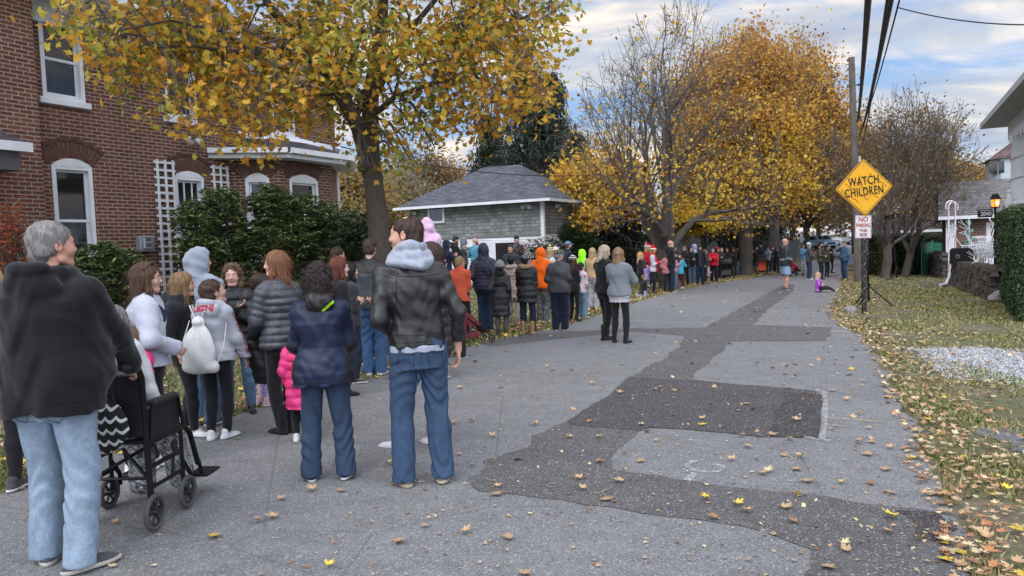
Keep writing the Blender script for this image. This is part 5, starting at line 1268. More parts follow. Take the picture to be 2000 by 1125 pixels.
def grow(rs, p, d, L, r, lvl, mx_, segs, tips, par):
    n = 4 if lvl < 2 else 3; a = p
    for i in range(n):
        dd = d + Vector((rs.gauss(0, 1), rs.gauss(0, 1), rs.gauss(0, 1))) * par.get('wig', .14) + Vector((0, 0, par.get('trop', .06) * (1 if lvl < mx_ - 1 else .4))); dd.normalize(); d = dd; b = a + d * L / n
        r2 = r * (1 - .30 / n * 1.2); segs.append((a[:], b[:], r, r2, lvl)); a = b; r = r2
        if lvl < mx_ and (i >= (1 if lvl else par.get('first', 1))):
            for _ in range(par.get('kids', 1) if rs.random() < par.get('pk', .8) else 0):
                ax = d.orthogonal().normalized(); ax.rotate(Matrix.Rotation(rs.random() * 6.28, 3, d)); c = d.copy(); c.rotate(Matrix.Rotation(R(rs.uniform(*par.get('ang', (25, 55)))), 3, ax))
                grow(rs, b, c, L * rs.uniform(.62, .85) * par.get('lk', 1), max(r * .62, .003), lvl + 1, mx_, segs, tips, par)
        if lvl >= mx_ - 1: tips.append(b[:])
    if lvl < mx_: grow(rs, a, d, L * .72, r * .85, lvl + 1, mx_, segs, tips, par)
QL = [(0, -.5, 0), (.28, -.22, .04), (.5, .1, .1), (.2, .2, 0), (0, .55, .05), (-.2, .2, 0), (-.5, .1, .1), (-.28, -.22, .04)]
QF = [[(0, 1, 3, 5), (5, 7, 0, 3)][:1] , [(0, 1, 2, 3, 4, 5, 6, 7)]][1:]
def leaves(name, parent, P, size, cols, mat=None, tmpl=None, faces=None, rs=None, tilt=1.0, stuff=False):
    rs = rs or np.random.RandomState(3); n = len(P); P = np.asarray(P, np.float32)
    o = scatter_mesh(name, tmpl or QL, faces or QF, P, size, rs.rand(n) * 6.28, rs.randn(n, 2) * tilt, mat or M_LEAFN, cols, kind=None); o.parent = parent; return o
def palette(rs, n, cols, wts):
    c = np.array(cols)[rs.choice(len(cols), n, p=np.array(wts) / sum(wts))]; return c * rs.uniform(.72, 1.25, (n, 1))
YEL, GOLD, ORG, BRN, OLV, GRN, DKG, TAN = (.74, .50, .07), (.60, .36, .06), (.52, .24, .06), (.20, .09, .035), (.20, .20, .035), (.10, .14, .025), (.035, .055, .018), (.34, .24, .10)
def deciduous(label, base, Ht, tr, seed, mx_, par, leaf=None, forks=4, spread=30, trunkfrac=.22, lean=(0, 0), name='maple_tree', top=None, group=None, bark=None, k=5, cat='tree', twigr=.006, cr=None):
    """leaf: (probability(z01, x), per tip, size, palette, weights, scatter)"""
    rs = random.Random(seed); nr_ = np.random.RandomState(seed); t = thing(name, label, cat, base, 0, group); segs = []; tips = []
    th = Ht * trunkfrac; p = Vector((0, 0, -.2)); d = Vector((lean[0], lean[1], 1)).normalized(); r = tr * 1.25
    for i in range(5): b = p + d * (th + .2) / 5 + Vector((rs.gauss(0, .03), rs.gauss(0, .03), 0)) * tr * 3; r2 = tr * (1.1 - .03 * i); segs.append((p[:], b[:], r, r2, 0)); p = b; r = r2
    for f in range(forks):
        a = 6.28 * f / forks + rs.random() * .8; q = Vector((cos(a) * sin(R(spread)), sin(a) * sin(R(spread)), cos(R(spread)))) if f else Vector((.05, .05, 1)).normalized()
        grow(rs, p - d * rs.random() * th * .25, q, Ht * rs.uniform(.20, .27), tr * rs.uniform(.45, .65), 1, mx_, segs, tips, par)
    zt = max(s_[1][2] for s_ in segs); kx = Ht / zt
    segs = [(tuple(v * kx for v in a), tuple(v * kx for v in b), r1, r2, l) for a, b, r1, r2, l in segs]; tips = [tuple(v * kx for v in q) for q in tips]
    if cr:   # fit the crown's spread
        ds = sorted(math.hypot(q[0] - lean[0] * q[2] * .6, q[1]) for q in tips); e_ = ds[int(len(ds) * .93)]; ks = cr / e_
        def fx_(v): 
            cx_ = lean[0] * v[2] * .6; w_ = min(1, max(0, v[2] / th)); kk = 1 + (ks - 1) * w_; return (cx_ * w_ + (v[0] - cx_ * w_) * kk, v[1] * kk, v[2])
        segs = [(fx_(a), fx_(b), r1, r2, l) for a, b, r1, r2, l in segs]; tips = [fx_(q) for q in tips]
    segs = [s_ for s_ in segs if s_[1][2] > 2.1 or s_[4] == 0 or s_[2] > tr * .4]; tips = [q for q in tips if q[2] > 2.5]
    big = [s_ for s_ in segs if s_[2] > tr * .30]; sm = [s_ for s_ in segs if s_[2] <= tr * .30]
    sm = [(a, b, max(r1, twigr), max(r2, twigr), l) for a, b, r1, r2, l in sm]
    tubes('trunk', big, bark or M_BARK2, t, 9)
    if sm: tubes('branch', sm, M_TWIG, t, 3)
    if leaf:
        pf, per, size, cols, wts, sct = leaf; P = []
        for q in tips:
            if rs.random() < pf(q[2] / Ht, q[0]):
                for _ in range(per): P.append((q[0] + rs.gauss(0, sct), q[1] + rs.gauss(0, sct), q[2] + rs.gauss(0, sct * .8)))
        if P: P = np.array(P); leaves('crown', t, P, nr_.uniform(size * .7, size * 1.3, len(P)), (lambda C1: C1 if not top else np.where((P[:, 2:3] > Ht * (.62 + .1 * nr_.randn(len(P), 1))), palette(nr_, len(P), top, [1] * len(top)), C1))(palette(nr_, len(P), cols, wts)), rs=nr_)
    return t
def pxbase(px, Y): p = atY(px, 480, Y); return (p.x, p.y, gz(p.x, p.y))
def hfor(base, py): return zat(Vector(base), py) - base[2]
# ---- big maple in front of the house
TD = 10.8; tb = pxbase(742, TD); mt = thing('maple_tree', 'large near maple with orange and green leaves arching over the brick house', 'tree', tb)
def W(px, py, Y): q = atY(px, py, Y); return Vector((q.x - tb[0], q.y - tb[1], q.z - tb[2]))
tr_ = [(Vector((0, 0, -.2)), .22), (Vector((0, 0, .15)), .175), (W(738, 430, TD), .15), (W(730, 360, TD), .14), (W(722, 300, TD), .15), (W(722, 250, TD), .13), (W(724, 200, TD), .115), (W(730, 140, TD), .10), (W(745, 60, TD), .09), (W(750, -40, TD), .07), (W(745, -180, TD), .05)]
m_ = MB(); m_.tube([q for q, _ in tr_], [r_ for _, r_ in tr_], 16); limbs = [tr_]
lb = lambda *L: limbs.append([(W(x, y, Y), r_) for x, y, Y, r_ in L])
lb((716, 300, 10.8, .13), (700, 250, 10.6, .11), (675, 200, 10.4, .10), (640, 140, 10.2, .085), (590, 80, 10, .07), (540, 30, 9.8, .055), (500, -30, 9.6, .04))
lb((700, 255, 10.6, .08), (680, 200, 10.5, .055), (690, 120, 10.4, .045), (650, 60, 10.3, .035), (620, 0, 10.2, .03))
lb((655, 165, 10.4, .05), (590, 100, 9.8, .04), (545, 92, 9.4, .032), (500, 105, 9, .025), (430, 60, 8.6, .02), (330, 40, 8.2, .014), (230, 60, 7.9, .01))
lb((600, 90, 10, .035), (510, 100, 9.4, .03), (440, 100, 9, .025), (380, 90, 8.7, .018), (300, 90, 8.3, .014))
lb((724, 200, 10.8, .07), (760, 130, 10.9, .055), (800, 60, 11, .045), (850, 0, 11, .035), (880, -80, 11.1, .03))
lb((722, 112, 10.8, .05), (790, 105, 10.9, .045), (860, 85, 11, .035), (940, 60, 11.1, .03), (1010, 40, 11.2, .02), (1080, 10, 11.3, .015))
lb((724, 230, 10.8, .05), (770, 190, 10.5, .04), (850, 160, 10.4, .03), (930, 150, 10.4, .024), (1000, 190, 10.5, .015), (1050, 190, 10.6, .01))
lb((860, 85, 11, .025), (900, 60, 10.6, .022), (960, 90, 10.3, .018), (1010, 130, 10.3, .012))
for L in limbs[1:]: m_.tube([q for q, _ in L], [r_ for _, r_ in L], 9)
for q, r_ in ((W(720, 325, TD), .17), (W(724, 190, TD), .15)): m_.ball((q.x - .06, q.y - .12, q.z), (.09, .09, .1))
m_.build('trunk', M_BARK, mt, True)
BL = [(130, 25, 35, .4), (190, 80, 50, .4), (235, 140, 38, .3), (260, 50, 65, .5), (330, 110, 70, .6), (350, 30, 80, .5), (335, 190, 32, .7), (420, 80, 90, .5), (430, 170, 75, .8), (380, 230, 42, .8), (450, 240, 55, .9), (515, 262, 38, .9), (530, 190, 70, .7), (500, 90, 90, .4), (600, 60, 90, .3), (600, 150, 70, .35), (585, 232, 36, .8), (640, 235, 45, .8), (690, 60, 90, .2), (760, 40, 100, .25), (665, 160, 50, .3), (790, 140, 80, .2), (810, 235, 55, .2), (760, 285, 40, .05), (800, 315, 24, 0), (860, 60, 100, .3), (880, 160, 80, .6), (870, 232, 44, .6), (940, 100, 90, .5), (960, 190, 66, .95), (930, 242, 30, .8), (1000, 225, 32, .95), (1020, 140, 68, .8), (1040, 60, 70, .3), (1058, 185, 34, .7), (1085, 20, 40, .1), (950, 20, 80, .3), (700, 320, 16, 0), (250, 185, 20, .2), (200, 125, 25, .3), (150, 60, 30, .4), (690, 230, 30, .5), (845, 280, 20, .3)]
BL += [(200 + 130 * i, -110, 105, .4) for i in range(7)] + [(330 + 150 * i, -270, 120, .4) for i in range(5)] + [(480 + 170 * i, -420, 110, .4) for i in range(3)]
nodes = [(q, r_) for L in limbs for q, r_ in L]; rs = random.Random(11); nr2 = np.random.RandomState(11); LP = []; LCo = []; seg = []; LS = []
COLS_O = [(.72, .38, .05), (.74, .48, .06), (.62, .30, .05), (.62, .48, .08)]; COLS_G = [(.46, .42, .07), (.27, .30, .05), (.17, .21, .04), (.60, .50, .08)]
for bx_, by_, br, of in BL:
    Yb = 8.0 + (bx_ - 130) / 600 * 2.6 if bx_ < 730 else 10.6 + (bx_ - 730) / 400 * .5
    for sub in range(3 if br > 60 else 2):
        Y = Yb + rs.uniform(-1.0, 1.0); c = W(bx_ + rs.uniform(-.4, .4) * br, by_ + rs.uniform(-.3, .3) * br, Y); near = min(nodes, key=lambda n_: (n_[0] - c).length + (2 if n_[1] > .12 else 0)); a = near[0]; mid = (a + c) / 2 + Vector((0, 0, .25)); r0 = min(near[1] * .6, .022)
        path = [a, a * .6 + mid * .4 + Vector((rs.gauss(0, .05), rs.gauss(0, .05), .05)), mid, mid * .4 + c * .6, c]
        for i in range(4): seg.append((path[i][:], path[i + 1][:], r0 * (1 - .2 * i) + .003, r0 * (1 - .2 * (i + 1)) + .003))
        rm_ = br / FPX * Y
        for k in range(9):
            st_ = path[2 + k % 3]; e = c + Vector((rs.gauss(0, .6), rs.gauss(0, .8), rs.gauss(0, .5))) * rm_; m2 = (st_ + e) / 2 + Vector((0, 0, .08)); seg.append((st_[:], m2[:], .006, .005)); seg.append((m2[:], e[:], .005, .003))
            nl = int(3.5 * pi * br * br / 150 / (3 if br > 60 else 2) / 9 * (Y / 9.5) ** 1.2)
            for j in range(nl):
                u_ = rs.random() ** .7; q = (m2 * (1 - u_) + e * u_) + Vector((rs.gauss(0, .085), rs.gauss(0, .12), rs.gauss(-.05, .085))) * (1 + br / 90); LP.append(q[:]); LS.append(rs.uniform(.08, .16))
                low = 1.0 if rs.random() < of * .8 + .32 else 0; LCo.append(sc(rs.choice(COLS_O if low else COLS_G), rs.uniform(.7, 1.2)))
tubes('branch', seg, M_TWIG, mt, 4)
leaves('crown', mt, LP, np.array(LS), np.array(LCo), tmpl=LEAFV, faces=LEAFF, rs=nr2, tilt=.75)
# ---- gnarled half-bare maple behind the crowd
PB_ = dict(wig=.16, trop=.10, ang=(18, 45), kids=1, pk=.85)
b_ = pxbase(1308, 26.5); deciduous('gnarled old maple, nearly bare, behind the bald man in the crowd', b_, hfor(b_, 0), .34, 21, 7, dict(wig=.17, trop=.03, ang=(22, 56), kids=1, pk=.86), (lambda z, x: .13 if (z < .45) else .02, 4, .12, [YEL, GOLD, BRN], [5, 2, 1.5], .35), 8, 52, .14, (-.12, 0), twigr=.0065, cr=4.1)
b_ = pxbase(1455, 37); deciduous('tall yellow maple with full golden crown behind the crowd', b_, hfor(b_, 42), .33, 5, 7, dict(wig=.14, trop=.07, ang=(22, 52), kids=1, pk=.85), (lambda z, x: .62 if z < .62 else .30, 8, .135, [YEL, GOLD, ORG, BRN], [5, 4, 1.2, .8], .50), 7, 46, .2, twigr=.012, cr=3.6, top=[ORG, (.58, .34, .10), (.46, .25, .09), GOLD])
b_ = pxbase(1512, 44); deciduous('orange brown maple standing right of the tall yellow one', b_, hfor(b_, 62), .27, 8, 7, PB_, (lambda z, x: .4, 8, .15, [GOLD, ORG, BRN, YEL], [3, 2.5, 2, 1], .6), 6, 46, .22, twigr=.014, cr=3.6)
b_ = pxbase(1165, 33); deciduous('small maple with yellow clumps beside the garage roof', b_, hfor(b_, 262), .12, 3, 6, PB_, (lambda z, x: .7 if z < .72 else .15, 6, .17, [YEL, GOLD, ORG], [4, 3, 1], .35), 6, 50, .22, cr=2.1)
b_ = pxbase(1378, 35); deciduous('low yellow leaved branchy sapling over the crowd', b_, hfor(b_, 400), .07, 31, 5, dict(wig=.2, trop=.0, ang=(30, 60), kids=1, pk=.9), (lambda z, x: .95 if z > .5 else 0, 14, .12, [YEL, (.62, .48, .05)], [3, 2], .3), 6, 62, .55, cr=1.7)
far = [(1575, 60, 205, 'tan maple at the far end of the road'), (1600, 82, 300, 'pale brown tree far behind the white cap man'), (1548, 70, 240, 'dull gold tree behind the stop sign'), (1500, 85, 200, 'brown gold tree deep behind the yellow maple')]
for i, (x, Y, ty, lb_) in enumerate(far):
    b_ = pxbase(x, Y); deciduous(lb_, b_, hfor(b_, ty), .25, 40 + i, 6, PB_, (lambda z, x_: .85, 7, .42, [TAN, GOLD, BRN], [4, 3, 1.5], .9), 6, 44, .22, name='autumn_tree', twigr=.02, group='autumn trees at the end of the road', cr=Y * .075)
# scrubby trees left, seen between house and garage
for i, (x, Y, ty, lb_, cols, wt_, pp) in enumerate([(690, 34, 300, 'tan leaved shrubby tree beside the maple trunk', [TAN, (.36, .30, .16), GOLD], [4, 3, 1], .8), (760, 40, 330, 'pale scrub tree left of the garage roof', [TAN, (.30, .28, .2)], [2, 3], .7), (850, 44, 250, 'bare thin tree rising behind the garage roof', [TAN, BRN], [1, 1], .12), (900, 46, 290, 'bare twiggy tree behind the garage ridge', [GOLD, BRN], [2, 1], .2), (660, 52, 330, 'gold brown tree behind the bay window corner', [GOLD, TAN, (.36, .30, .16)], [1, 3, 2], .7), (610, 60, 340, 'brown tree far behind the house corner', [BRN, TAN], [1, 2], .6)]):
    b_ = pxbase(x, Y); deciduous(lb_, b_, hfor(b_, ty), .16, 60 + i, 6, dict(wig=.2, trop=.08, ang=(20, 50), kids=1, pk=.85), (lambda z, x_, pp=pp: pp, 8, .13, cols, wt_, .45), 6, 35, .12, name='scrub_tree', twigr=.009, cr=2.6)
# right side: small-leaved bare trees in the yards
PR = dict(wig=.2, trop=.03, ang=(24, 56), kids=1, pk=.95)
b_ = pxbase(1728, 33); deciduous('spreading bare tree with brown leaf remnants behind the warning sign', b_, hfor(b_, 158), .18, 71, 6, PR, (lambda z, x: .12, 3, .10, [BRN, TAN, (.22, .2, .08)], [3, 3, 2], .3), 7, 44, .14, (.05, 0), name='yard_tree', twigr=.009, cr=3.3)
b_ = pxbase(1762, 34.5); deciduous('leaning bare yard tree behind the light stand', b_, hfor(b_, 190), .17, 72, 6, PR, (lambda z, x: .14, 3, .10, [TAN, BRN, OLV], [3, 2, 2], .3), 6, 50, .14, (.35, 0), name='yard_tree', twigr=.009, cr=3.2)
b_ = pxbase(1800, 47); deciduous('brown leaved tree above the tan bungalow', b_, hfor(b_, 215), .2, 73, 6, PR, (lambda z, x: .2, 4, .15, [TAN, BRN, OLV], [3, 2, 1], .5), 6, 45, .16, name='yard_tree', twigr=.012, cr=4.5)
b_ = pxbase(1668, 62); deciduous('fine bare tree behind the utility pole', b_, hfor(b_, 215), .2, 74, 6, PR, (lambda z, x: .15, 3, .2, [TAN, BRN], [3, 2], .5), 6, 40, .2, name='yard_tree', twigr=.014, cr=4.5)
b_ = pxbase(1880, 60); deciduous('gold brown tree between the white house and the tan bungalow', b_, hfor(b_, 290), .3, 75, 6, PR, (lambda z, x: .6, 7, .22, [GOLD, BRN, TAN], [3, 2, 1], .6), 6, 45, .2, name='yard_tree', twigr=.014, cr=5)
# ---- spruces
def spruce(label, base, Ht, rb, seed, c=(.022, .032, .020)):
    rs = random.Random(seed); nr_ = np.random.RandomState(seed); t = thing('spruce_tree', label, 'tree', base, 0, 'dark spruces behind the garage'); tubes('trunk', [((0, 0, -.2), (0, 0, Ht * .5), .28, .16), ((0, 0, Ht * .5), (0, 0, Ht), .16, .02)], M_BARK2, t, 8)
    z = Ht * .06; P = []; seg = []
    while z < Ht * .99:
        r = rb * (1 - z / Ht) ** .8 * rs.uniform(.75, 1.15) + .15; nb = 7
        for k in range(nb):
            a = rs.random() * 6.28; r_ = r * rs.uniform(.6, 1.1); tip = Vector((cos(a) * r_, sin(a) * r_, z - r_ * .22 + .1)); seg.append(((0, 0, z), tip[:], .035, .008))
            for j in range(int(12 + r_ * 15)):
                u_ = rs.random() ** .7; q = Vector((0, 0, z)).lerp(tip, u_); P.append((q.x + rs.gauss(0, .13), q.y + rs.gauss(0, .13), q.z - abs(rs.gauss(0, .30))))
        z += Ht * .026
    tubes('branch', seg, M_TWIG, t, 3); n = len(P); cl = palette(nr_, n, [c, sc(c, 1.7), sc(c, .6)], [3, 2, 2])
    leaves('crown', t, P, np.stack([nr_.uniform(.05, .09, n), nr_.uniform(.12, .2, n), nr_.uniform(.3, .5, n)], 1), cl, M_LEAFG, [(-.5, 0, 0), (.5, 0, 0), (.3, 0, -.8), (0, .1, -1), (-.3, 0, -.8), (0, -.6, -.3)], [[(0, 1, 2, 3, 4)], [(0, 5, 1)]], nr_, .45)
for i, (x, Y, ty, rb, lb_) in enumerate([(1035, 38, 55, 4.2, 'tallest dark spruce behind the garage roof ridge'), (965, 42, 215, 3.6, 'dark spruce left behind the garage roof'), (1130, 34, 250, 3.2, 'dark spruce at the right corner of the garage'), (1205, 33, 370, 2.8, 'low broad spruce between garage and grey shed'), (1090, 46, 130, 4.0, 'second tall spruce behind the garage'), (1395, 52, 290, 4.5, 'dark spruce behind the yellow maple trunk'), (1470, 56, 330, 4.2, 'dark spruce beyond the yellow maple'), (1335, 50, 330, 4, 'dark spruce behind the gnarled bare maple')]):
    b_ = pxbase(x, Y); spruce(lb_, b_, hfor(b_, ty), rb, 80 + i)
# ---- broadleaf evergreen bushes: whorls of long leaves on stems
RT = [(0, 0, 0), (.11, .3, .04), (.13, .6, .02), (0, 1, -.10), (-.13, .6, .02), (-.11, .3, .04)]
def bush(name, label, base, blobs, n, seed, size=.13, cols=((.10, .15, .05), (.055, .09, .032), (.19, .25, .09), (.28, .29, .13)), wts=(4, 4, 2, 1), group=None, cat='shrub', per=8, mat=None, flat=.5, stems=18):
    """blobs: (centre Vector world, (rx, ry, rz))"""
    rs = random.Random(seed); nr_ = np.random.RandomState(seed); base = Vector(base); t = thing(name, label, cat, base, 0, group); P = []; RZ = []; TL = []; seg = []
    vol = [b[1][0] * b[1][2] for b in blobs]
    for i in range(n):
        c, r = rs.choices(blobs, vol)[0]; 
        v = Vector((rs.gauss(0, 1), rs.gauss(0, 1), rs.gauss(0, 1))).normalized() * (rs.random() ** .38) * rs.uniform(.85, 1.08); q = c - base + Vector((v.x * r[0], v.y * r[1], v.z * r[2]))
        if q.z < .03: continue
        if i % 3 == 0: q0 = q - Vector((v.x, v.y, .6)) * .22; seg.append((q0[:], q[:], .006, .004))
        a0 = rs.random() * 6.28; tb_ = rs.uniform(-.2, .5)
        for k in range(per): P.append(q[:]); RZ.append(a0 + 6.28 * k / per + rs.uniform(-.3, .3)); TL.append((tb_ + rs.uniform(-flat, flat), rs.uniform(-.4, .4)))
    for i in range(stems):
        c, r = rs.choice(blobs); e = c - base + Vector((rs.uniform(-.7, .7) * r[0], rs.uniform(-.7, .7) * r[1], rs.uniform(-.5, .6) * r[2])); s0 = Vector((rs.gauss(0, .2), rs.gauss(0, .15), 0)); m2 = s0 * .4 + e * .6 - Vector((0, 0, .15)) + Vector((rs.gauss(0, .08), rs.gauss(0, .08), 0)); seg += [(s0[:], m2[:], .022, .014), (m2[:], e[:], .014, .006)]
    tubes('stem', seg, M_TWIG, t, 4); n2 = len(P); S = nr_.uniform(size * .7, size * 1.25, n2)
    o = scatter_mesh('foliage', RT, [[(0, 1, 2, 3)], [(0, 3, 4, 5)]], np.array(P, np.float32), S, np.array(RZ), np.array(TL), mat or M_LEAFG, palette(nr_, n2, cols, wts), kind=None); o.parent = t; return t
def hb(px, py, off, r): q = onplane(px, py, HO + HN * off, HN); return (q, r)
def hbase(px, off): q = onplane(px, 520, HO + HN * off, HN); return (q.x, q.y, gz(q.x, q.y))
bush('rhododendron_bush', 'big dark rhododendron in front of the small paned window', hbase(425, 1.2), [hb(430, 400, 1.1, (.50, .5, .35)), hb(385, 430, 1.1, (.5, .5, .35)), hb(450, 460, 1.2, (.62, .6, .55)), hb(390, 490, 1.2, (.55, .5, .4)), hb(470, 520, 1.2, (.55, .6, .5)), hb(425, 560, 1.2, (.65, .6, .6))], 1500, 1)
bush('rhododendron_bush', 'widest rhododendron spreading under the bay window', hbase(590, 2.0), [hb(530, 405, 1.7, (.55, .5, .42)), hb(595, 425, 1.9, (.75, .6, .5)), hb(655, 440, 2.0, (.70, .7, .5)), hb(550, 470, 1.9, (.75, .6, .55)), hb(640, 490, 2.0, (.85, .7, .55)), hb(600, 540, 2.0, (1.0, .8, .6)), hb(530, 375, 1.6, (.25, .3, .2))], 2400, 2)
bush('rhododendron_bush', 'low dark shrub below the ground floor window by the old man', hbase(210, 1.1), [hb(205, 515, 1.1, (.50, .5, .42)), hb(235, 540, 1.2, (.55, .5, .5)), hb(180, 560, 1.2, (.5, .5, .5))], 700, 3, .12)
q = atY(25, 460, 9.2); bush('burning_bush', 'red leaved shrub at the left edge by the brick house', (q.x, q.y, gz(q.x, q.y)), [(atY(20, 450, 9.2), (.42, .4, .38)), (atY(30, 500, 9.2), (.5, .4, .45)), (atY(-20, 480, 9.2), (.5, .4, .6)), (atY(35, 405, 9.2), (.08, .1, .14)), (atY(10, 560, 9.2), (.5, .4, .5))], 900, 4, .055, ((.42, .05, .04), (.30, .07, .03), (.16, .12, .03), (.36, .16, .04)), (3, 3, 2, 2), per=6)
q = atY(1125, 470, 26); bush('evergreen_shrub', 'tall dark evergreen shrub at the right corner of the garage', (q.x, q.y, gz(q.x, q.y)), [(atY(1112, 455, 26), (.45, .5, .45)), (atY(1128, 478, 26), (.8, .6, .5)), (atY(1150, 490, 26), (.7, .6, .5)), (atY(1120, 520, 26), (1.0, .6, .6))], 900, 5, .15, ((.03, .055, .018), (.02, .035, .012), (.05, .09, .03)), (3, 3, 1))
q = atY(1050, 490, 26); bush('twiggy_shrub', 'sparse brown green shrub below the white garage wall', (q.x, q.y, gz(q.x, q.y)), [(atY(1040, 490, 26), (.6, .5, .42)), (atY(1070, 485, 26), (.55, .5, .42)), (atY(1055, 520, 26), (.9, .5, .5))], 380, 6, .13, ((.08, .07, .03), (.05, .06, .025), (.14, .06, .04)), (3, 2, 2))
q = atY(700, 470, 14); bush('evergreen_shrub', 'dark shrub behind the maple trunk and the bay window', (q.x, q.y, gz(q.x, q.y)), [(atY(712, 452, 14.5), (.5, .5, .45)), (atY(690, 480, 14), (.5, .5, .5)), (atY(730, 500, 15), (.8, .6, .6))], 600, 7, .12, ((.03, .05, .018), (.02, .035, .012)), (3, 2))
# ------------------------------------------------------------------ pole, wires, signs
def G(x, y): return gp(x, y)
pb = gp(1677, 551); pb.z -= .1; wood = mbark('weathered_pole_wood', (.12, .102, .09), .6)
pole = thing('utility_pole', 'weathered wooden utility pole behind the yellow warning sign', 'pole', pb); ph = zat(pb, 112) - pb.z
tp_ = atY(1663, 112, pb.y) - pb; m = MB(); m.tube([(0, 0, -.3), Vector(tp_) * .33, Vector(tp_) * .66, Vector(tp_)], [.155, .145, .135, .12], 14); m.build('shaft', wood, pole, True)
m = MB(); 
for f_, s_ in ((.88, .10), (.74, .13), (.55, .12)): q = Vector(tp_) * f_; m.tube([(q.x - .2, q.y - .0, q.z), (q.x + .24, q.y, q.z)], .02, 6); m.ball((q.x + .25, q.y, q.z), .05)
m.build('bracket', M_BLACKM, pole, True)
q = Vector(tp_) * .50; MB().tube([(q.x + .12, q.y - .19, q.z - .6), (q.x + .10, q.y - .18, q.z + .6)], .045, 8).build('cable_guard', mplain('guard_plastic', (.45, .52, .50), .5), pole, True)
def cable(p, q, r, sag=.4, n=24):
    p, q = Vector(p), Vector(q); return [p.lerp(q, i / n) - Vector((0, 0, sag * 4 * (i / n) * (1 - i / n))) for i in range(n + 1)]
M_CABLE = mplain('cable_rubber', (.018, .018, .022), .6)
def wire(label, a, b, r, sag=.3, name='overhead_wire', grp='overhead cables running to the wooden pole'):
    q0 = cable(a, b, r, sag); tag(MB().tube(q0, r, 6).build(name, M_CABLE, None, True), label, 'cable', grp)
top = lambda f_: pb + Vector(tp_) * f_
wire('thick left overhead cable running to the wooden pole', top(.72) + Vector((.15, 0, 0)), atY(1700, -60, 5.2), .027, .25)
wire('thick right overhead cable running to the wooden pole', top(.66) + Vector((.2, 0, 0)), atY(1752, -60, 5.6), .025, .25)
wire('thinner bundled cable next to the thick right overhead cable', top(.60) + Vector((.22, 0, 0)), atY(1742, -60, 6.4), .014, .3)
wire('thin outer wire right of the thick overhead cables', top(.70) + Vector((.25, 0, 0)), atY(1772, -60, 7), .010, .3)
wire('thin wire crossing the upper right sky', atY(1755, 15, 14), atY(2080, 46, 12), .012, .12)
wire('thin wire high behind the maple and garage roof', atY(660, 285, 24), atY(1230, 335, 32), .018, .5)
# sign on its post: strung with small lights
sb = gp(1688, 613); sg = thing('street_sign', 'yellow diamond warning sign above a white no parking sign on a dark post', 'sign', sb)
D_ = sb.y; S1 = lambda x, y: atY(x, y, D_) - sb
pt = S1(1684, 330); m = MB(); m.box((-.045, -.035, -.1), (.045, .035, pt.z)); m.build('post', mplain('dark_post', (.030, .026, .024), .8, 0, .3, 20, .2), sg)
c_ = S1(1685, 367); hw = (S1(1742, 367) - S1(1628, 367)).length / 2; ang = math.atan2((S1(1742, 362) - S1(1628, 370)).z, (S1(1742, 362) - S1(1628, 370)).x) if True else 0
M_SY = mplain('sign_yellow', (.72, .36, .012), .45, 0, .06, 5, .03); M_SB = mplain('sign_black', (.012, .012, .013), .5); M_SR = mplain('sign_red', (.36, .03, .035), .55); M_SW = mplain('sign_white', (.62, .60, .60), .5, 0, .08, 6, .03); M_ALU = mplain('sign_back_aluminium', (.35, .36, .37), .4, .7)
def rounded(w_, h_, r_, rot=0.0, n=5):
    P = []
    for cx_, cz_, a0 in ((w_ - r_, h_ - r_, 0), (-w_ + r_, h_ - r_, 90), (-w_ + r_, -h_ + r_, 180), (w_ - r_, -h_ + r_, 270)):
        for i in range(n + 1): a = R(a0 + 90 * i / n); P.append((cx_ + r_ * cos(a), cz_ + r_ * sin(a)))
    return [(x * cos(rot) - z * sin(rot), x * sin(rot) + z * cos(rot)) for x, z in P]
side = hw / math.sqrt(2) * 1.0; rot = R(45) + .035
def plate(name, c, w_, h_, r_, rot, mat, y, th, parent): 
    m = MB(); m.prism([(c.x + x, c.z + z) for x, z in rounded(w_, h_, r_, rot)], y, y + th); return m.build(name, mat, parent)
pl1 = plate('warning_plate', c_, side, side, .05, rot, M_SB, -.060, .006, sg); plate('yellow_border', c_, side * .985, side * .985, .05, rot, M_SY, -.063, .002, pl1)
plate('black_line', c_, side * .945, side * .945, .045, rot, M_SB, -.066, .002, pl1); plate('yellow_face', c_, side * .915, side * .915, .04, rot, M_SY, -.069, .002, pl1)
def glyphs(txt, size, c, rz_, mat, parent, sx_=1.0, name='lettering', bold=.0, y=-.0735, flip=None, sp=1.0):
    cu = bpy.data.curves.new('t', 'FONT'); cu.body = txt; cu.size = size; cu.align_x = 'CENTER'; cu.align_y = 'CENTER'; cu.extrude = .0015; cu.offset = bold; cu.space_character = sp
    to = bpy.data.objects.new('t', cu); COL.objects.link(to); dg = bpy.context.evaluated_depsgraph_get(); dg.update(); me = bpy.data.meshes.new_from_object(to.evaluated_get(dg)); bpy.data.objects.remove(to)
    me.transform(Matrix.Translation((c[0], y, c[2])) @ Matrix.Rotation(rz_, 4, 'Y') @ Matrix.Diagonal((sx_, 1, 1, 1)) @ Matrix.Rotation(R(90), 4, 'X')); me.materials.clear(); me.materials.append(mat)
    o = bpy.data.objects.new(name, me); COL.objects.link(o); o.parent = parent; return o
tl = -.035
glyphs('WATCH', hw * .40, c_ + Vector((-.01, 0, hw * .22)), tl - .06, M_SB, pl1, .66, bold=hw * .006, sp=1.12); glyphs('CHILDREN', hw * .40, c_ + Vector((.0, 0, -hw * .14)), tl - .06, M_SB, pl1, .64, bold=hw * .006, sp=1.12)
m = MB(); 
for dz_ in (.78, -.78): m.tube([(c_.x - .03 * dz_, -.069, c_.z + hw * dz_), (c_.x - .03 * dz_, -.076, c_.z + hw * dz_)], .014, 8)
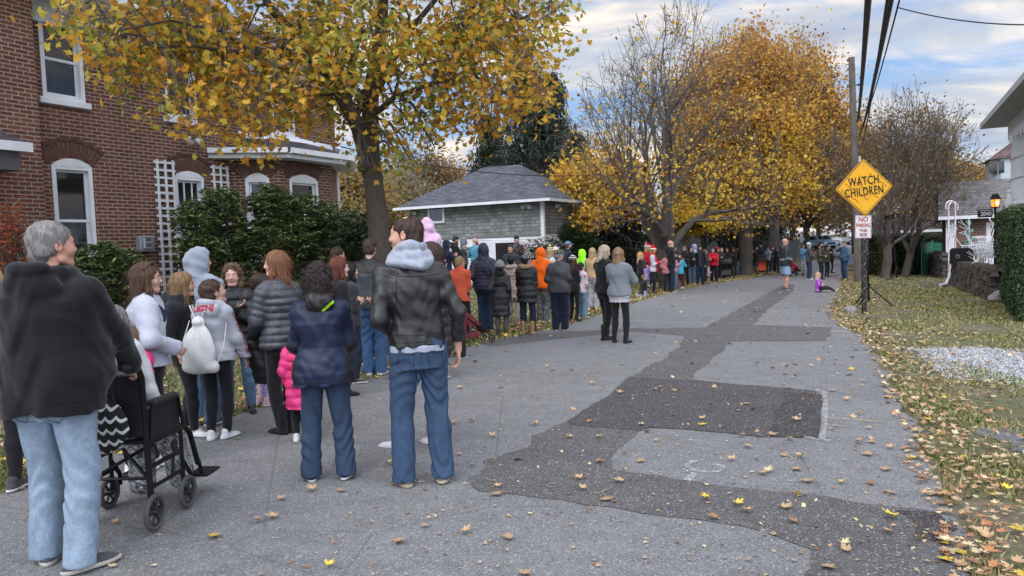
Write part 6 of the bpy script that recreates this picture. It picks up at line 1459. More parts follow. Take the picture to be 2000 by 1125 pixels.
m.build('bolt', M_ALU, pl1)
m = MB()
for k in range(5):   # light string draped over the plate
    o_ = (-.5 + k * .24) * hw; P = [(c_.x + o_ + (u_ - .5) * hw * (.95 - abs(k - 2) * .18), -.078, c_.z - (u_ - .5) * hw * (.95 - abs(k - 2) * .18) * .72 + (k - 2) * hw * .13 + .012 * sin(u_ * 25)) for u_ in [i / 12 for i in range(13)]]; m.tube(P, .0035, 4)
    for q in P[::2]: m.ball(q, .008, 5, 4)
m.tube([(c_.x, -.08, c_.z), (c_.x, -.10, c_.z - .01)], .018, 8); m.build('light_string', mplain('string_wire', (.10, .07, .03), .6), pl1)
c2 = S1(1684, 443); w2, h2 = (S1(1700, 443) - S1(1667, 443)).length / 2, (S1(1684, 420) - S1(1684, 466)).length / 2
pl2 = plate('no_parking_plate', c2, w2, h2, .02, -.02, M_SB, -.048, .004, sg); plate('white_face', c2, w2 * .96, h2 * .97, .018, -.02, M_SW, -.050, .002, pl2)
m = MB(); P = [(c2.x + x, -.053, c2.z + z) for x, z in rounded(w2 * .90, h2 * .92, .015, -.02)]; m.tube(P + [P[0]], .003, 4, False); m.build('red_border', M_SR, pl2)
for tx, zz_, sz in (('NO', .62, .44), ('PARKING', .12, .36), ('THIS', -.34, .27), ('SIDE', -.70, .27)): glyphs(tx, h2 * sz * 1.25, c2 + Vector((0, 0, h2 * zz_ * .98)), .02, M_SR, pl2, .64 if tx == 'PARKING' else .95, bold=.0018, y=-.0545)
m = MB(); r_ = random.Random(4)
for i in range(90): a = i * .8; z = .1 + i * (pt.z - .1) / 90; m.ball((.05 * cos(a), -.05 * abs(sin(a)) - .01, z), .007, 5, 4)
m.tube([(.05 * cos(i * .4), .042 * sin(i * .4), .1 + i * (pt.z - .1) / 180) for i in range(180)], .003, 4, False); m.build('light_string', mplain('small_bulbs', (.35, .34, .32), .4), sg)
def tripod(label, px, py, Htop_py, px_top, head, spread=.55):
    b = gp(px, py); t = thing('light_stand', label, 'stand', b, 0, None); tp2 = atY(px_top, Htop_py, b.y) - b; L = Vector(tp2); m = MB(); m.tube([(0, 0, .12), L * .4, L], [.032, .028, .022], 8); m.build('pole', M_BLACKM, t, True)
    for k in range(3):
        a = R(20 + 120 * k + 200); m = MB(); m.tube([(0, 0, .52), (cos(a) * spread, sin(a) * spread, .015 - SLOPE * cos(a) * spread)], .017, 6); m.tube([(0, 0, .2), (cos(a) * spread * .55, sin(a) * spread * .55, .24)], .008, 6); m.build('leg', M_BLACKM, t, True)
    MB().tube([(0, 0, .48), (0, 0, .58)], .035, 8).build('collar', M_BLACKM, t, True)
    if head: 
        m = MB(); m.cbox((L.x - .14, 0, L.z), (.22, .14, .18)).cbox((L.x + .16, -.02, L.z + .04), (.24, .16, .2)); m.tube([(L.x - .2, 0, L.z - .02), (L.x + .2, 0, L.z)], .02, 6); m.build('lamp_head', M_BLACKM, t)
    return t
tripod('tall black tripod light stand with lamp head on the lawn behind the sign', 1752, 548, 424, 1741, True, .5)
tripod('short black tripod stand right behind the sign post', 1697, 598, 500, 1694, False, .55)
# stone beside the post
def rock(label, p, r, seed, name='rock', mat=None):
    F = Field((-r[0] - .05, -r[1] - .05, -r[2] - .05), (r[0] + .05, r[1] + .05, r[2] + .05), .03); F.ell((0, 0, 0), r, .02); g_ = random.Random(seed)
    for _ in range(7): n_ = Vector((g_.gauss(0, 1), g_.gauss(0, 1), g_.gauss(0, .8))).normalized(); F.halfspace(n_, Vector((n_.x * r[0], n_.y * r[1], n_.z * r[2])) * g_.uniform(.62, .85))
    F.disp(folds(seed, .006, 'c')); V, Fc = F.mesh(); o = npmesh(name, V, Fc, mat or M_STONE); o.location = p; return tag(o, label, 'rock')
t = NT('field_stone'); co = t.coord(); f = t.noise(co, 3, 6, .7); v = t.noise(co, 22, 5, .7); t.col(t.mix(.5, t.ramp(f, [(.3, (.10, .095, .09)), (.7, (.34, .33, .31))]), t.ramp(v, [(.3, (.08, .08, .075)), (.7, (.40, .38, .35))]))); t.rough(.95); t.bump(v, .6, .02); M_STONE = t.m
q = gp(1660, 612); rock('pale grey stone at the foot of the sign post', (q.x, q.y, q.z + .07), (.15, .13, .12), 3)
q = gp(1950, 590); rock('flat grey boulder at the near end of the stone wall', (q.x, q.y, q.z + .14), (.30, .22, .17), 9)
q = gp(1985, 596); rock('low flat stone in the grass beside the hedge', (q.x, q.y, q.z + .03), (.42, .25, .07), 12)
# ------------------------------------------------------------------ dry stone wall
t = NT('rubble_stone'); co = t.coord(); g_ = t.node('ShaderNodeNewGeometry').outputs['Random Per Island']; f = t.noise(co, 9, 6, .75); t.col(t.mix(.55, t.ramp(g_, [(0, (.035, .028, .024)), (.5, (.085, .07, .06)), (.85, (.15, .13, .115)), (1, (.28, .27, .25))]), t.ramp(f, [(.3, (.03, .026, .022)), (.7, (.19, .17, .15))]))); t.rough(.95); t.bump(f, .8, .03); M_RUB = t.m
def stonewall(label, a, b, h_, th, seed):
    rs = random.Random(seed); a, b = Vector(a), Vector(b); L = (b - a).length; o_ = thing('stone_wall', label, 'wall', a, math.atan2((b - a).y, (b - a).x), 'rubble stone walls in front of the white house'); m = MB(); dzl = (b.z - a.z) / L
    m.box((.04, -th / 2 + .07, -.2), (L - .04, th / 2 - .07, h_ - .1))
    zrow = 0
    while zrow < h_:
        rh = rs.uniform(.07, .15); x = -rs.random() * .1
        while x < L:
            w_ = rs.uniform(.08, .24)
            for sd in (-1, 1):
                cx_, cz_, cy_ = x + w_ / 2, zrow + rh / 2 + rs.gauss(0, .015), sd * (th / 2 - .07 + rs.gauss(0, .018)); rx, ry, rz_ = w_ * .52, .11, rh * .54
                V = []; 
                for q in [(i, j, k) for k in (-1, 1) for j in (-1, 1) for i in (-1, 1)]: V.append((cx_ + q[0] * rx * rs.uniform(.72, 1.0), cy_ + q[1] * ry * rs.uniform(.7, 1.0), cz_ + q[2] * rz_ * rs.uniform(.72, 1.0) + dzl * cx_))
                m.raw(V, [(0, 2, 3, 1), (4, 5, 7, 6), (0, 1, 5, 4), (2, 6, 7, 3), (0, 4, 6, 2), (1, 3, 7, 5)])
            x += w_
        zrow += rh
    x = 0
    while x < L:
        w_ = rs.uniform(.15, .35); hz_ = rs.uniform(.05, .13); V = []
        for q in [(i, j, k) for k in (0, 1) for j in (-1, 1) for i in (-1, 1)]: V.append((x + w_ / 2 + q[0] * w_ * .5 * rs.uniform(.7, 1), q[1] * th / 2 * rs.uniform(.8, 1.1), h_ - .02 + q[2] * hz_ * rs.uniform(.6, 1) + dzl * x))
        m.raw(V, [(0, 2, 3, 1), (4, 5, 7, 6), (0, 1, 5, 4), (2, 6, 7, 3), (0, 4, 6, 2), (1, 3, 7, 5)]); x += w_ * .95
    m.build('stonework', M_RUB, o_); return o_
wa_ = gp(1950, 588); wb_ = gp(1862, 556); wh = zat(wb_, 513) - wb_.z
stonewall('rubble stone wall beside the hedge, near section', wb_, wa_, wh, .42, 1)
wc_ = gp(1852, 545); wd_ = gp(1810, 531); stonewall('rubble stone wall beyond the driveway, far section', wd_, wc_, zat(wd_, 492) - wd_.z, .42, 2)
# ------------------------------------------------------------------ clipped hedge at the right edge
rs = random.Random(6); nr3 = np.random.RandomState(6)
h0 = gp(1968, 612); hu = (gp(1938, 560) - gp(1990, 640)); 
ha = gp(1946, 576); hb0 = gp(1996, 640); hb_ = ha + (hb0 - ha).normalized() * 9; hb_.z = gz(hb_.x, hb_.y); hd = (hb_ - ha); hL = hd.length; hht = zat(ha, 418) - ha.z
hg = thing('clipped_hedge', 'tall clipped green hedge at the right edge of the yard', 'hedge', ha, math.atan2(hd.y, hd.x)); P = []; th_ = 1.3
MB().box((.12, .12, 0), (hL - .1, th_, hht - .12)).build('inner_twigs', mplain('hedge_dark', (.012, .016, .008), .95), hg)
for i in range(60000):
    f_ = rs.random(); x = rs.random() * hL; z = rs.random() * hht; bump_ = .05 * sin(x * 4 + z * 3) + .04 * sin(z * 7 + x * 2)
    if f_ < .62: q = (x, bump_ + abs(rs.gauss(0, .05)), z)
    elif f_ < .82: q = (x, rs.random() * th_, hht + bump_ - abs(rs.gauss(0, .06)))
    else: e_ = abs(rs.gauss(0, .06)) + bump_; q = (e_ if rs.random() < .4 else hL - e_, rs.random() * th_, z)
    P.append(q)
n = len(P); leaves('foliage', hg, P, nr3.uniform(.028, .05, n), palette(nr3, n, [(.045, .085, .030), (.025, .05, .018), (.09, .14, .06), (.16, .20, .11)], [4, 4, 2, .8]), M_LEAFG, rs=nr3, tilt=1.2)
def boxhedge(label, a, b, th_, h_, n, seed, cols=((.03, .05, .02), (.02, .035, .012), (.06, .08, .03)), name='clipped_hedge'):
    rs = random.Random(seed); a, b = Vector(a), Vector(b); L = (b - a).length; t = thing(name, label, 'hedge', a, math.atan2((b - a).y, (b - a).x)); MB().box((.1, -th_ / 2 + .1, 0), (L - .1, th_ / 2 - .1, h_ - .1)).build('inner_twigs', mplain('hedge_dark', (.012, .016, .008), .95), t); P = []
    for i in range(n):
        f_ = rs.random(); x = rs.random() * L; z = rs.random() * h_; y = rs.uniform(-th_ / 2, th_ / 2); e = .08 * sin(x * 3 + z * 4)
        P.append((x, -th_ / 2 + e, z) if f_ < .4 else ((x, th_ / 2, z) if f_ < .5 else ((x, y, h_ + e) if f_ < .75 else (((0 + e if f_ < .87 else L + e), y, z)))))
    leaves('foliage', t, P, nr3.uniform(.05, .10, n), palette(nr3, n, cols, [3, 3, 1]), M_LEAFG, rs=nr3, tilt=1.2); return t
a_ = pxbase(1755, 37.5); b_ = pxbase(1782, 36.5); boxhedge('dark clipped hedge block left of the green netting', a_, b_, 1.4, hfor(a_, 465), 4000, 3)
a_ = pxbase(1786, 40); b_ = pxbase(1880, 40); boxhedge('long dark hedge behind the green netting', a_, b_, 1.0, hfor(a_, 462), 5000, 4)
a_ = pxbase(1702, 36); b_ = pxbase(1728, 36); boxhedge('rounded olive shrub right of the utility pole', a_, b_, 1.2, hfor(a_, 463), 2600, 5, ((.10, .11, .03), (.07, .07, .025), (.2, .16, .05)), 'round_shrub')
# green plastic netting on stakes
t = NT('green_netting'); s_ = t.sep(t.coord()); a = t.math('SINE', t.math('MULTIPLY', s_[0], 95)); b = t.math('SINE', t.math('MULTIPLY', s_[2], 60)); t.col((.03, .26, .16)); t.rough(.5)
al = t.math('MAXIMUM', a, b); t.link(t.ramp(al, [(.25, .12), (.5, 1)]), t.b.inputs['Alpha']); M_NET = t.m
n0 = gp(1800, 541); n1 = gp(1822, 534); n2 = gp(1862, 533)
def netpanel(a, b, h_, label):
    a, b = Vector(a), Vector(b); L = (b - a).length; t = thing('netting_fence', label, 'fence', a, math.atan2((b - a).y, (b - a).x), 'green plastic netting panels'); V = []; F = []; n = 14
    for i in range(n + 1): x = L * i / n; y = .05 * sin(i * 1.7); V += [(x, y, .02), (x, y + .03 * sin(i), h_ * (1 - .04 * math.sin(pi * i / n)))]
    for i in range(n): F.append((2 * i, 2 * i + 2, 2 * i + 3, 2 * i + 1))
    m = MB(); m.raw(V, F); m.build('net', M_NET, t, True)
    for x in (0, L): MB().tube([(x, 0, 0), (x, 0, h_ + .05)], .018, 6).build('stake', mplain('green_stake', (.02, .16, .10), .5), t)
hN = zat(n0, 473) - n0.z; netpanel(n0, n1, hN, 'green plastic netting panel, left one by the dark hedge'); netpanel(n1, n2, hN, 'green plastic netting panel, wider one behind the stone wall')
# speaker on the wall, pipe
sp = atY(1879, 517, 25.8); spt = thing('loudspeaker', 'black wedge loudspeaker standing on the stone wall', 'speaker', (sp.x, sp.y, sp.z), R(-20)); hh2 = .30
m = MB(); m.prism([(-.30, 0), (.20, 0), (.36, .16), (.34, .44), (.18, .58), (-.26, .58), (-.32, .50)], -.25, .30); m.build('cabinet', mplain('speaker_black', (.012, .012, .014), .55, 0, .2, 12, .1), spt)
m = MB(); m.torus((-.18, -.262, .30), .055, .012, 'y', 18, 6); m.build('port_ring', mplain('port_metal', (.30, .24, .20), .5), spt, True)
pp = [atY(1868, 513, 27.3), atY(1858, 516, 27.0), atY(1853, 543, 26.9), atY(1847, 555, 26.8), atY(1836, 557, 26.7)]; tag(MB().tube(pp, .055, 9).build('drain_pipe', mplain('white_plastic_pipe', (.55, .57, .58), .4), None, True), 'white plastic elbow pipe coming over the stone wall', 'pipe')
# ------------------------------------------------------------------ wire-frame decorations in the yard
M_LED = mplain('white_light_frame', (.72, .72, .78), .5); M_GRN = mplain('green_garland', (.10, .30, .20), .7, 0, .4, 14, .2); M_REDS = mplain('red_stripe', (.5, .04, .06), .5)
def deer(label, px, py, Y, h_, face, seed, graze=False):
    p = atY(px, py, Y); t = thing('light_up_deer', label, 'yard decoration', (p.x, p.y, p.z), face, 'white wire deer behind the stone wall'); rs = random.Random(seed); k = h_ / 1.3; m = MB()
    zb_ = max(0, p.z - gz(p.x, p.y)); 
    def loop(c, rx, rz_, n=14, r=.010): m.tube([(c[0], c[1] + rx * cos(i * 6.28 / n), c[2] + rz_ * sin(i * 6.28 / n)) for i in range(n + 1)], r, 4, False)
    for i in range(9): x = -.38 * k + i * .095 * k; loop((x, 0, .75 * k), .13 * k * (1 - .15 * abs(i - 3) / 4), .17 * k * (1 - .2 * (i > 5)))
    for a in range(6): y, z = cos(a) * .12 * k, sin(a) * .16 * k; m.tube([(-.4 * k, y, .75 * k + z), (.4 * k, y, .75 * k + z * .8)], .009, 4)
    for x, y in ((-.34, .1), (-.34, -.1), (.34, .1), (.34, -.1)):
        for o_ in (-.02, .02): m.tube([(x * k + o_, y * k, .72 * k), ((x - .05) * k + o_, y * k, .4 * k), (x * k + o_ * .5, y * k, .02)], .012, 4)
    hx_, hz_ = (.72 * k, .45 * k) if graze else (.62 * k, 1.22 * k)
    for o_ in (-.05, .05): m.tube([(.36 * k, o_, .80 * k), (.5 * k, o_, (hz_ + .8 * k) / 2), (hx_, o_ * .6, hz_)], .012, 4)
    m.tube([(hx_ - .05, 0, hz_ + .04), (hx_ + .16 * k, 0, hz_ - .02), (hx_ + .02, 0, hz_ - .08), (hx_ - .05, 0, hz_ + .04)], .016, 4)
    b_ = m.build('body', M_LED, t); m = MB()
    for s_ in (-1, 1):
        m.tube([(hx_ - .03, s_ * .03, hz_ + .05), (hx_ - .08 * k, s_ * .12 * k, hz_ + .2 * k), (hx_ + .02, s_ * .2 * k, hz_ + .36 * k)], .010, 4)
        for f_ in (.1, .22): m.tube([(hx_ - .05 * k, s_ * (.06 + f_ * .4) * k, hz_ + f_ * k), (hx_ + .08 * k, s_ * (.1 + f_ * .5) * k, hz_ + (f_ + .1) * k)], .009, 4)
    m.build('antler', M_LED, t)
for i, (x, y, Y, h_, f_, lb_, g_) in enumerate([(1906, 532, 26.5, 1.45, 160, 'white wire deer nearest the black loudspeaker', False), (1928, 536, 25.2, 1.55, 120, 'white wire deer right of the loudspeaker deer, facing the road', False), (1918, 526, 27.5, 1.75, 30, 'tallest white wire deer farther back in the yard', False), (1938, 540, 24.4, 1.4, 200, 'small grazing white wire deer next to the hedge', True)]): deer(lb_, x, y, Y, h_, R(f_), i, g_)
def candy(label, px, py, Y, top_py, flip):
    b = pxbase(px, Y); h_ = hfor(b, top_py); t = thing('candy_cane', label, 'yard decoration', b, 0, 'tall candy canes by the stone wall'); r_ = .17; zc_ = h_ - r_; P = [Vector((0, 0, 0)), Vector((0, 0, zc_ * .5)), Vector((0, 0, zc_))] + [Vector((flip * r_ * (1 - cos(a)), 0, zc_ + r_ * sin(a))) for a in [i * pi / 7 for i in range(1, 8)]] + [Vector((flip * 2 * r_, 0, zc_ - .12))]
    MB().tube(P, .026, 8).build('cane', M_LED, t, True); m = MB(); N = 70; Q = []
    full = P
    for i in range(N):
        u_ = i / (N - 1) * (len(full) - 1); k = min(int(u_), len(full) - 2); c = full[k].lerp(full[k + 1], u_ - k); Q.append((c.x + .026 * cos(i * 1.3), c.y + .026 * sin(i * 1.3), c.z))
    m.tube(Q, .010, 4, False); m.build('red_stripe', M_REDS, t)
candy('candy cane of white tubing, left one by the driveway', 1853, 480, 27.5, 395, 1); candy('candy cane of white tubing, right one nearer the house', 1866, 480, 27.0, 392, -1)
b_ = pxbase(1893, 27.5); h_ = hfor(b_, 428); tt = thing('spiral_tree', 'green and white spiral tree decoration behind the loudspeaker', 'yard decoration', b_); m = MB(); P = [(.55 * (1 - i / 110) * cos(i * .42), .55 * (1 - i / 110) * sin(i * .42), .3 + (h_ - .3) * i / 110) for i in range(111)]; m.tube(P, .03, 5, False); m.build('garland', M_GRN, tt, True); MB().tube([(0, 0, 0), (0, 0, h_ + .05)], .015, 6).build('pole', M_LED, tt)
# ------------------------------------------------------------------ white house on the right edge, 2040 sign, lantern
hq = pxbase(1918, 32); WU = HU; WRZ = HRZ
wh_ = thing('small_brick_house', 'small brick house with grey roof behind the yard decorations', 'house', hq, HRZ - R(90))
zev = hfor(hq, 421); zr = hfor(hq, 352); wl_ = -1.3; wr_ = 5.2
MB().box((wl_, 0, -.2), (wr_, 3.4, zev)).build('wall', mbrick('far_brick', c1=(.16, .07, .055), c2=(.10, .045, .04)), wh_)
m = MB(); m.raw([(wl_ - .35, -.45, zev - .03), (wr_ + .3, -.45, zev - .03), (wr_ + .3, 1.7, zr + .1), (wl_ - .25, 1.7, zr + .1), (wl_ - .35, 3.8, zev - .03), (wr_ + .3, 3.8, zev - .03)], [(0, 1, 2, 3), (3, 2, 5, 4), (0, 3, 4)]); m.build('roof', mshingle('mossy_roof_shingle', (.14, .135, .135), ('x', 'z'), .3, .09, .25, .6), wh_)
MB().box((wl_ - .36, -.52, zev - .12), (wr_ + .3, -.44, zev + .02)).build('gutter', M_WHITE, wh_); MB().box((wl_ - .05, -.04, -.2), (wl_ + .32, .0 - .002, zev)).build('corner_board', M_WHITE, wh_)
window(wh_, .15, 1.35, .75, zev - .3, curt=.5, fw=.16); 
dq = pxbase(1943, 40); dm = thing('dormer_house', 'taller house with a polygonal shingled dormer behind the brick house', 'house', dq, HRZ - R(90)); z0 = hfor(dq, 385); z1 = hfor(dq, 311); z2 = hfor(dq, 287)
MB().box((-.2, 0, -.2), (4, 5, z0)).build('wall', M_CLAP, dm); pol = [(-.15, .9), (-.15, .25), (.25, -.2), (1.6, -.2), (2.2, .6), (2.2, 3), (-.15, 3)]; MB().prism(pol, z0 - .9, z1, 'z').build('dormer_wall', mplain('pale_blue_siding', (.42, .48, .52), .7), dm)
ap = (1.0, 1.0, z2 + .4); po = [(x * 1.15 - .15, y * 1.15 - .12) for x, y in pol]; m = MB(); V = [(x, y, z1) for x, y in po] + [ap]; m.raw(V, [(i, (i + 1) % 7, 7) for i in range(7)] + [tuple(range(6, -1, -1))]); m.build('dormer_roof', mshingle('red_brown_shingle', (.11, .07, .07)), dm)
m = MB()
for x in (.32, .75): m.box((x - .6, -.03 - .2 * (x > .3), z1 - .75), (x - .35, .0, z1 - .12))
for x0, x1 in ((-.02, .10),): m.box((x0, -.05, z1 - .8), (x1, .1, z1 - .08))
m.build('window', M_GLASS, dm); m = MB(); m.raw([(-1.3, -.6, z0 - .6), (3, -.6, z0 - .6), (3, 1.5, z0 + .75), (-.1, 1.5, z0 + .75)], [(0, 1, 2, 3)]); m.build('roof', mshingle('red_brown_shingle2', (.12, .075, .075)), dm)
# porch with column at the frame's right edge
def P_(x, y): return atY(x, y, 22.5)
cb = P_(1993, 400); gb = gz(cb.x, cb.y); prz = HRZ - R(90); pr = thing('porch', 'white porch with round column and overhanging roof at the right edge', 'porch', (cb.x, cb.y, gb), prz); oz = cb.z - gb; rc = (P_(2010, 350) - P_(1977, 350)).length / 2; ct = P_(1993, 262).z - gb
MB().tube([(0, 0, oz), (0, 0, oz + .06), (0, 0, oz + .12), (0, 0, (oz + ct) / 2), (0, 0, ct)], [rc * 1.3, rc * 1.3, rc, rc * .97, rc * .88], 24).build('column', M_WHITE, pr, True)
MB().box((-.4, -1.0, 0), (3.5, .5, oz - .001)).build('porch_base', mplain('porch_masonry', (.25, .24, .23), .9), pr)
MB().box((-.28, -7, ct), (.28, .35, ct + .42)).box((.28, -.1, ct), (3.5, .35, ct + .42)).build('beam', M_WHITE, pr)
F0 = Matrix.Rotation(-prz, 3, 'Z') @ (atY(1918, 265, 24.2) - Vector((cb.x, cb.y, gb))); ex, ey, ez = F0; ez = max(ez, ct + .43); m = MB(); V = [(ex, ey, ez), (ex, -9, ez), (ex + 2.6, -9, ez + 1.1), (ex + 2.6, ey - 2.6, ez + 1.1), (ex + 6, ey, ez), (ex + 6, ey - 2.6, ez + 1.1)]
m.raw([(x, y, z + .14) for x, y, z in V], [(0, 1, 2, 3), (0, 3, 5, 4)]); m.build('roof', mshingle('porch_roof_shingle', (.13, .13, .14), bh=.12), pr)
MB().box((ex, -9, ez), (ex + 6, ey, ez + .02)).box((ex - .06, -9, ez - .01), (ex, ey + .06, ez + .15)).box((ex, ey, ez - .01), (ex + 6, ey + .06, ez + .15)).build('soffit', mplain('porch_ceiling', (.42, .42, .43), .8), pr)
m = MB(); r_ = random.Random(9)
for i in range(60): y = .2 - i * .07; m.tube([(-.29, y, ct + .05), (-.29, y, ct + .05 - r_.uniform(.08, .36))], .007, 4)
m.tube([(-.29, .2, ct + .05), (-.29, -4, ct + .05)], .008, 4); m.build('icicle_lights', M_LED, pr)
m = MB()
for k in range(3):
    z = oz + .5 + k * .62; m.tube([(rc * 1.03 * cos(a), rc * 1.03 * sin(a), z + a * .07) for a in [R(150 + i * 12) for i in range(19)]], .010, 4)
m.build('light_string', mplain('string_wire', (.10, .07, .03), .6), pr)
st = atY(1970, 398, 22); m = MB(); z0_ = hht; sx_ = st
m.tube([(0, 0, 0), (0, 0, .16), (.02, -.02, .3), (0, 0, .42)], [.09, .11, .07, .05], 10); m.ball((0, -.02, .47), (.06, .06, .07)); m.tube([(.08, 0, .14), (.13, -.08, .28)], [.04, .03], 7)
tag(m.build('garden_statue', mplain('white_plaster', (.6, .6, .6), .7), None, True, (st.x, st.y, st.z - .12)), 'small white statue beside the porch column', 'statue'); MB
so_ = gp(1968, 560)
lq = atY(1944, 405, 24.5); lm = thing('post_lantern', 'lit amber lantern on a black post above the hedge', 'lantern', (lq.x, lq.y, gz(lq.x, lq.y))); lz = lq.z - gz(lq.x, lq.y); MB().tube([(0, 0, 0), (0, 0, lz)], [.05, .035], 8).build('post', M_BLACKM, lm, True)
t = NT('lit_amber_glass'); t.col((.8, .4, .1)); t.b.inputs['Emission Color'].default_value = (1, .36, .06, 1); t.b.inputs['Emission Strength'].default_value = .55; gl = t.m
t = NT('lamp_flame'); t.b.inputs['Emission Color'].default_value = (1, .72, .35, 1); t.b.inputs['Emission Strength'].default_value = 6; fl_ = t.m
m = MB(); m.prism([(-.06, lz + .02), (.06, lz + .02), (.10, lz + .26), (-.10, lz + .26)], -.09, .09); m.build('glass', gl, lm); MB().ball((0, -.11, lz + .14), (.035, .03, .05)).build('flame', fl_, lm, True)
m = MB()
for x in (-1, 1): m.tube([(x * .062, -.095, lz), (x * .104, -.095, lz + .27)], .010, 4)
m.prism([(-.13, lz + .26), (.13, lz + .26), (.05, lz + .38), (.02, lz + .44), (-.02, lz + .44), (-.05, lz + .38)], -.12, .12); m.box((-.08, -.1, lz - .02), (.08, .1, lz + .018)); m.build('cage', M_BLACKM, lm)
nq = atY(1924, 418, 24.6); nb = thing('house_number_sign', 'black hanging house number sign reading 2040', 'sign', (nq.x, nq.y, nq.z)); w_ = (atY(1938, 418, 24.6) - atY(1909, 418, 24.6)).length / 2; MB().bbox((-w_, -.02, -w_ * .45), (w_, .02, w_ * .45), .008).build('board', M_SB, nb); glyphs('2040', w_ * .75, (w_ * .08, 0, 0), 0, M_SW, nb, 1.0, y=-.024, bold=.004)
m = MB(); m.tube([(-w_ - .05, 0, w_ * .55), (0, 0, w_ * .62), (lq.x - nq.x, lq.y - nq.y, w_ * .55)], .014, 6); m.tube([(-w_ * .7, 0, w_ * .45), (-w_ * .7, 0, w_ * .58)], .01, 5); m.tube([(w_ * .7, 0, w_ * .45), (w_ * .7, 0, w_ * .58)], .01, 5)
for x in (-.9, -.1, .7): m.torus((w_ * x, 0, w_ * .78), .05, .008, 'y', 10, 4)
m.build('bracket', M_BLACKM, nb)
# ------------------------------------------------------------------ far houses, cars
def gable(label, px, Y, wd, dp, wall_py, roof_py, wallm, roofm, rz=0.0, name='house', garage_=False, along=False, group=None):
    b = pxbase(px, Y); t = thing(name, label, 'house', b, rz, group); ze = hfor(b, wall_py); zr_ = hfor(b, roof_py); MB().box((-wd / 2, 0, -.4), (wd / 2, dp, ze)).build('wall', wallm, t); m = MB(); o_ = .4
    if not along: m.raw([(-wd / 2 - o_, -o_, ze - .1), (0, -o_, zr_), (wd / 2 + o_, -o_, ze - .1), (-wd / 2 - o_, dp + o_, ze - .1), (0, dp + o_, zr_), (wd / 2 + o_, dp + o_, ze - .1)], [(0, 1, 4, 3), (1, 2, 5, 4)]); g_ = MB().raw([(-wd / 2, -.01, ze), (wd / 2, -.01, ze), (0, -.01, zr_ - .1)], [(0, 1, 2)]); g_.build('gable_wall', wallm, t)
    else: m.raw([(-wd / 2 - o_, -o_, ze - .1), (wd / 2 + o_, -o_, ze - .1), (wd / 2 + o_, dp / 2, zr_), (-wd / 2 - o_, dp / 2, zr_), (-wd / 2 - o_, dp + o_, ze - .1), (wd / 2 + o_, dp + o_, ze - .1)], [(0, 1, 2, 3), (3, 2, 5, 4)])
    m.build('roof', roofm, t); MB().box((-wd / 2 - o_, -o_ - .06, ze - .2), (wd / 2 + o_, -o_, ze - .05)).build('fascia', M_WHITE, t) if along else None
    nw = max(1, int(wd / 2.4))
    for k in range(nw):
        x = -wd / 2 + wd * (k + .5) / nw
        w = MB().box((x - .45, -.05, ze * .45), (x + .45, -.012, ze * .45 + 1.0)).build('window', M_WHITE, t); MB().box((x - .36, -.06, ze * .45 + .09), (x + .36, -.052, ze * .45 + .91)).build('pane', M_GLASS, w)
    return t
M_TANW = mplain('tan_siding', (.40, .35, .26), .8); M_FARW = mplain('far_white_siding', (.60, .62, .64), .7); M_GREYS = mplain('grey_board_siding', (.22, .23, .25), .8, 0, .25, 3, .1); M_RF = mplain('dark_roofing', (.09, .075, .075), .9, 0, .25, 4, .2); M_RFG = mplain('grey_roofing', (.16, .165, .175), .9, 0, .2, 4, .2)
gable('tan bungalow with dark roof beyond the green netting', 1828, 44, 6.5, 7, 446, 416, M_TANW, M_RF, HRZ - R(90), along=True)
gable('low brown roofed bungalow behind the yard trees', 1770, 58, 7, 8, 448, 424, M_TANW, M_RF, HRZ - R(90), along=True)
gable('white gabled house at the end of the road', 1657, 112, 10, 12, 462, 428, M_FARW, M_RFG, R(-25))
gable('low white garage house at the far end of the road', 1612, 118, 14, 8, 468, 452, M_FARW, M_RFG, R(-5), along=True)
gable('grey boarded shed house behind the santa hats', 1275, 38, 3.6, 6, 448, 436, M_GREYS, M_RF, R(-20), name='shed_house', along=True)
gable('small white shed far behind the red sweatshirt', 1418, 58, 3.0, 4, 468, 452, M_FARW, M_RFG, R(-10), name='white_shed')
# dark awning / canopy
q = pxbase(1340, 33); t_ = thing('awning', 'black curved awning behind the crowd beside the gnarled trunk', 'awning', q); zc_ = hfor(q, 458); P = [(-.75 + i * .25, zc_ + .55 * sin(pi * (i + 3) / 12)) for i in range(8)]; m = MB()
V = [(x, y, z) for x, z in P for y in (0, 2.5)]; m.raw(V, [(2 * i, 2 * i + 1, 2 * i + 3, 2 * i + 2) for i in range(7)]); m.build('cloth', mplain('black_awning', (.02, .02, .022), .8), t_)
for x in (-.7, .9): MB().tube([(x, .1, 0), (x, .1, zc_ + .1)], .05, 6).build('post', M_BLACKM, t_)
# small flag hanging by the trunk
q = atY(1277, 455, 27); fg = thing('flag', 'small striped flag on a slanted stick beside the gnarled trunk', 'flag', q); MB().tube([(-.1, 0, .35), (.35, 0, -.35)], .012, 5).build('stick', M_WOODW, fg)
t = NT('flag_cloth'); s_ = t.sep(t.coord()); w = t.math('SINE', t.math('MULTIPLY', t.math('ADD', s_[0], s_[2]), 70)); t.col(t.ramp(w, [(.45, (.45, .04, .05)), (.55, (.6, .6, .6))], 'CONSTANT')); m = MB(); m.raw([(-.02, -.01, .25), (.12, -.02, .05), (.28, .01, -.22), (.18, .03, -.45), (.05, -.01, -.2), (-.06, .01, -.02)], [(0, 1, 4, 5), (1, 2, 3, 4)]); m.build('cloth', t.m, fg)
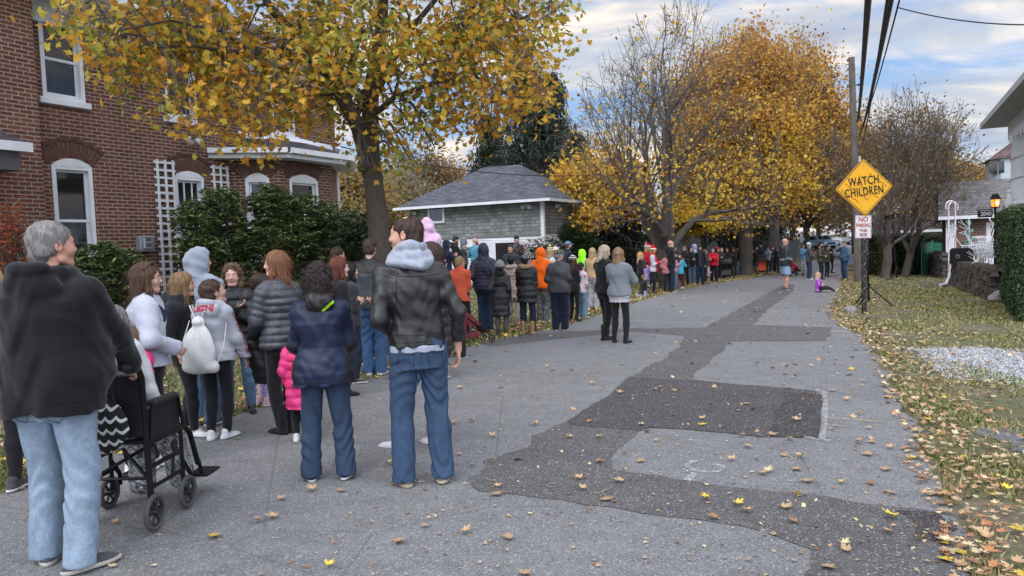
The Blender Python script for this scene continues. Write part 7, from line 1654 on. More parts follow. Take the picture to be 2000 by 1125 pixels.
# stop sign seen from behind
q = pxbase(1565, 46); ss = thing('road_sign', 'grey back of a diamond road sign behind the light blue girl', 'sign', q); hz_ = hfor(q, 467); MB().tube([(0, 0, 0), (0, 0, hz_ + .2)], .03, 6).build('post', M_ALU, ss); m = MB(); m.prism([(-.22, hz_), (0, hz_ + .24), (.22, hz_), (0, hz_ - .24)], -.04, -.03); m.build('plate', M_ALU, ss)
def car(label, p, rz, c, kind='car', L=4.6, W_=1.8, Hc=1.5):
    t = thing('parked_' + kind, label, kind, p, rz, 'cars parked at the far end of the road'); paint = mplain('paint%s' % str(c), c, .3, .1, .04, 2, 0); hl, hw_ = L / 2, W_ / 2
    if kind == 'pickup': prof = [(-hl, .45), (-hl, .95), (-hl + .2, 1.05), (-hl + 1.0, 1.1), (-hl + 1.5, 1.7), (0, 1.75), (.35, 1.12), (hl, 1.10), (hl, .45)]
    else: prof = [(-hl, .4), (-hl, .8), (-hl + .15, .95), (-hl + 1.0, 1.0), (-hl + 1.6, Hc), (hl - 1.0, Hc), (hl - .3, 1.0), (hl, .9), (hl, .4)]
    m = MB(); m.prism([(y, z) for y, z in prof], -hw_, hw_, 'x'); m.build('body', paint, t)
    zc_ = prof[4][1]; m = MB(); m.raw([(-hw_ * .78, -hl + 1.0 + .07, 1.08), (hw_ * .78, -hl + 1.07, 1.08), (hw_ * .7, -hl + 1.5, zc_ - .08), (-hw_ * .7, -hl + 1.5, zc_ - .08)], [(0, 1, 2, 3)]); m.build('windscreen', M_GLASS, t, loc=(0, -.02, .03))
    for sx_ in (-1, 1):
        MB().box((sx_ * hw_ - .012 * (sx_ < 0), -.9, 1.05), (sx_ * hw_ + .012 * (sx_ > 0), .3, zc_ - .1)).build('side_window', M_GLASS, t); MB().cbox((sx_ * hw_ * .72, -hl - .01, .72), (.3, .03, .16)).build('headlight', M_SW, t)
        for y in (-hl + .8, hl - .8): w = MB().tube([(sx_ * (hw_ - .2), y, .32), (sx_ * (hw_ + .02), y, .32)], .32, 14).build('wheel', mplain('tyre', (.02, .02, .02), .8), t); MB().tube([(sx_ * (hw_ + .021), y, .32), (sx_ * (hw_ + .03), y, .32)], .18, 10).build('rim', M_ALU, w)
    MB().cbox((0, -hl - .01, .62), (.9, .03, .2)).build('grille', M_BLACKM, t); return t
def cp(px, Y): b = atY(px, 478, Y); return (b.x, b.y, gz(b.x, b.y) + .02)
car('silver pickup facing the camera at the end of the road', cp(1660, 100), R(5), (.42, .43, .45), 'pickup', 5.4, 1.95)
car('light blue car parked behind the olive jacket man', cp(1598, 82), R(12), (.20, .32, .42), 'car'); car('white car parked behind the white cap man', cp(1586, 90), R(-8), (.55, .56, .58), 'car'); car('pale silver car between the two farthest trees', cp(1612, 92), R(6), (.4, .42, .45), 'car')
car('blue grey car by the yard trees behind the light stand', cp(1743, 42), R(60), (.16, .20, .30), 'car')
# grey tarpaulin tent
q = pxbase(1545, 38); tt = thing('canopy_tent', 'slate grey leaning tarpaulin tent behind the shorts man', 'tent', q); zt_ = hfor(q, 468); m = MB(); m.raw([(-.6, 0, zt_ - .1), (.42, -.1, zt_), (.30, -.1, .9), (-.1, 0, .75), (-.5, .7, zt_ - .25), (.45, 1.2, zt_ - .1)], [(0, 3, 2, 1), (0, 1, 5, 4)]); m.build('tarpaulin', mplain('slate_tarp', (.10, .115, .125), .6), tt)
for x in (-.58, .36): MB().tube([(x, 0, 0), (x, -.05, zt_)], .02, 6).build('pole', M_ALU, tt)
q = pxbase(1382, 36); tt = thing('tarpaulin', 'dark slate tarpaulin hung slanting behind the red sweatshirt', 'tarpaulin', q); m = MB(); m.prism([(-.45, 0), (.5, 0), (.5, hfor(q, 476)), (.3, hfor(q, 470)), (-.45, hfor(q, 495))], 0, .03); m.build('sheet', mplain('slate_tarp', (.10, .115, .125), .6), tt)
# ------------------------------------------------------------------ people
BLK = (.014, .014, .017); NAVY = (.013, .018, .042); CHAR = (.035, .037, .042); GREY = (.20, .21, .23); LAV = (.40, .42, .50); LGREY = (.33, .35, .39); WHT = (.62, .62, .62); PINK = (.60, .03, .16); LPINK = (.60, .40, .55); CORAL = (.58, .10, .05); ORNG = (.80, .13, .008); MAROON = (.16, .015, .025); RED = (.50, .015, .03); OLIV = (.07, .06, .035)
JB = (.045, .072, .125); JD = (.018, .028, .052); JL = (.17, .25, .37); JM = (.08, .135, .23)
H_BR, H_DK, H_BL, H_GI, H_GY, H_LB = (.045, .026, .016), (.012, .009, .009), (.34, .24, .13), (.16, .065, .028), (.20, .19, .185), (.14, .085, .045)
LEG = ('cotton', BLK, 'leg'); WS = ('sneaker', (.60, .60, .60), (.62, .62, .62)); BS = ('sneaker', (.02, .02, .022), (.55, .55, .55)); BB = ('boot', BLK, BLK); BK = ('ankle', BLK, BLK); DS = ('sneaker', (.02, .02, .022), (.03, .03, .03))
def PP(label, fx, fy, ty, fd, hat_allow=.012, foot=None, **o):
    b = gp(fx, fy); H = zat(b, ty) - b.z - hat_allow; H = o.pop('H', H)
    vz = math.atan2(-b.x, b.y)
    return person('person', (b.x, b.y, b.z + .006), R(-fd) + vz, H, label, b.length, **o)
# ---- nearest group
old = PP('old man in black hoodie and pale jeans pushing the wheelchair', 128, 1106, 431, 38, w=1.30, belly=.10, hem=.455, hood='down', top=('cotton', (.009, .009, .011)), bottom=('denim', (.26, .34, .44), 'straight'), shoe=('sneaker', (.06, .06, .065), (.42, .40, .36)), hair='short', hairc=H_GY, turn=30, nod=-2, arm=((-.10, .40, .98), (.17, .40, .97, Vector((1, -.4, -.5)), 1.1)), st=.13, step=-.05, fit=.036, topname='hoodie', skin=(.52, .28, .21), lean=.06, toe=35, seed=3)
wl0 = Vector((-2.33, 4.17, 0)); wl0.z = gz(wl0.x, wl0.y) + .006
wc = thing('wheelchair', 'black folding transport wheelchair pushed by the old man', 'wheelchair', wl0, R(-4)); M_FR = M_BLACKM; M_NYL = mcloth('nylon', (.012, .012, .014)); M_TY = mplain('grey_tyre', (.07, .07, .072), .7)
for s_ in (-1, 1):
    x = s_ * .23
    m = MB(); m.tube([(x, -.10, .95), (x, -.04, .94), (x, -.01, .88), (x, 0, .5), (x, .01, .14)], .018, 8); m.tube([(x, 0, .50), (x, .42, .50), (x, .48, .44), (x, .56, .22)], .017, 8); m.tube([(x, .02, .36), (x, .37, .36)], .014, 6); m.tube([(x, .37, .30), (x, .45, .20), (x * 1.05, .47, .12)], .014, 6); m.tube([(x, 0, .24), (x, .40, .24)], .012, 8); m.tube([(x, .37, .50), (x, .37, .16)], .013, 8)
    m.tube([(x * 1.06, .02, .50), (x * 1.06, .05, .70), (x * 1.06, .34, .70), (x * 1.06, .38, .52)], .011, 8); m.tube([(x, .0, .14), (x, .10, .10), (x, -.0, .10)], .010, 6); m.build('side_frame', M_FR, wc, True)
    MB().bbox((x - .03, .06, .70), (x + .03, .33, .735), .01).build('armrest', mplain('arm_pad', (.02, .02, .02), .7), wc); MB().tube([(x, -.20, .965), (x, -.09, .955)], .019, 10).build('handle', mplain('grip', (.02, .02, .02), .7), wc, True)
    MB().box((x - .005, .02, .50), (x + .005, .36, .69)).build('side_panel', M_NYL, wc)
    for y, r_ in ((-.0, .105), (.37, .10)):
        xx = x * 1.10; m = MB(); m.torus((xx, y, r_), r_ - .014, .0155, 'x', 26, 8); wh2 = m.build('wheel', M_TY, wc, True)
        m = MB(); m.torus((xx, y, r_), r_ - .032, .008, 'x', 22, 6); m.tube([(xx - .025, y, r_), (xx + .025, y, r_)], .020, 10)
        for k in range(6): a = k * pi / 3; m.tube([(xx, y, r_), (xx, y + cos(a) * (r_ - .03), r_ + sin(a) * (r_ - .03))], .008, 5)
        m.build('rim', mplain('black_hub', (.025, .025, .027), .45), wh2, True)
        MB().tube([(xx - .0, y, r_), (x, y, r_ + .02), (x, y, .20)], .012, 6).build('fork', M_FR, wc, True)
    m = MB(); m.bbox((x - .08, .56, .13), (x + .06, .74, .15), .006); m.tube([(x, .57, .24), (x, .60, .14)], .012, 6); m.build('footrest', M_FR, wc); MB().tube([(x * 1.12, .20, .26), (x * 1.16, .22, .42)], .008, 6).tube([(x * 1.16, .22, .40), (x * 1.17, .225, .46)], .015, 6).build('brake_lever', M_FR, wc, True)
m = MB(); m.tube([(-.23, .05, .24), (.23, .35, .50)], .011, 6); m.tube([(.23, .05, .24), (-.23, .35, .50)], .011, 6); m.tube([(-.23, 0, .3), (.23, 0, .3)], .009, 6); m.build('cross_brace', M_FR, wc, True)
MB().bbox((-.225, .0, .495), (.225, .43, .52), .008).build('seat', M_NYL, wc); MB().bbox((-.225, -.02, .54), (.225, .005, .90), .008).build('backrest', M_NYL, wc)
rr = wl0 + Matrix.Rotation(R(-4), 3, 'Z') @ Vector((0, .10, 0)); person('person', rr[:], R(-4), 1.56, 'seated person in white jacket with patterned lap blanket, in the wheelchair', 4.4, sit='chair', seat=.60, top=('nylon', (.50, .50, .52)), hem=.50, arm=((-.15, .30, .72), (.22, .18, .70, Vector((1.6, .0, .1)), .6)), bottom=('camo', (.32, .32, .34), 'baggy', 34), shoe=BS, hair='mid', hairc=H_GY, fem=1, lean=.06, leanx=-.10, nod=20, drop=.08, fit=.04, seed=8)
t = NT('zigzag_cloth'); s_ = t.sep(t.coord()); w = t.math('SINE', t.math('ADD', t.math('MULTIPLY', s_[2], 95), t.math('MULTIPLY', t.math('ABSOLUTE', t.math('SINE', t.math('MULTIPLY', s_[0], 60))), 2.2))); t.col(t.ramp(w, [(.4, (.015, .015, .016)), (.6, (.55, .55, .55))], 'CONSTANT')); t.rough(.85)
bq = wl0 + Matrix.Rotation(R(-4), 3, 'Z') @ Vector((.02, -.07, 0)); F_ = Field((-.2, -.08, .4), (.2, .08, .86), .012); F_.ell((0, 0, .62), (.15, .045, .16), .02); F_.disp(folds(4, .006, 'c')); V, Fq = F_.mesh(); bag = npmesh('tote_bag', V, Fq, t.m, None, None, True, bq, R(-4)); tag(bag, 'black and white zigzag tote bag hanging on the wheelchair back', 'bag'); MB().tube([(-.08, 0, .75), (-.07, .0, .88), (.07, .0, .88), (.08, 0, .75)], .008, 6).build('strap', M_NYL, bag, True)
def legobj(P_): return [c for c in P_['root'].children if c.name.split('.')[0] in ('jeans', 'trousers', 'leggings')][0]
THR = mplain('jeans_thread', (.20, .14, .07), .8); THD = mplain('dark_seam', (.008, .008, .009), .6)
def pockets(P_, dk=THD):
    for s_ in (-1, 1): seam(P_, legobj(P_), [[(s_ * .045, .497), (s_ * .142, .500), (s_ * .145, .455), (s_ * .095, .432), (s_ * .048, .452), (s_ * .045, .497)]], dk, .0018, name='pocket')
    seam(P_, legobj(P_), [[(0, .53), (0, .47)], [(-.15, .522), (0, .512), (.15, .522)]], dk, .002)
pockets(old)
seam(old, old['top'], [[(-.19, .80), (-.225, .74), (-.215, .66)], [(.19, .80), (.225, .74), (.215, .66)]], THD, .003)
g1 = PP('girl with long brown hair and sunglasses on her head in pale lavender hoodie', 305, 905, 514, 92, fem=1, hair='long', hairc=(.075, .040, .024), hairlen=.33, hood=None, top=('cotton', LAV), hem=.50, bottom=LEG, shoe=WS, arm=('hang', (.14, .21, 1.01, Vector((1, -.8, -.3)), .5)), turn=5, fit=.036, flare=.0, skin=(.54, .33, .25), w=1.05, seed=4)
g2 = PP('girl with closed eyes and honey hair in black cropped hoodie', 372, 850, 532, 120, fem=1, hair='long', hairc=(.20, .12, .06), hairlen=.25, hood='down', top=('cotton', BLK), hem=.53, bottom=LEG, shoe=WS, arm='hang', eyes='shut', skin=(.58, .36, .28), fit=.03, step=.10, st=.07, seed=5, turn=-28)
g3 = PP('girl in pale grey lifeguard hoodie carrying a white drawstring bag', 430, 858, 545, 32, fem=1, hair='short', hairc=(.055, .030, .020), hood='down', top=('cotton', LGREY), hem=.50, bottom=LEG, shoe=WS, arm=((-.22, .16, .85), (.24, .20, .86)), turn=38, nod=-16, fit=.040, st=.07, step=.04, seed=6)
PP('man in light blue grey hoodie, hood up over a navy cap', 405, 826, 486, 35, hood='up', top=('cotton', (.24, .27, .33)), bottom=('denim', JM, 'straight'), shoe=('sneaker', (.03, .03, .035), (.6, .6, .6)), arm='front', turn=42, w=1.1, fit=.034, st=.13, step=-.10, hair=None, seed=7)
PP('woman with long curly hair, arms crossed in black puffer, facing the camera', 470, 806, 516, 188, fem=1, hair='long', hairc=(.085, .048, .028), curly=.007, hairlen=.30, top=('puffer', BLK), hem=.46, pitch=.085, arm='cross', bottom=('denim', (.12, .20, .33), 'slim'), shoe=BK, skin=(.56, .35, .28), st=.13, seed=9, w=1.05)
PP('child with hair bun behind the ginger woman', 520, 792, 535, 60, hair='bun', hairc=(.035, .02, .014), top=('cotton', CHAR), bottom=('tiedye', (.5, .5, .6), 'leg'), shoe=('sneaker', (.5, .3, .35), (.6, .6, .6)), arm='front', seed=10, turn=30, nod=15)
PP('ginger haired woman in slate puffer holding a black coat', 560, 846, 490, 330, fem=1, hair='long', hairc=(.19, .085, .04), hairlen=.20, top=('puffer', (.055, .06, .072)), hem=.47, pitch=.062, arm=((-.13, .26, .98), (.02, .26, 1.0)), bottom=LEG, shoe=BB, turn=-48, skin=(.60, .38, .30), st=.06, seed=11)
cb_ = gp(532, 842); F_ = Field((-.22, -.16, .35), (.22, .16, 1.12), .011); F_.loft([(.42, .12, .05, .02, 0), (.6, .14, .07, 0, 0), (.85, .13, .075, -.01, 0), (1.0, .11, .07, .02, 0), (1.06, .06, .05, .05, 0)], .02, .012, .09); F_.cap((.08, .02, 1.0), (.13, .0, .50), .055, .045, .03, .01, .08); F_.disp(folds(9, .010, 'c')); V, Fq = F_.mesh(); tag(npmesh('coat', V, Fq, mcloth('nylon', (.016, .016, .018)), None, None, True, (cb_.x - .05, cb_.y + .05, cb_.z)), 'black coat draped over the ginger woman\'s arm', 'coat')
PP('child in hot pink coat half hidden by the navy parka woman', 592, 862, 640, 20, hair='long', hairc=H_BR, top=('puffer', PINK), hem=.30, arm=('hang', 'front'), bottom=LEG, shoe=WS, seed=12)
PP('child in hot pink puffer between the hoodie girl and the wheelchair', 270, 925, 640, 30, hair='long', hairc=H_LB, top=('puffer', PINK), hem=.42, arm='front', bottom=LEG, shoe=WS, seed=13)
nv = PP('woman with dark wavy hair and glasses in navy parka, seen from behind', 643, 936, 514, 8, fem=1, w=1.22, hair='long', hairlen=.17, hairw=.088, hairc=(.026, .017, .016), curly=.004, top=('nylon', (.012, .018, .046)), hem=.45, flare=.03, hoodlump=((.018, .018, .02), 'puffer'), lime=1, glasses=1, arm=((-.13, .27, .98), (.11, .28, .98)), bottom=('denim', (.034, .058, .108), 'boot'), shoe=('sneaker', (.02, .02, .024), (.55, .57, .6)), turn=48, st=.14, toe=12, tone=('nylon', (.016, .016, .02), lambda C: (abs(C[:, 0]) > .19) & (C[:, 2] < 1.12)), seed=14, topname='parka')
PP('smiling red haired woman in black coat behind the navy parka woman', 672, 772, 502, 70, fem=1, hair='long', hairc=(.115, .035, .02), hairlen=.26, top=('cotton', BLK), hem=.40, bottom=('denim', (.02, .025, .04), 'slim'), shoe=BK, arm='front', turn=8, skin=(.62, .40, .32), seed=15, topname='coat')
PP('dark haired woman smiling just behind the red haired woman', 692, 748, 512, 75, fem=1, hair='long', hairc=H_DK, hairlen=.25, top=('cotton', CHAR), bottom=('denim', JD, 'slim'), arm='front', skin=(.52, .3, .22), seed=16, topname='coat')
PP('man with short brown hair in olive jacket in front of the rhododendron', 668, 720, 482, 60, hair='short', hairc=H_BR, top=('cotton', (.10, .10, .07)), arm='front', seed=17, bottom=('denim', JD, 'straight'), topname='jacket')
PP('man in two tone black and slate jacket with blue jeans, back turned', 733, 733, 465, 10, hair='short', hairc=(.05, .03, .022), top=('nylon', (.052, .058, .072)), tone=('nylon', (.014, .014, .017), lambda C: (C[:, 2] > 1.30) | (np.abs(C[:, 0]) > .235)), hem=.49, bottom=('denim', (.055, .12, .25), 'straight'), shoe=WS, arm='front', w=1.12, st=.08, seed=18, turn=5)
lj = PP('tall man in black leather jacket over grey hood, looking left', 828, 944, 421, 352, hair='balding', hairc=(.050, .030, .021), top=('leather', (.014, .014, .0145)), hem=.525, under=(.503, .527, (.30, .33, .40)), hoodlump=((.29, .32, .38), 'cotton'), bottom=('denim', (.042, .078, .145), 'straight'), shoe=('sneaker', (.10, .085, .07), (.34, .29, .21)), arm=('pocket', (.27, .02, .87)), turn=-66, leanx=-.05, w=1.08, st=.13, toe=16, skin=(.56, .33, .25), seed=19)
PP('woman with long straight brown hair and white patterned sneakers behind the leather jacket man', 858, 874, 474, 292, fem=1, hair='long', hairlen=.40, hairc=(.045, .024, .018), top=('puffer', BLK), hem=.45, arm='front', bottom=('denim', (.11, .19, .34), 'slim'), shoe=('sneaker', (.52, .50, .55), (.6, .6, .6)), feet=[(-.08, .38, 0), (.08, .06, -10)], skin=(.6, .38, .3), seed=20)
fa = PP('man in navy hooded jacket carrying the lilac child on his shoulders', 850, 742, 500, 20, H=1.62, hair='short', hood='up', top=('nylon', NAVY), arm=((-.12, .2, 1.42, Vector((-.2, .3, -1)), .8), (.12, .2, 1.42, Vector((.2, .3, -1)), .8)), bottom=('denim', (.11, .2, .36), 'straight'), shoe=('sneaker', (.45, .12, .05), (.5, .5, .5)), seed=22, w=1.1)
fr = fa['root']; fl3 = fr.location + Matrix.Rotation(fr.rotation_euler.z, 3, 'Z') @ Vector((0, -.07, fa['H'] * .815 - .02)); person('person', fl3[:], fr.rotation_euler.z + .1, 1.10, 'child in lilac hooded jacket riding on shoulders above the crowd', 7, sit='shoulders', hood='up', top=('cotton', LPINK), hair=None, arm='front', bottom=('cotton', (.3, .2, .3), 'leg'), hem=.46, fit=.035, turn=-30, seed=21)
pockets(lj); seam(lj, lj['top'], [[(-.17, .79), (-.10, .782), (0, .780), (.10, .782), (.17, .79)], [(-.13, .78), (-.145, .66), (-.135, .575)], [(.13, .78), (.145, .66), (.135, .575)], [(-.20, .572), (0, .566), (.20, .572)], [(-.20, .545), (0, .541), (.20, .545)]], THD, .0032)
seam(nv, nv['top'], [[(-.20, .475), (0, .472), (.20, .475)]], THD, .003)
# ---- stroller and kids by the leather man
PP('boy with short blond hair in coral hoodie, back turned', 903, 655, 501, 20, hair='short', hairc=(.28, .17, .08), top=('cotton', CORAL), hem=.44, arm='front', bottom=('cotton', BLK, 'baggy'), fit=.035, turn=45, seed=23, shoe=DS)
PP('toddler in dark red puffer beside the umbrella stroller', 898, 700, 580, 25, hair='short', hairc=H_DK, top=('puffer', MAROON), hem=.42, arm='front', bottom=('cotton', BLK, 'straight'), seed=24)
def stroller(label, px, py, rz, c, h_=.95, hood=True, seat=None, kind='stroller', k=1.0):
    b = gp(px, py); t = thing(kind, label, 'stroller', b, R(rz)); t.scale = (k, k, k); mm = mcloth('nylon', c)
    for s_ in (-1, 1):
        x = s_ * .22; m = MB(); m.tube([(x, -.42, h_ + .02), (x, -.34, h_ * .92), (x, .42, .16)], .013, 6); m.tube([(x, -.30, .12), (x, .05, .52)], .012, 6); m.build('frame', M_BLACKM, t, True)
        for y in (-.32, .44): w = MB().torus((x, y, .09), .075, .016, 'x', 18, 6).tube([(x - .02, y, .09), (x + .02, y, .09)], .03, 8); w.tube([(x, y, .02), (x, y, .16)], .008, 5); w.build('wheel', mplain('black_hub', (.025, .025, .027), .45), t, True)
    MB().tube([(-.22, -.42, h_ + .02), (.22, -.42, h_ + .02)], .018, 8).build('handlebar', M_BLACKM, t, True)
    m = MB(); m.raw([(-.2, .18, .42), (.2, .18, .42), (.2, -.12, .40), (-.2, -.12, .40), (-.2, -.26, .80), (.2, -.26, .80), (-.2, .32, .22), (.2, .32, .22)], [(0, 1, 2, 3), (3, 2, 5, 4), (0, 6, 7, 1)]); m.raw([(-.2, .18, .42), (-.2, -.12, .40), (-.2, -.26, .80), (-.2, -.0, .62)], [(0, 1, 2, 3)]); m.raw([(.2, .18, .42), (.2, -.12, .40), (.2, -.26, .80), (.2, 0, .62)], [(0, 1, 2, 3)]); m.build('seat', mcloth('nylon', seat or c), t)
    if hood:
        m = MB(); V = []; n = 7
        for i in range(n + 1):
            a = R(-10 + 105 * i / n)
            for x in (-.21, 0, .21): V.append((x, -.26 + .34 * sin(a) * (1 if x else 1.06), .72 + .30 * cos(a) * (1 if x else 1.08)))
        m.raw(V, [(3 * i + k, 3 * i + k + 1, 3 * i + k + 4, 3 * i + k + 3) for i in range(n) for k in (0, 1)]); m.build('hood', mm, t, True)
    m = MB(); m.bbox((-.18, -.25, .14), (.18, .15, .26), .02); m.build('basket', mm, t); return t
stroller('small umbrella stroller beside the dark red puffer toddler', 920, 670, -60, (.15, .02, .03), .80, False, k=.72)
# ---- middle row along the edge
PP('tall person in navy quilted puffer with the hood up', 950, 648, 476, 15, hood='up', top=('puffer', (.017, .020, .042)), pitch=.07, hem=.46, hair=None, arm='pocket', bottom=('denim', (.022, .045, .085), 'boot'), shoe=DS, w=1.12, st=.07, seed=25)
PP('person in grey knit beanie and long black quilted coat', 981, 657, 508, 12, .03, fem=1, hair='short', hairc=H_DK, hat=('beanie', (.22, .23, .24)), top=('puffer', (.012, .012, .014)), hem=.27, pitch=.11, hoodlump=((.012, .012, .014), 'cotton'), arm=('pocket', 'hang'), bottom=('cotton', (.08, .075, .07), 'slim'), shoe=('ankle', (.05, .035, .03), BLK), st=.10, seed=26, topname='long_coat')
PP('woman in black and white patterned beanie with fur collar and tan boots', 1032, 654, 492, 15, .035, fem=1, hair='bun', hairc=H_DK, hat=('beanie', (.012, .012, .014), (.5, .5, .5)), hatpat=1, top=('puffer', (.012, .012, .014)), hem=.40, pitch=.11, furhood=1, arm='front', bottom=('denim', (.012, .02, .042), 'slim'), shoe=('boot', (.32, .17, .075), (.20, .15, .1)), turn=40, st=.11, w=1.1, seed=27, topname='coat')
PP('child in dusty beige fur trimmed coat between two black coats', 1003, 633, 500, 30, fem=1, hair='bun', hairc=H_DK, top=('puffer', (.32, .23, .21)), hem=.38, arm='front', furhood=1, furc=(.35, .27, .22), bottom=('cotton', (.3, .25, .22), 'leg'), shoe=('ankle', (.2, .15, .12), BLK), seed=28)
PP('person in bright orange hoodie with hood up and camo pants', 1061, 630, 484, 25, hood='up', top=('cotton', ORNG), hem=.46, fit=.03, arm='pocket', hair=None, bottom=('camo', (.14, .14, .15), 'straight'), shoe=WS, st=.07, turn=15, seed=29)
PP('heavy man in camo cap and charcoal jacket, back turned', 1095, 646, 487, 10, .02, w=1.38, belly=.06, hair='short', hairc=H_GY, hat=('cap', (.12, .12, .08), (.10, .10, .07), 'camo'), top=('nylon', (.052, .052, .058)), hem=.47, tone=('nylon', (.022, .022, .026), lambda C: np.abs(C[:, 0]) > .25), arm='pocket', bottom=('cotton', (.012, .016, .035), 'baggy'), shoe=BS, turn=45, st=.10, seed=30)
PP('woman in striped beanie and black clothes behind the camo cap man', 1122, 628, 498, 40, .03, fem=1, hair='long', hairc=H_BR, hat=('beanie', (.5, .48, .42), (.05, .05, .05)), top=('cotton', BLK), hem=.45, arm='front', bottom=LEG, shoe=BK, seed=31)
PP('small dark haired child in white jacket with pink print and light jeans', 1137, 622, 512, 35, hair='short', hairc=H_DK, top=('nylon', (.50, .45, .47)), tone=('nylon', (.55, .10, .2), lambda C: (np.sin(C[:, 0] * 24) * np.sin(C[:, 2] * 18) > .72)), hem=.46, arm='front', bottom=('denim', (.16, .25, .36), 'straight'), shoe=WS, seed=32)
PP('person in purple and yellow pompom beanie and pale jacket', 1078, 606, 476, 40, .10, hair='mid', hairc=H_BL, hat=('beanie', (.12, .08, .25), (.6, .5, .08)), pom=(.7, .6, .1), top=('nylon', (.42, .46, .50)), bottom=('denim', JM, 'straight'), arm='front', seed=33)
PP('woman with cream knit hat behind the camo cap man', 1088, 603, 482, 60, .03, fem=1, hair='long', hairc=H_BR, hat=('beanie', (.55, .50, .42)), top=('cotton', (.35, .30, .25)), bottom=LEG, arm='front', seed=34)
PP('person in blue cap and navy jacket in front of the evergreen shrub', 1112, 585, 471, 70, .02, hair='short', hat=('cap', (.10, .18, .30), (.25, .33, .42)), top=('cotton', NAVY), bottom=('denim', JD, 'straight'), arm='front', beard=1, seed=35)
PP('child in lime green hood behind the white jacket child', 1140, 598, 488, 40, hood='up', hair=None, top=('cotton', (.30, .85, .02)), bottom=LEG, arm='front', seed=36)
PP('person in plaid shirt and tan vest behind the blonde woman', 1160, 604, 484, 30, hair='mid', hairc=H_BL, top=('plaid', (.30, .22, .16)), bottom=('cotton', (.30, .31, .33), 'baggy'), shoe=BS, arm='front', seed=37, tone=('fleece', (.42, .28, .16), lambda C: (np.abs(C[:, 0]) < .15) & (C[:, 2] > .9)), topname='shirt')
PP('child in blue jacket behind the blonde woman', 1150, 602, 520, 60, hair='short', hairc=H_BR, top=('puffer', (.05, .12, .35)), bottom=('denim', JD, 'slim'), arm='front', seed=38)
# back row by the garage
PP('bearded man in black hoodie looking down at a phone by the garage', 893, 564, 461, 85, hair='short', hairc=H_DK, beard=1, hood='down', top=('cotton', BLK), bottom=('denim', JD, 'straight'), arm='phone', nod=22, skin=(.45, .26, .17), seed=39)
PP('man in grey hooded top pointing to the right by the garage', 909, 563, 464, 88, hair='short', hood='up', top=('cotton', (.16, .17, .19)), bottom=LEG, arm=('point', 'phone'), beard=1, skin=(.45, .27, .18), seed=40)
PP('bald bearded man in turquoise jacket by the white garage boards', 931, 565, 465, 40, .0, hair='bald', beard=1, hairc=H_BR, top=('nylon', (.07, .22, .33)), bottom=('cotton', BLK, 'straight'), arm='hold', turn=40, seed=41)
PP('man in navy beanie and dark vest over red sleeves by the garage window', 1012, 561, 460, 165, .03, hair='short', hat=('beanie', (.02, .02, .05)), top=('puffer', (.03, .03, .035)), tone=('cotton', (.5, .03, .04), lambda C: np.abs(C[:, 0]) > .19), bottom=('denim', JD, 'straight'), arm='pocket', seed=42)
PP('dark haired man in black jacket before the garage window', 1001, 592, 477, 190, hair='short', hairc=H_DK, top=('cotton', (.03, .035, .05)), bottom=('denim', JD, 'straight'), arm='front', nod=10, skin=(.5, .3, .2), seed=43)
# pair standing in the road
PP('blonde woman in black jacket looking down, standing in the road', 1184, 664, 479, 50, fem=1, hair='long', hairlen=.22, hairc=(.40, .33, .23), top=('cotton', (.014, .014, .016)), hem=.50, fit=.04, arm='phone', bottom=('cotton', (.012, .012, .013), 'slim'), shoe=BB, turn=30, nod=14, st=.06, step=-.08, seed=44, topname='jacket', skin=(.58, .36, .28))
PP('woman in grey fleece over a pale blouse, standing in the road', 1212, 670, 484, 25, fem=1, w=1.12, hair='long', hairlen=.26, hairc=(.22, .14, .075), curly=.002, top=('fleece', (.17, .19, .21)), hem=.50, under=(.43, .52, (.42, .40, .45)), arm='phone', bottom=LEG, shoe=BK, st=.12, turn=12, seed=45)
# ---- far row
PP('woman in mustard beanie and black top beside the backpack child', 1252, 577, 492, 80, .03, fem=1, hair='long', hairc=H_BL, hat=('beanie', (.42, .24, .08)), top=('cotton', BLK), bottom=LEG, arm='front', seed=46)
PP('child with purple backpack and tie dye coat', 1263, 573, 509, 25, hair='mid', hairc=H_BR, top=('tiedye', (.2, .4, .7)), hem=.40, bottom=('cotton', (.2, .2, .3), 'leg'), arm='front', seed=47)
PP('boy kneeling on the road edge in black jacket and grey pants', 1258, 580, 534, 70, .0, H=1.12, sit='kneel', hair='short', hairc=H_LB, top=('cotton', BLK), bottom=('cotton', (.24, .27, .33), 'straight'), arm='front', turn=20, seed=48)
PP('woman in santa hat and red vest over pale grey sleeves', 1277, 574, 479, 95, .06, fem=1, hair='long', hairlen=.24, hairc=(.30, .11, .04), hat=('santa', RED), top=('puffer', RED), tone=('cotton', (.45, .48, .54), lambda C: np.abs(C[:, 0]) > .165), bottom=LEG, shoe=BK, arm='front', nod=10, seed=49, topname='vest')
PP('second santa hat wearer just behind the red vest woman', 1266, 568, 474, 60, .06, hair='mid', hairc=H_BL, hat=('santa', RED), top=('cotton', RED), bottom=LEG, arm='front', seed=50)
PP('girl in dusty pink fleece jacket with long brown hair, hands in pockets', 1304, 571, 491, 140, fem=1, hair='long', hairc=(.09, .05, .035), hairlen=.30, top=('fleece', (.45, .17, .18)), hem=.46, arm='pocket', bottom=LEG, shoe=BK, feet=[(-.10, .0, 20), (.22, .12, -30)], turn=-20, seed=51)
PP('bald man with white beard in black hoodie, tallest of the far row', 1311, 571, 470, 80, 0, hair='bald', beard=1, beardc=(.5, .48, .45), hood='down', top=('cotton', BLK), bottom=('denim', JD, 'straight'), arm='front', w=1.2, belly=.03, seed=52, skin=(.55, .30, .22))
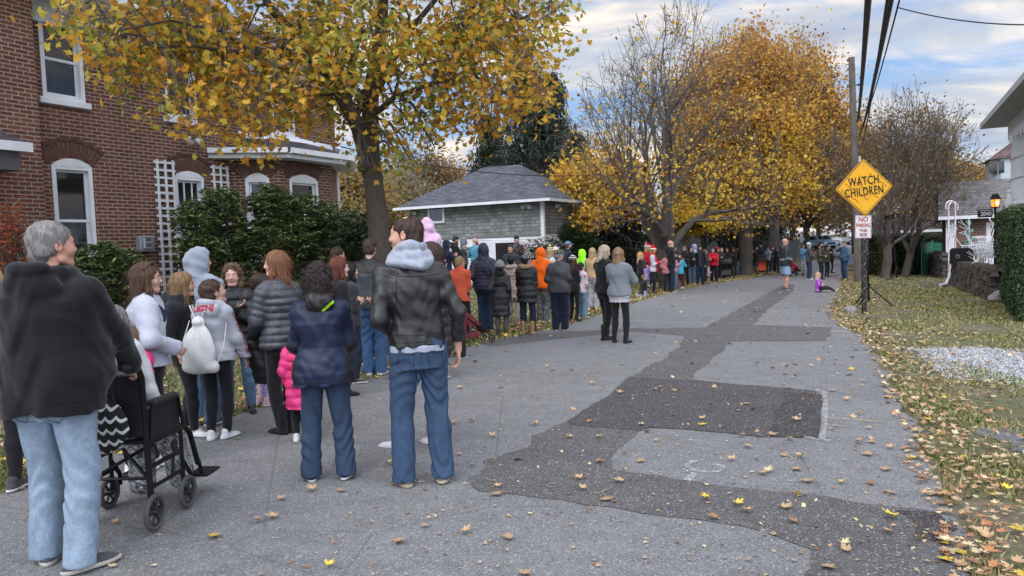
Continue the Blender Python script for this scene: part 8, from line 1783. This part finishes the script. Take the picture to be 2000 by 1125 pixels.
PP('person in tan knit hat behind the bald bearded man', 1294, 565, 476, 120, .03, hair='mid', hairc=H_BL, hat=('beanie', (.40, .34, .22)), top=('cotton', CHAR), bottom=LEG, arm='front', seed=53)
PP('grey haired man behind the pink fleece girl', 1320, 560, 480, 190, hair='short', hairc=H_GY, top=('cotton', CHAR), bottom=('cotton', BLK, 'straight'), arm='front', seed=54)
PP('girl in pink jacket and dark cap behind the sky blue coat', 1318, 568, 491, 110, .02, hair='long', hairc=H_BR, hat=('cap', BLK), top=('nylon', (.55, .22, .35)), bottom=('cotton', (.16, .16, .2), 'slim'), arm='front', seed=55)
PP('girl in sky blue puffer and maroon leggings, brown hair', 1329, 565, 497, 25, hair='long', hairlen=.24, hairc=(.06, .035, .03), curly=.003, top=('puffer', (.06, .36, .52)), hem=.44, arm='phone', bottom=('cotton', (.12, .01, .035), 'leg'), shoe=WS, turn=20, seed=56)
PP('young woman with long blond brown hair in dark top beside the sky blue coat', 1339, 559, 480, 200, fem=1, hair='long', hairlen=.28, hairc=(.13, .08, .05), top=('cotton', (.03, .03, .03)), bottom=('cotton', BLK, 'slim'), shoe=BK, arm='front', skin=(.58, .38, .3), seed=57)
PP('dark haired young woman leaning by the man in black jacket', 1350, 557, 482, 150, fem=1, hair='long', hairc=H_DK, top=('cotton', BLK), bottom=('denim', (.10, .16, .26), 'slim'), shoe=WS, arm='front', skin=(.58, .38, .3), seed=58)
PP('person in pale blue hood behind the man in black jacket', 1358, 550, 477, 80, hood='up', hair=None, top=('cotton', (.28, .34, .48)), bottom=('denim', JM, 'straight'), arm='front', seed=59)
PP('bearded man in open black jacket over dark shirt with jeans', 1368, 556, 480, 175, hair='short', hairc=H_BR, beard=1, top=('cotton', (.014, .015, .02)), tone=('cotton', (.05, .055, .07), lambda C: (np.abs(C[:, 0]) < .07) & (C[:, 1] > 0)), bottom=('denim', (.02, .04, .08), 'straight'), shoe=BK, arm='hang', turn=-20, seed=60, topname='jacket')
PP('person in dark coat right of the bearded man', 1378, 552, 487, 100, hair='mid', hairc=H_LB, top=('cotton', CHAR), bottom=LEG, arm='front', seed=61)
PP('small child in pale clothes low beside the dark coats', 1384, 556, 520, 90, hair='short', hairc=H_BL, top=('cotton', (.45, .36, .34)), bottom=('cotton', (.3, .22, .18), 'leg'), arm='front', seed=62)
PP('woman in bright red sweatshirt and black pants, arms crossed', 1395, 551, 484, 195, fem=1, hair='long', hairc=(.05, .025, .02), top=('cotton', (.52, .012, .03)), hem=.48, fit=.036, arm='cross', bottom=('cotton', BLK, 'straight'), shoe=BK, st=.13, turn=15, skin=(.6, .38, .3), seed=63)
PP('person in red knit hat behind the red sweatshirt woman', 1402, 545, 482, 120, .03, hair='mid', hairc=H_DK, hat=('beanie', (.35, .04, .06)), top=('cotton', (.06, .06, .05)), bottom=LEG, arm='front', seed=64)
PP('man in black jacket left of the black stroller', 1410, 545, 484, 150, hair='short', hairc=H_GY, top=('cotton', (.03, .03, .03)), bottom=LEG, arm='pocket', seed=65)
PP('short haired person in dark coat behind the black stroller', 1421, 542, 484, 200, hair='short', hairc=H_LB, top=('cotton', (.02, .02, .025)), bottom=('cotton', CHAR, 'straight'), arm='push', seed=66)
PP('woman in long dark coat with phone, right of the black stroller', 1434, 540, 484, 205, fem=1, hair='mid', hairc=H_GI, top=('cotton', (.035, .028, .032)), hem=.36, bottom=('denim', JD, 'slim'), shoe=BK, arm='phone', nod=20, seed=67, topname='coat')
PP('man in black cap and black jacket with pale blue jeans', 1444, 539, 481, 262, .02, hair='short', hat=('cap', BLK), top=('cotton', (.010, .010, .013)), bottom=('denim', (.26, .38, .55), 'straight'), shoe=WS, arm='front', w=1.15, seed=68, topname='jacket')
stroller('black pram with canopy between the red sweatshirt woman and the phone woman', 1421, 546, 150, (.012, .012, .014), 1.05, True)
PP('woman in black top with a coral pink bag on her arm', 1473, 534, 487, 200, fem=1, hair='mid', hairc=H_DK, top=('cotton', BLK), bottom=('denim', (.06, .09, .13), 'slim'), shoe=BK, arm='front', seed=69)
q = atY(1461, 509, gp(1473, 534).y - .25); F_ = Field((-.2, -.15, -.3), (.2, .15, .3), .02); F_.ell((0, 0, 0), (.14, .09, .22), .02); V, Fq = F_.mesh(); bg_ = npmesh('shoulder_bag', V, Fq, mcloth('nylon', (.55, .16, .17)), None, None, True, q); tag(bg_, 'coral pink bag hanging from the black topped woman\'s arm', 'bag'); MB().tube([(-.08, 0, .18), (.05, .05, .42), (.1, .05, .18)], .012, 5).build('strap', mcloth('nylon', (.5, .14, .15)), bg_, True)
PP('man in dark jacket behind the red stroller', 1487, 531, 477, 195, hair='short', hairc=H_BR, beard=1, top=('cotton', (.035, .037, .045)), bottom=('cotton', CHAR, 'straight'), arm='push', seed=70)
PP('person in black left behind the red stroller', 1479, 528, 481, 170, hair='short', hairc=H_DK, top=('cotton', BLK), bottom=LEG, arm='pocket', seed=71)
stroller('stroller with orange red seat in front of the pale shirt man', 1489, 536, 160, (.03, .03, .03), .95, True, (.62, .10, .04))
PP('man in pale blue shirt drinking, behind the red stroller', 1501, 532, 482, 190, hair='short', hairc=H_DK, top=('cotton', (.30, .36, .46)), bottom=('cotton', CHAR, 'straight'), arm=('face', 'front'), seed=72, topname='shirt')
PP('person in dark jacket right of the pale shirt man', 1509, 531, 481, 160, hair='short', hairc=H_BR, top=('cotton', (.03, .04, .06)), bottom=LEG, arm='hold', seed=73)
PP('person in black standing behind the man in shorts', 1517, 533, 484, 150, hair='mid', hairc=H_DK, top=('cotton', (.02, .02, .022)), hem=.38, bottom=LEG, shoe=BK, arm='front', seed=74)
PP('heavy bald man in dark jacket and light blue shorts in the road', 1534, 567, 466, 70, 0, w=1.3, belly=.11, hair='bald', glasses=1, hood='down', top=('nylon', (.030, .032, .040)), tone=('nylon', (.22, .24, .27), lambda C: (np.abs(C[:, 2] - 1.08 + .25 * np.abs(C[:, 1])) < .03)), hem=.46, arm='pocket', bottom=('denim', (.28, .42, .60), 'shorts'), bare=1, shoe=('sneaker', (.05, .055, .065), (.35, .35, .36)), st=.09, skin=(.56, .33, .26), seed=75)
PP('girl in sky blue jacket carrying a white bag, far on the road', 1568, 530, 477, 140, fem=1, hair='pony', hairc=H_DK, top=('denim', (.16, .32, .55)), bottom=('cotton', (.32, .31, .3), 'straight'), arm='front', seed=76)
stroller('low dark wagon stroller with red and pink bundle behind the shorts man', 1548, 540, -70, (.02, .02, .022), .8, False, (.45, .03, .08))
PP('man in white and blue cap and grey open jacket holding a red cup', 1580, 546, 473, 75, .02, hair='short', hairc=H_GY, hat=('cap', (.42, .50, .62), (.55, .6, .65)), top=('cotton', (.05, .055, .065)), tone=('cotton', (.40, .42, .46), lambda C: (np.abs(C[:, 0]) < .08) & (C[:, 1] > 0)), bottom=('denim', (.025, .045, .085), 'straight'), shoe=WS, arm='hold', w=1.1, seed=77, topname='jacket')
q = atY(1586, 494, gp(1580, 546).y - .1); tag(MB().tube([(0, 0, 0), (0, 0, .11)], [.035, .045], 10).build('cup', mplain('red_cup', (.5, .02, .03), .5), None, True, q), 'red cup in the hand of the white cap man', 'cup')
PP('bearded man in olive jacket and dark beanie holding a drink', 1603, 546, 472, 100, .03, hair='short', hairc=H_DK, beard=1, hat=('beanie', (.02, .02, .02)), top=('nylon', (.060, .050, .030)), bottom=('denim', (.012, .018, .032), 'straight'), shoe=DS, arm='hold', w=1.15, seed=78)
PP('woman in dark beanie behind the olive jacket man', 1615, 541, 478, 130, .03, fem=1, hair='long', hairc=H_DK, hat=('beanie', BLK), top=('cotton', (.06, .055, .045)), bottom=LEG, arm='phone', shoe=BK, seed=79)
PP('person in black clothes left of the denim jacket man', 1625, 533, 484, 90, hair='mid', hairc=H_DK, top=('cotton', BLK), bottom=LEG, arm='front', shoe=BK, seed=80)
PP('big man in camo cap and denim jacket with hand at his face', 1650, 546, 470, 250, .02, w=1.35, belly=.08, hair='short', hairc=H_GY, beard=1, beardc=(.4, .4, .38), hat=('cap', (.14, .15, .12), (.1, .1, .08), 'camo'), top=('denim', (.055, .105, .18)), hem=.48, arm=('pocket', 'face'), bottom=('denim', (.025, .055, .11), 'straight'), shoe=BK, st=.14, seed=81, topname='denim_jacket')
PP('girl in purple patterned jacket and tan hat sitting on the road', 1598, 571, 527, 85, .0, H=1.16, sit='ground', hair='long', hairc=(.45, .33, .2), hat=('beanie', (.45, .32, .2)), top=('tiedye', (.38, .06, .45)), bottom=('cotton', (.03, .02, .03), 'slim'), shoe=('sneaker', (.5, .35, .3), (.5, .4, .35)), arm='hold', seed=82)
# few extra heads glimpsed in the gaps
PP('blond child at the left frame edge behind the old man', 3, 960, 512, 20, hair='long', hairc=(.45, .36, .2), top=('cotton', (.2, .2, .25)), bottom=LEG, arm='front', seed=83)
PP('person in black hooded coat by the maple trunk', 876, 590, 470, 60, hood='up', hair=None, top=('cotton', NAVY), bottom=LEG, arm='phone', seed=84)
# ---- writing on the clothes
def dirs(P_): 
    rz_ = P_['root'].rotation_euler.z; return P_
def onchest(P_, txt, sz, z, col, x=0.0, back=False, sx_=1.0, tilt=0.0, bold=.003, name='lettering'):
    s = P_['s']; r_ = Vector((-1, 0, 0)) if not back else Vector((1, 0, 0)); 
    r_.rotate(Matrix.Rotation(tilt, 3, 'Y')); u_ = Vector((0, 0, 1)); u_.rotate(Matrix.Rotation(tilt, 3, 'Y')); stick_text(txt, sz, P_['top'], P_['root'], (x * s, .0, z * P_['H']), r_, u_, col, name, bold, .5)
T_NAVY = mplain('print_navy', (.02, .025, .07), .8); T_WH = mplain('print_white', (.6, .6, .6), .8); T_RED = mplain('print_red', (.36, .02, .05), .8)
onchest(g1, 'MT', .17, .715, T_NAVY, -.02, bold=.006); onchest(g2, 'AE', .12, .745, T_WH, -.02, bold=.004); onchest(g2, 'Original', .035, .715, T_WH, -.02, bold=.001)
s = g3['s']; sd_, S_, el_, wr_, _, _ = g3['arms'][1]; ax = (el_ - S_).normalized(); out = Vector((1, -.25, 0)).normalized(); out = (out - ax * out.dot(ax)).normalized(); upv = out.cross(ax)
stick_text('LIFEGUARD', .062, g3['top'], g3['root'], S_ + (wr_ - S_) * .48 + Vector((.0, 0, .0)) , ax, upv if upv.cross(Vector((0, 0, 1))).length >= 0 else upv, T_RED, 'sleeve_lettering', .002, .25, 1.1, 1.1)
stick_text('LBIZNJ', .062, g3['top'], g3['root'], g3['neck'] + Vector((0, -.16, -.03)), (1, 0, .1), (0, .1, 1), T_RED, 'hood_lettering', .003, .25)
# drawstring bag
n_ = g3['neck']; F_ = Field((-.25, -.25, -.6), (.25, .2, .05), .008); F_.ell((0, -.02, -.36), (.145, .075, .17), .02); F_.ell((0, -.005, -.22), (.09, .05, .10), .06); F_.cap((-.11, 0, -.47), (.11, 0, -.47), .05, .05, .03); F_.cap((0, -.0, -.14), (0, 0, -.11), .035, .05, .02)
F_.disp(lambda x, y, z: .006 * np.sin(np.arctan2(y, x) * 9 + 6 * z) * np.clip(1.2 + z * 3.2, .2, 1) + .004 * np.sin(30 * x + 22 * z)); V, Fq = F_.mesh(); bm_ = g3['root'].matrix_basis; M4 = Matrix.LocRotScale(g3['root'].location, g3['root'].rotation_euler, None); q = M4 @ (n_ + Vector((-.03, -.155, -.02)))
bg2 = npmesh('drawstring_bag', V, Fq, mcloth('nylon', (.56, .56, .56)), None, None, True, q, g3['root'].rotation_euler.z); tag(bg2, 'white drawstring bag on the back of the lifeguard hoodie girl', 'bag')
m = MB()
for s2 in (-1, 1): m.tube([(s2 * .01, .0, -.12), (s2 * .05, .0, -.02), (s2 * .11, .06, .03), (s2 * .14, .13, .02)], .0045, 5); m.tube([(s2 * .17, .14, -.10), (s2 * .19, .04, -.30), (s2 * .12, -.0, -.50)], .0045, 5)
m.build('cord', mcloth('cotton', (.55, .55, .55)), bg2, True)
# sunglasses on the hoodie girl's head, phone in hands
M4h = g1['HR'].to_4x4(); M4h.translation = g1['hc']; m = MB(); 
for x in (-1, 1): m.ball((x * .036, .045, .112), (.030, .010, .022), 10, 6); m.tube([(x * .066, .04, .112), (x * .088, -.03, .06)], .003, 5)
m.tube([(-.02, .05, .117), (.02, .05, .117)], .003, 5); ob = m.build('sunglasses', mplain('maroon_sunglasses', (.05, .01, .012), .2), g1['root'], True); ob.matrix_local = M4h
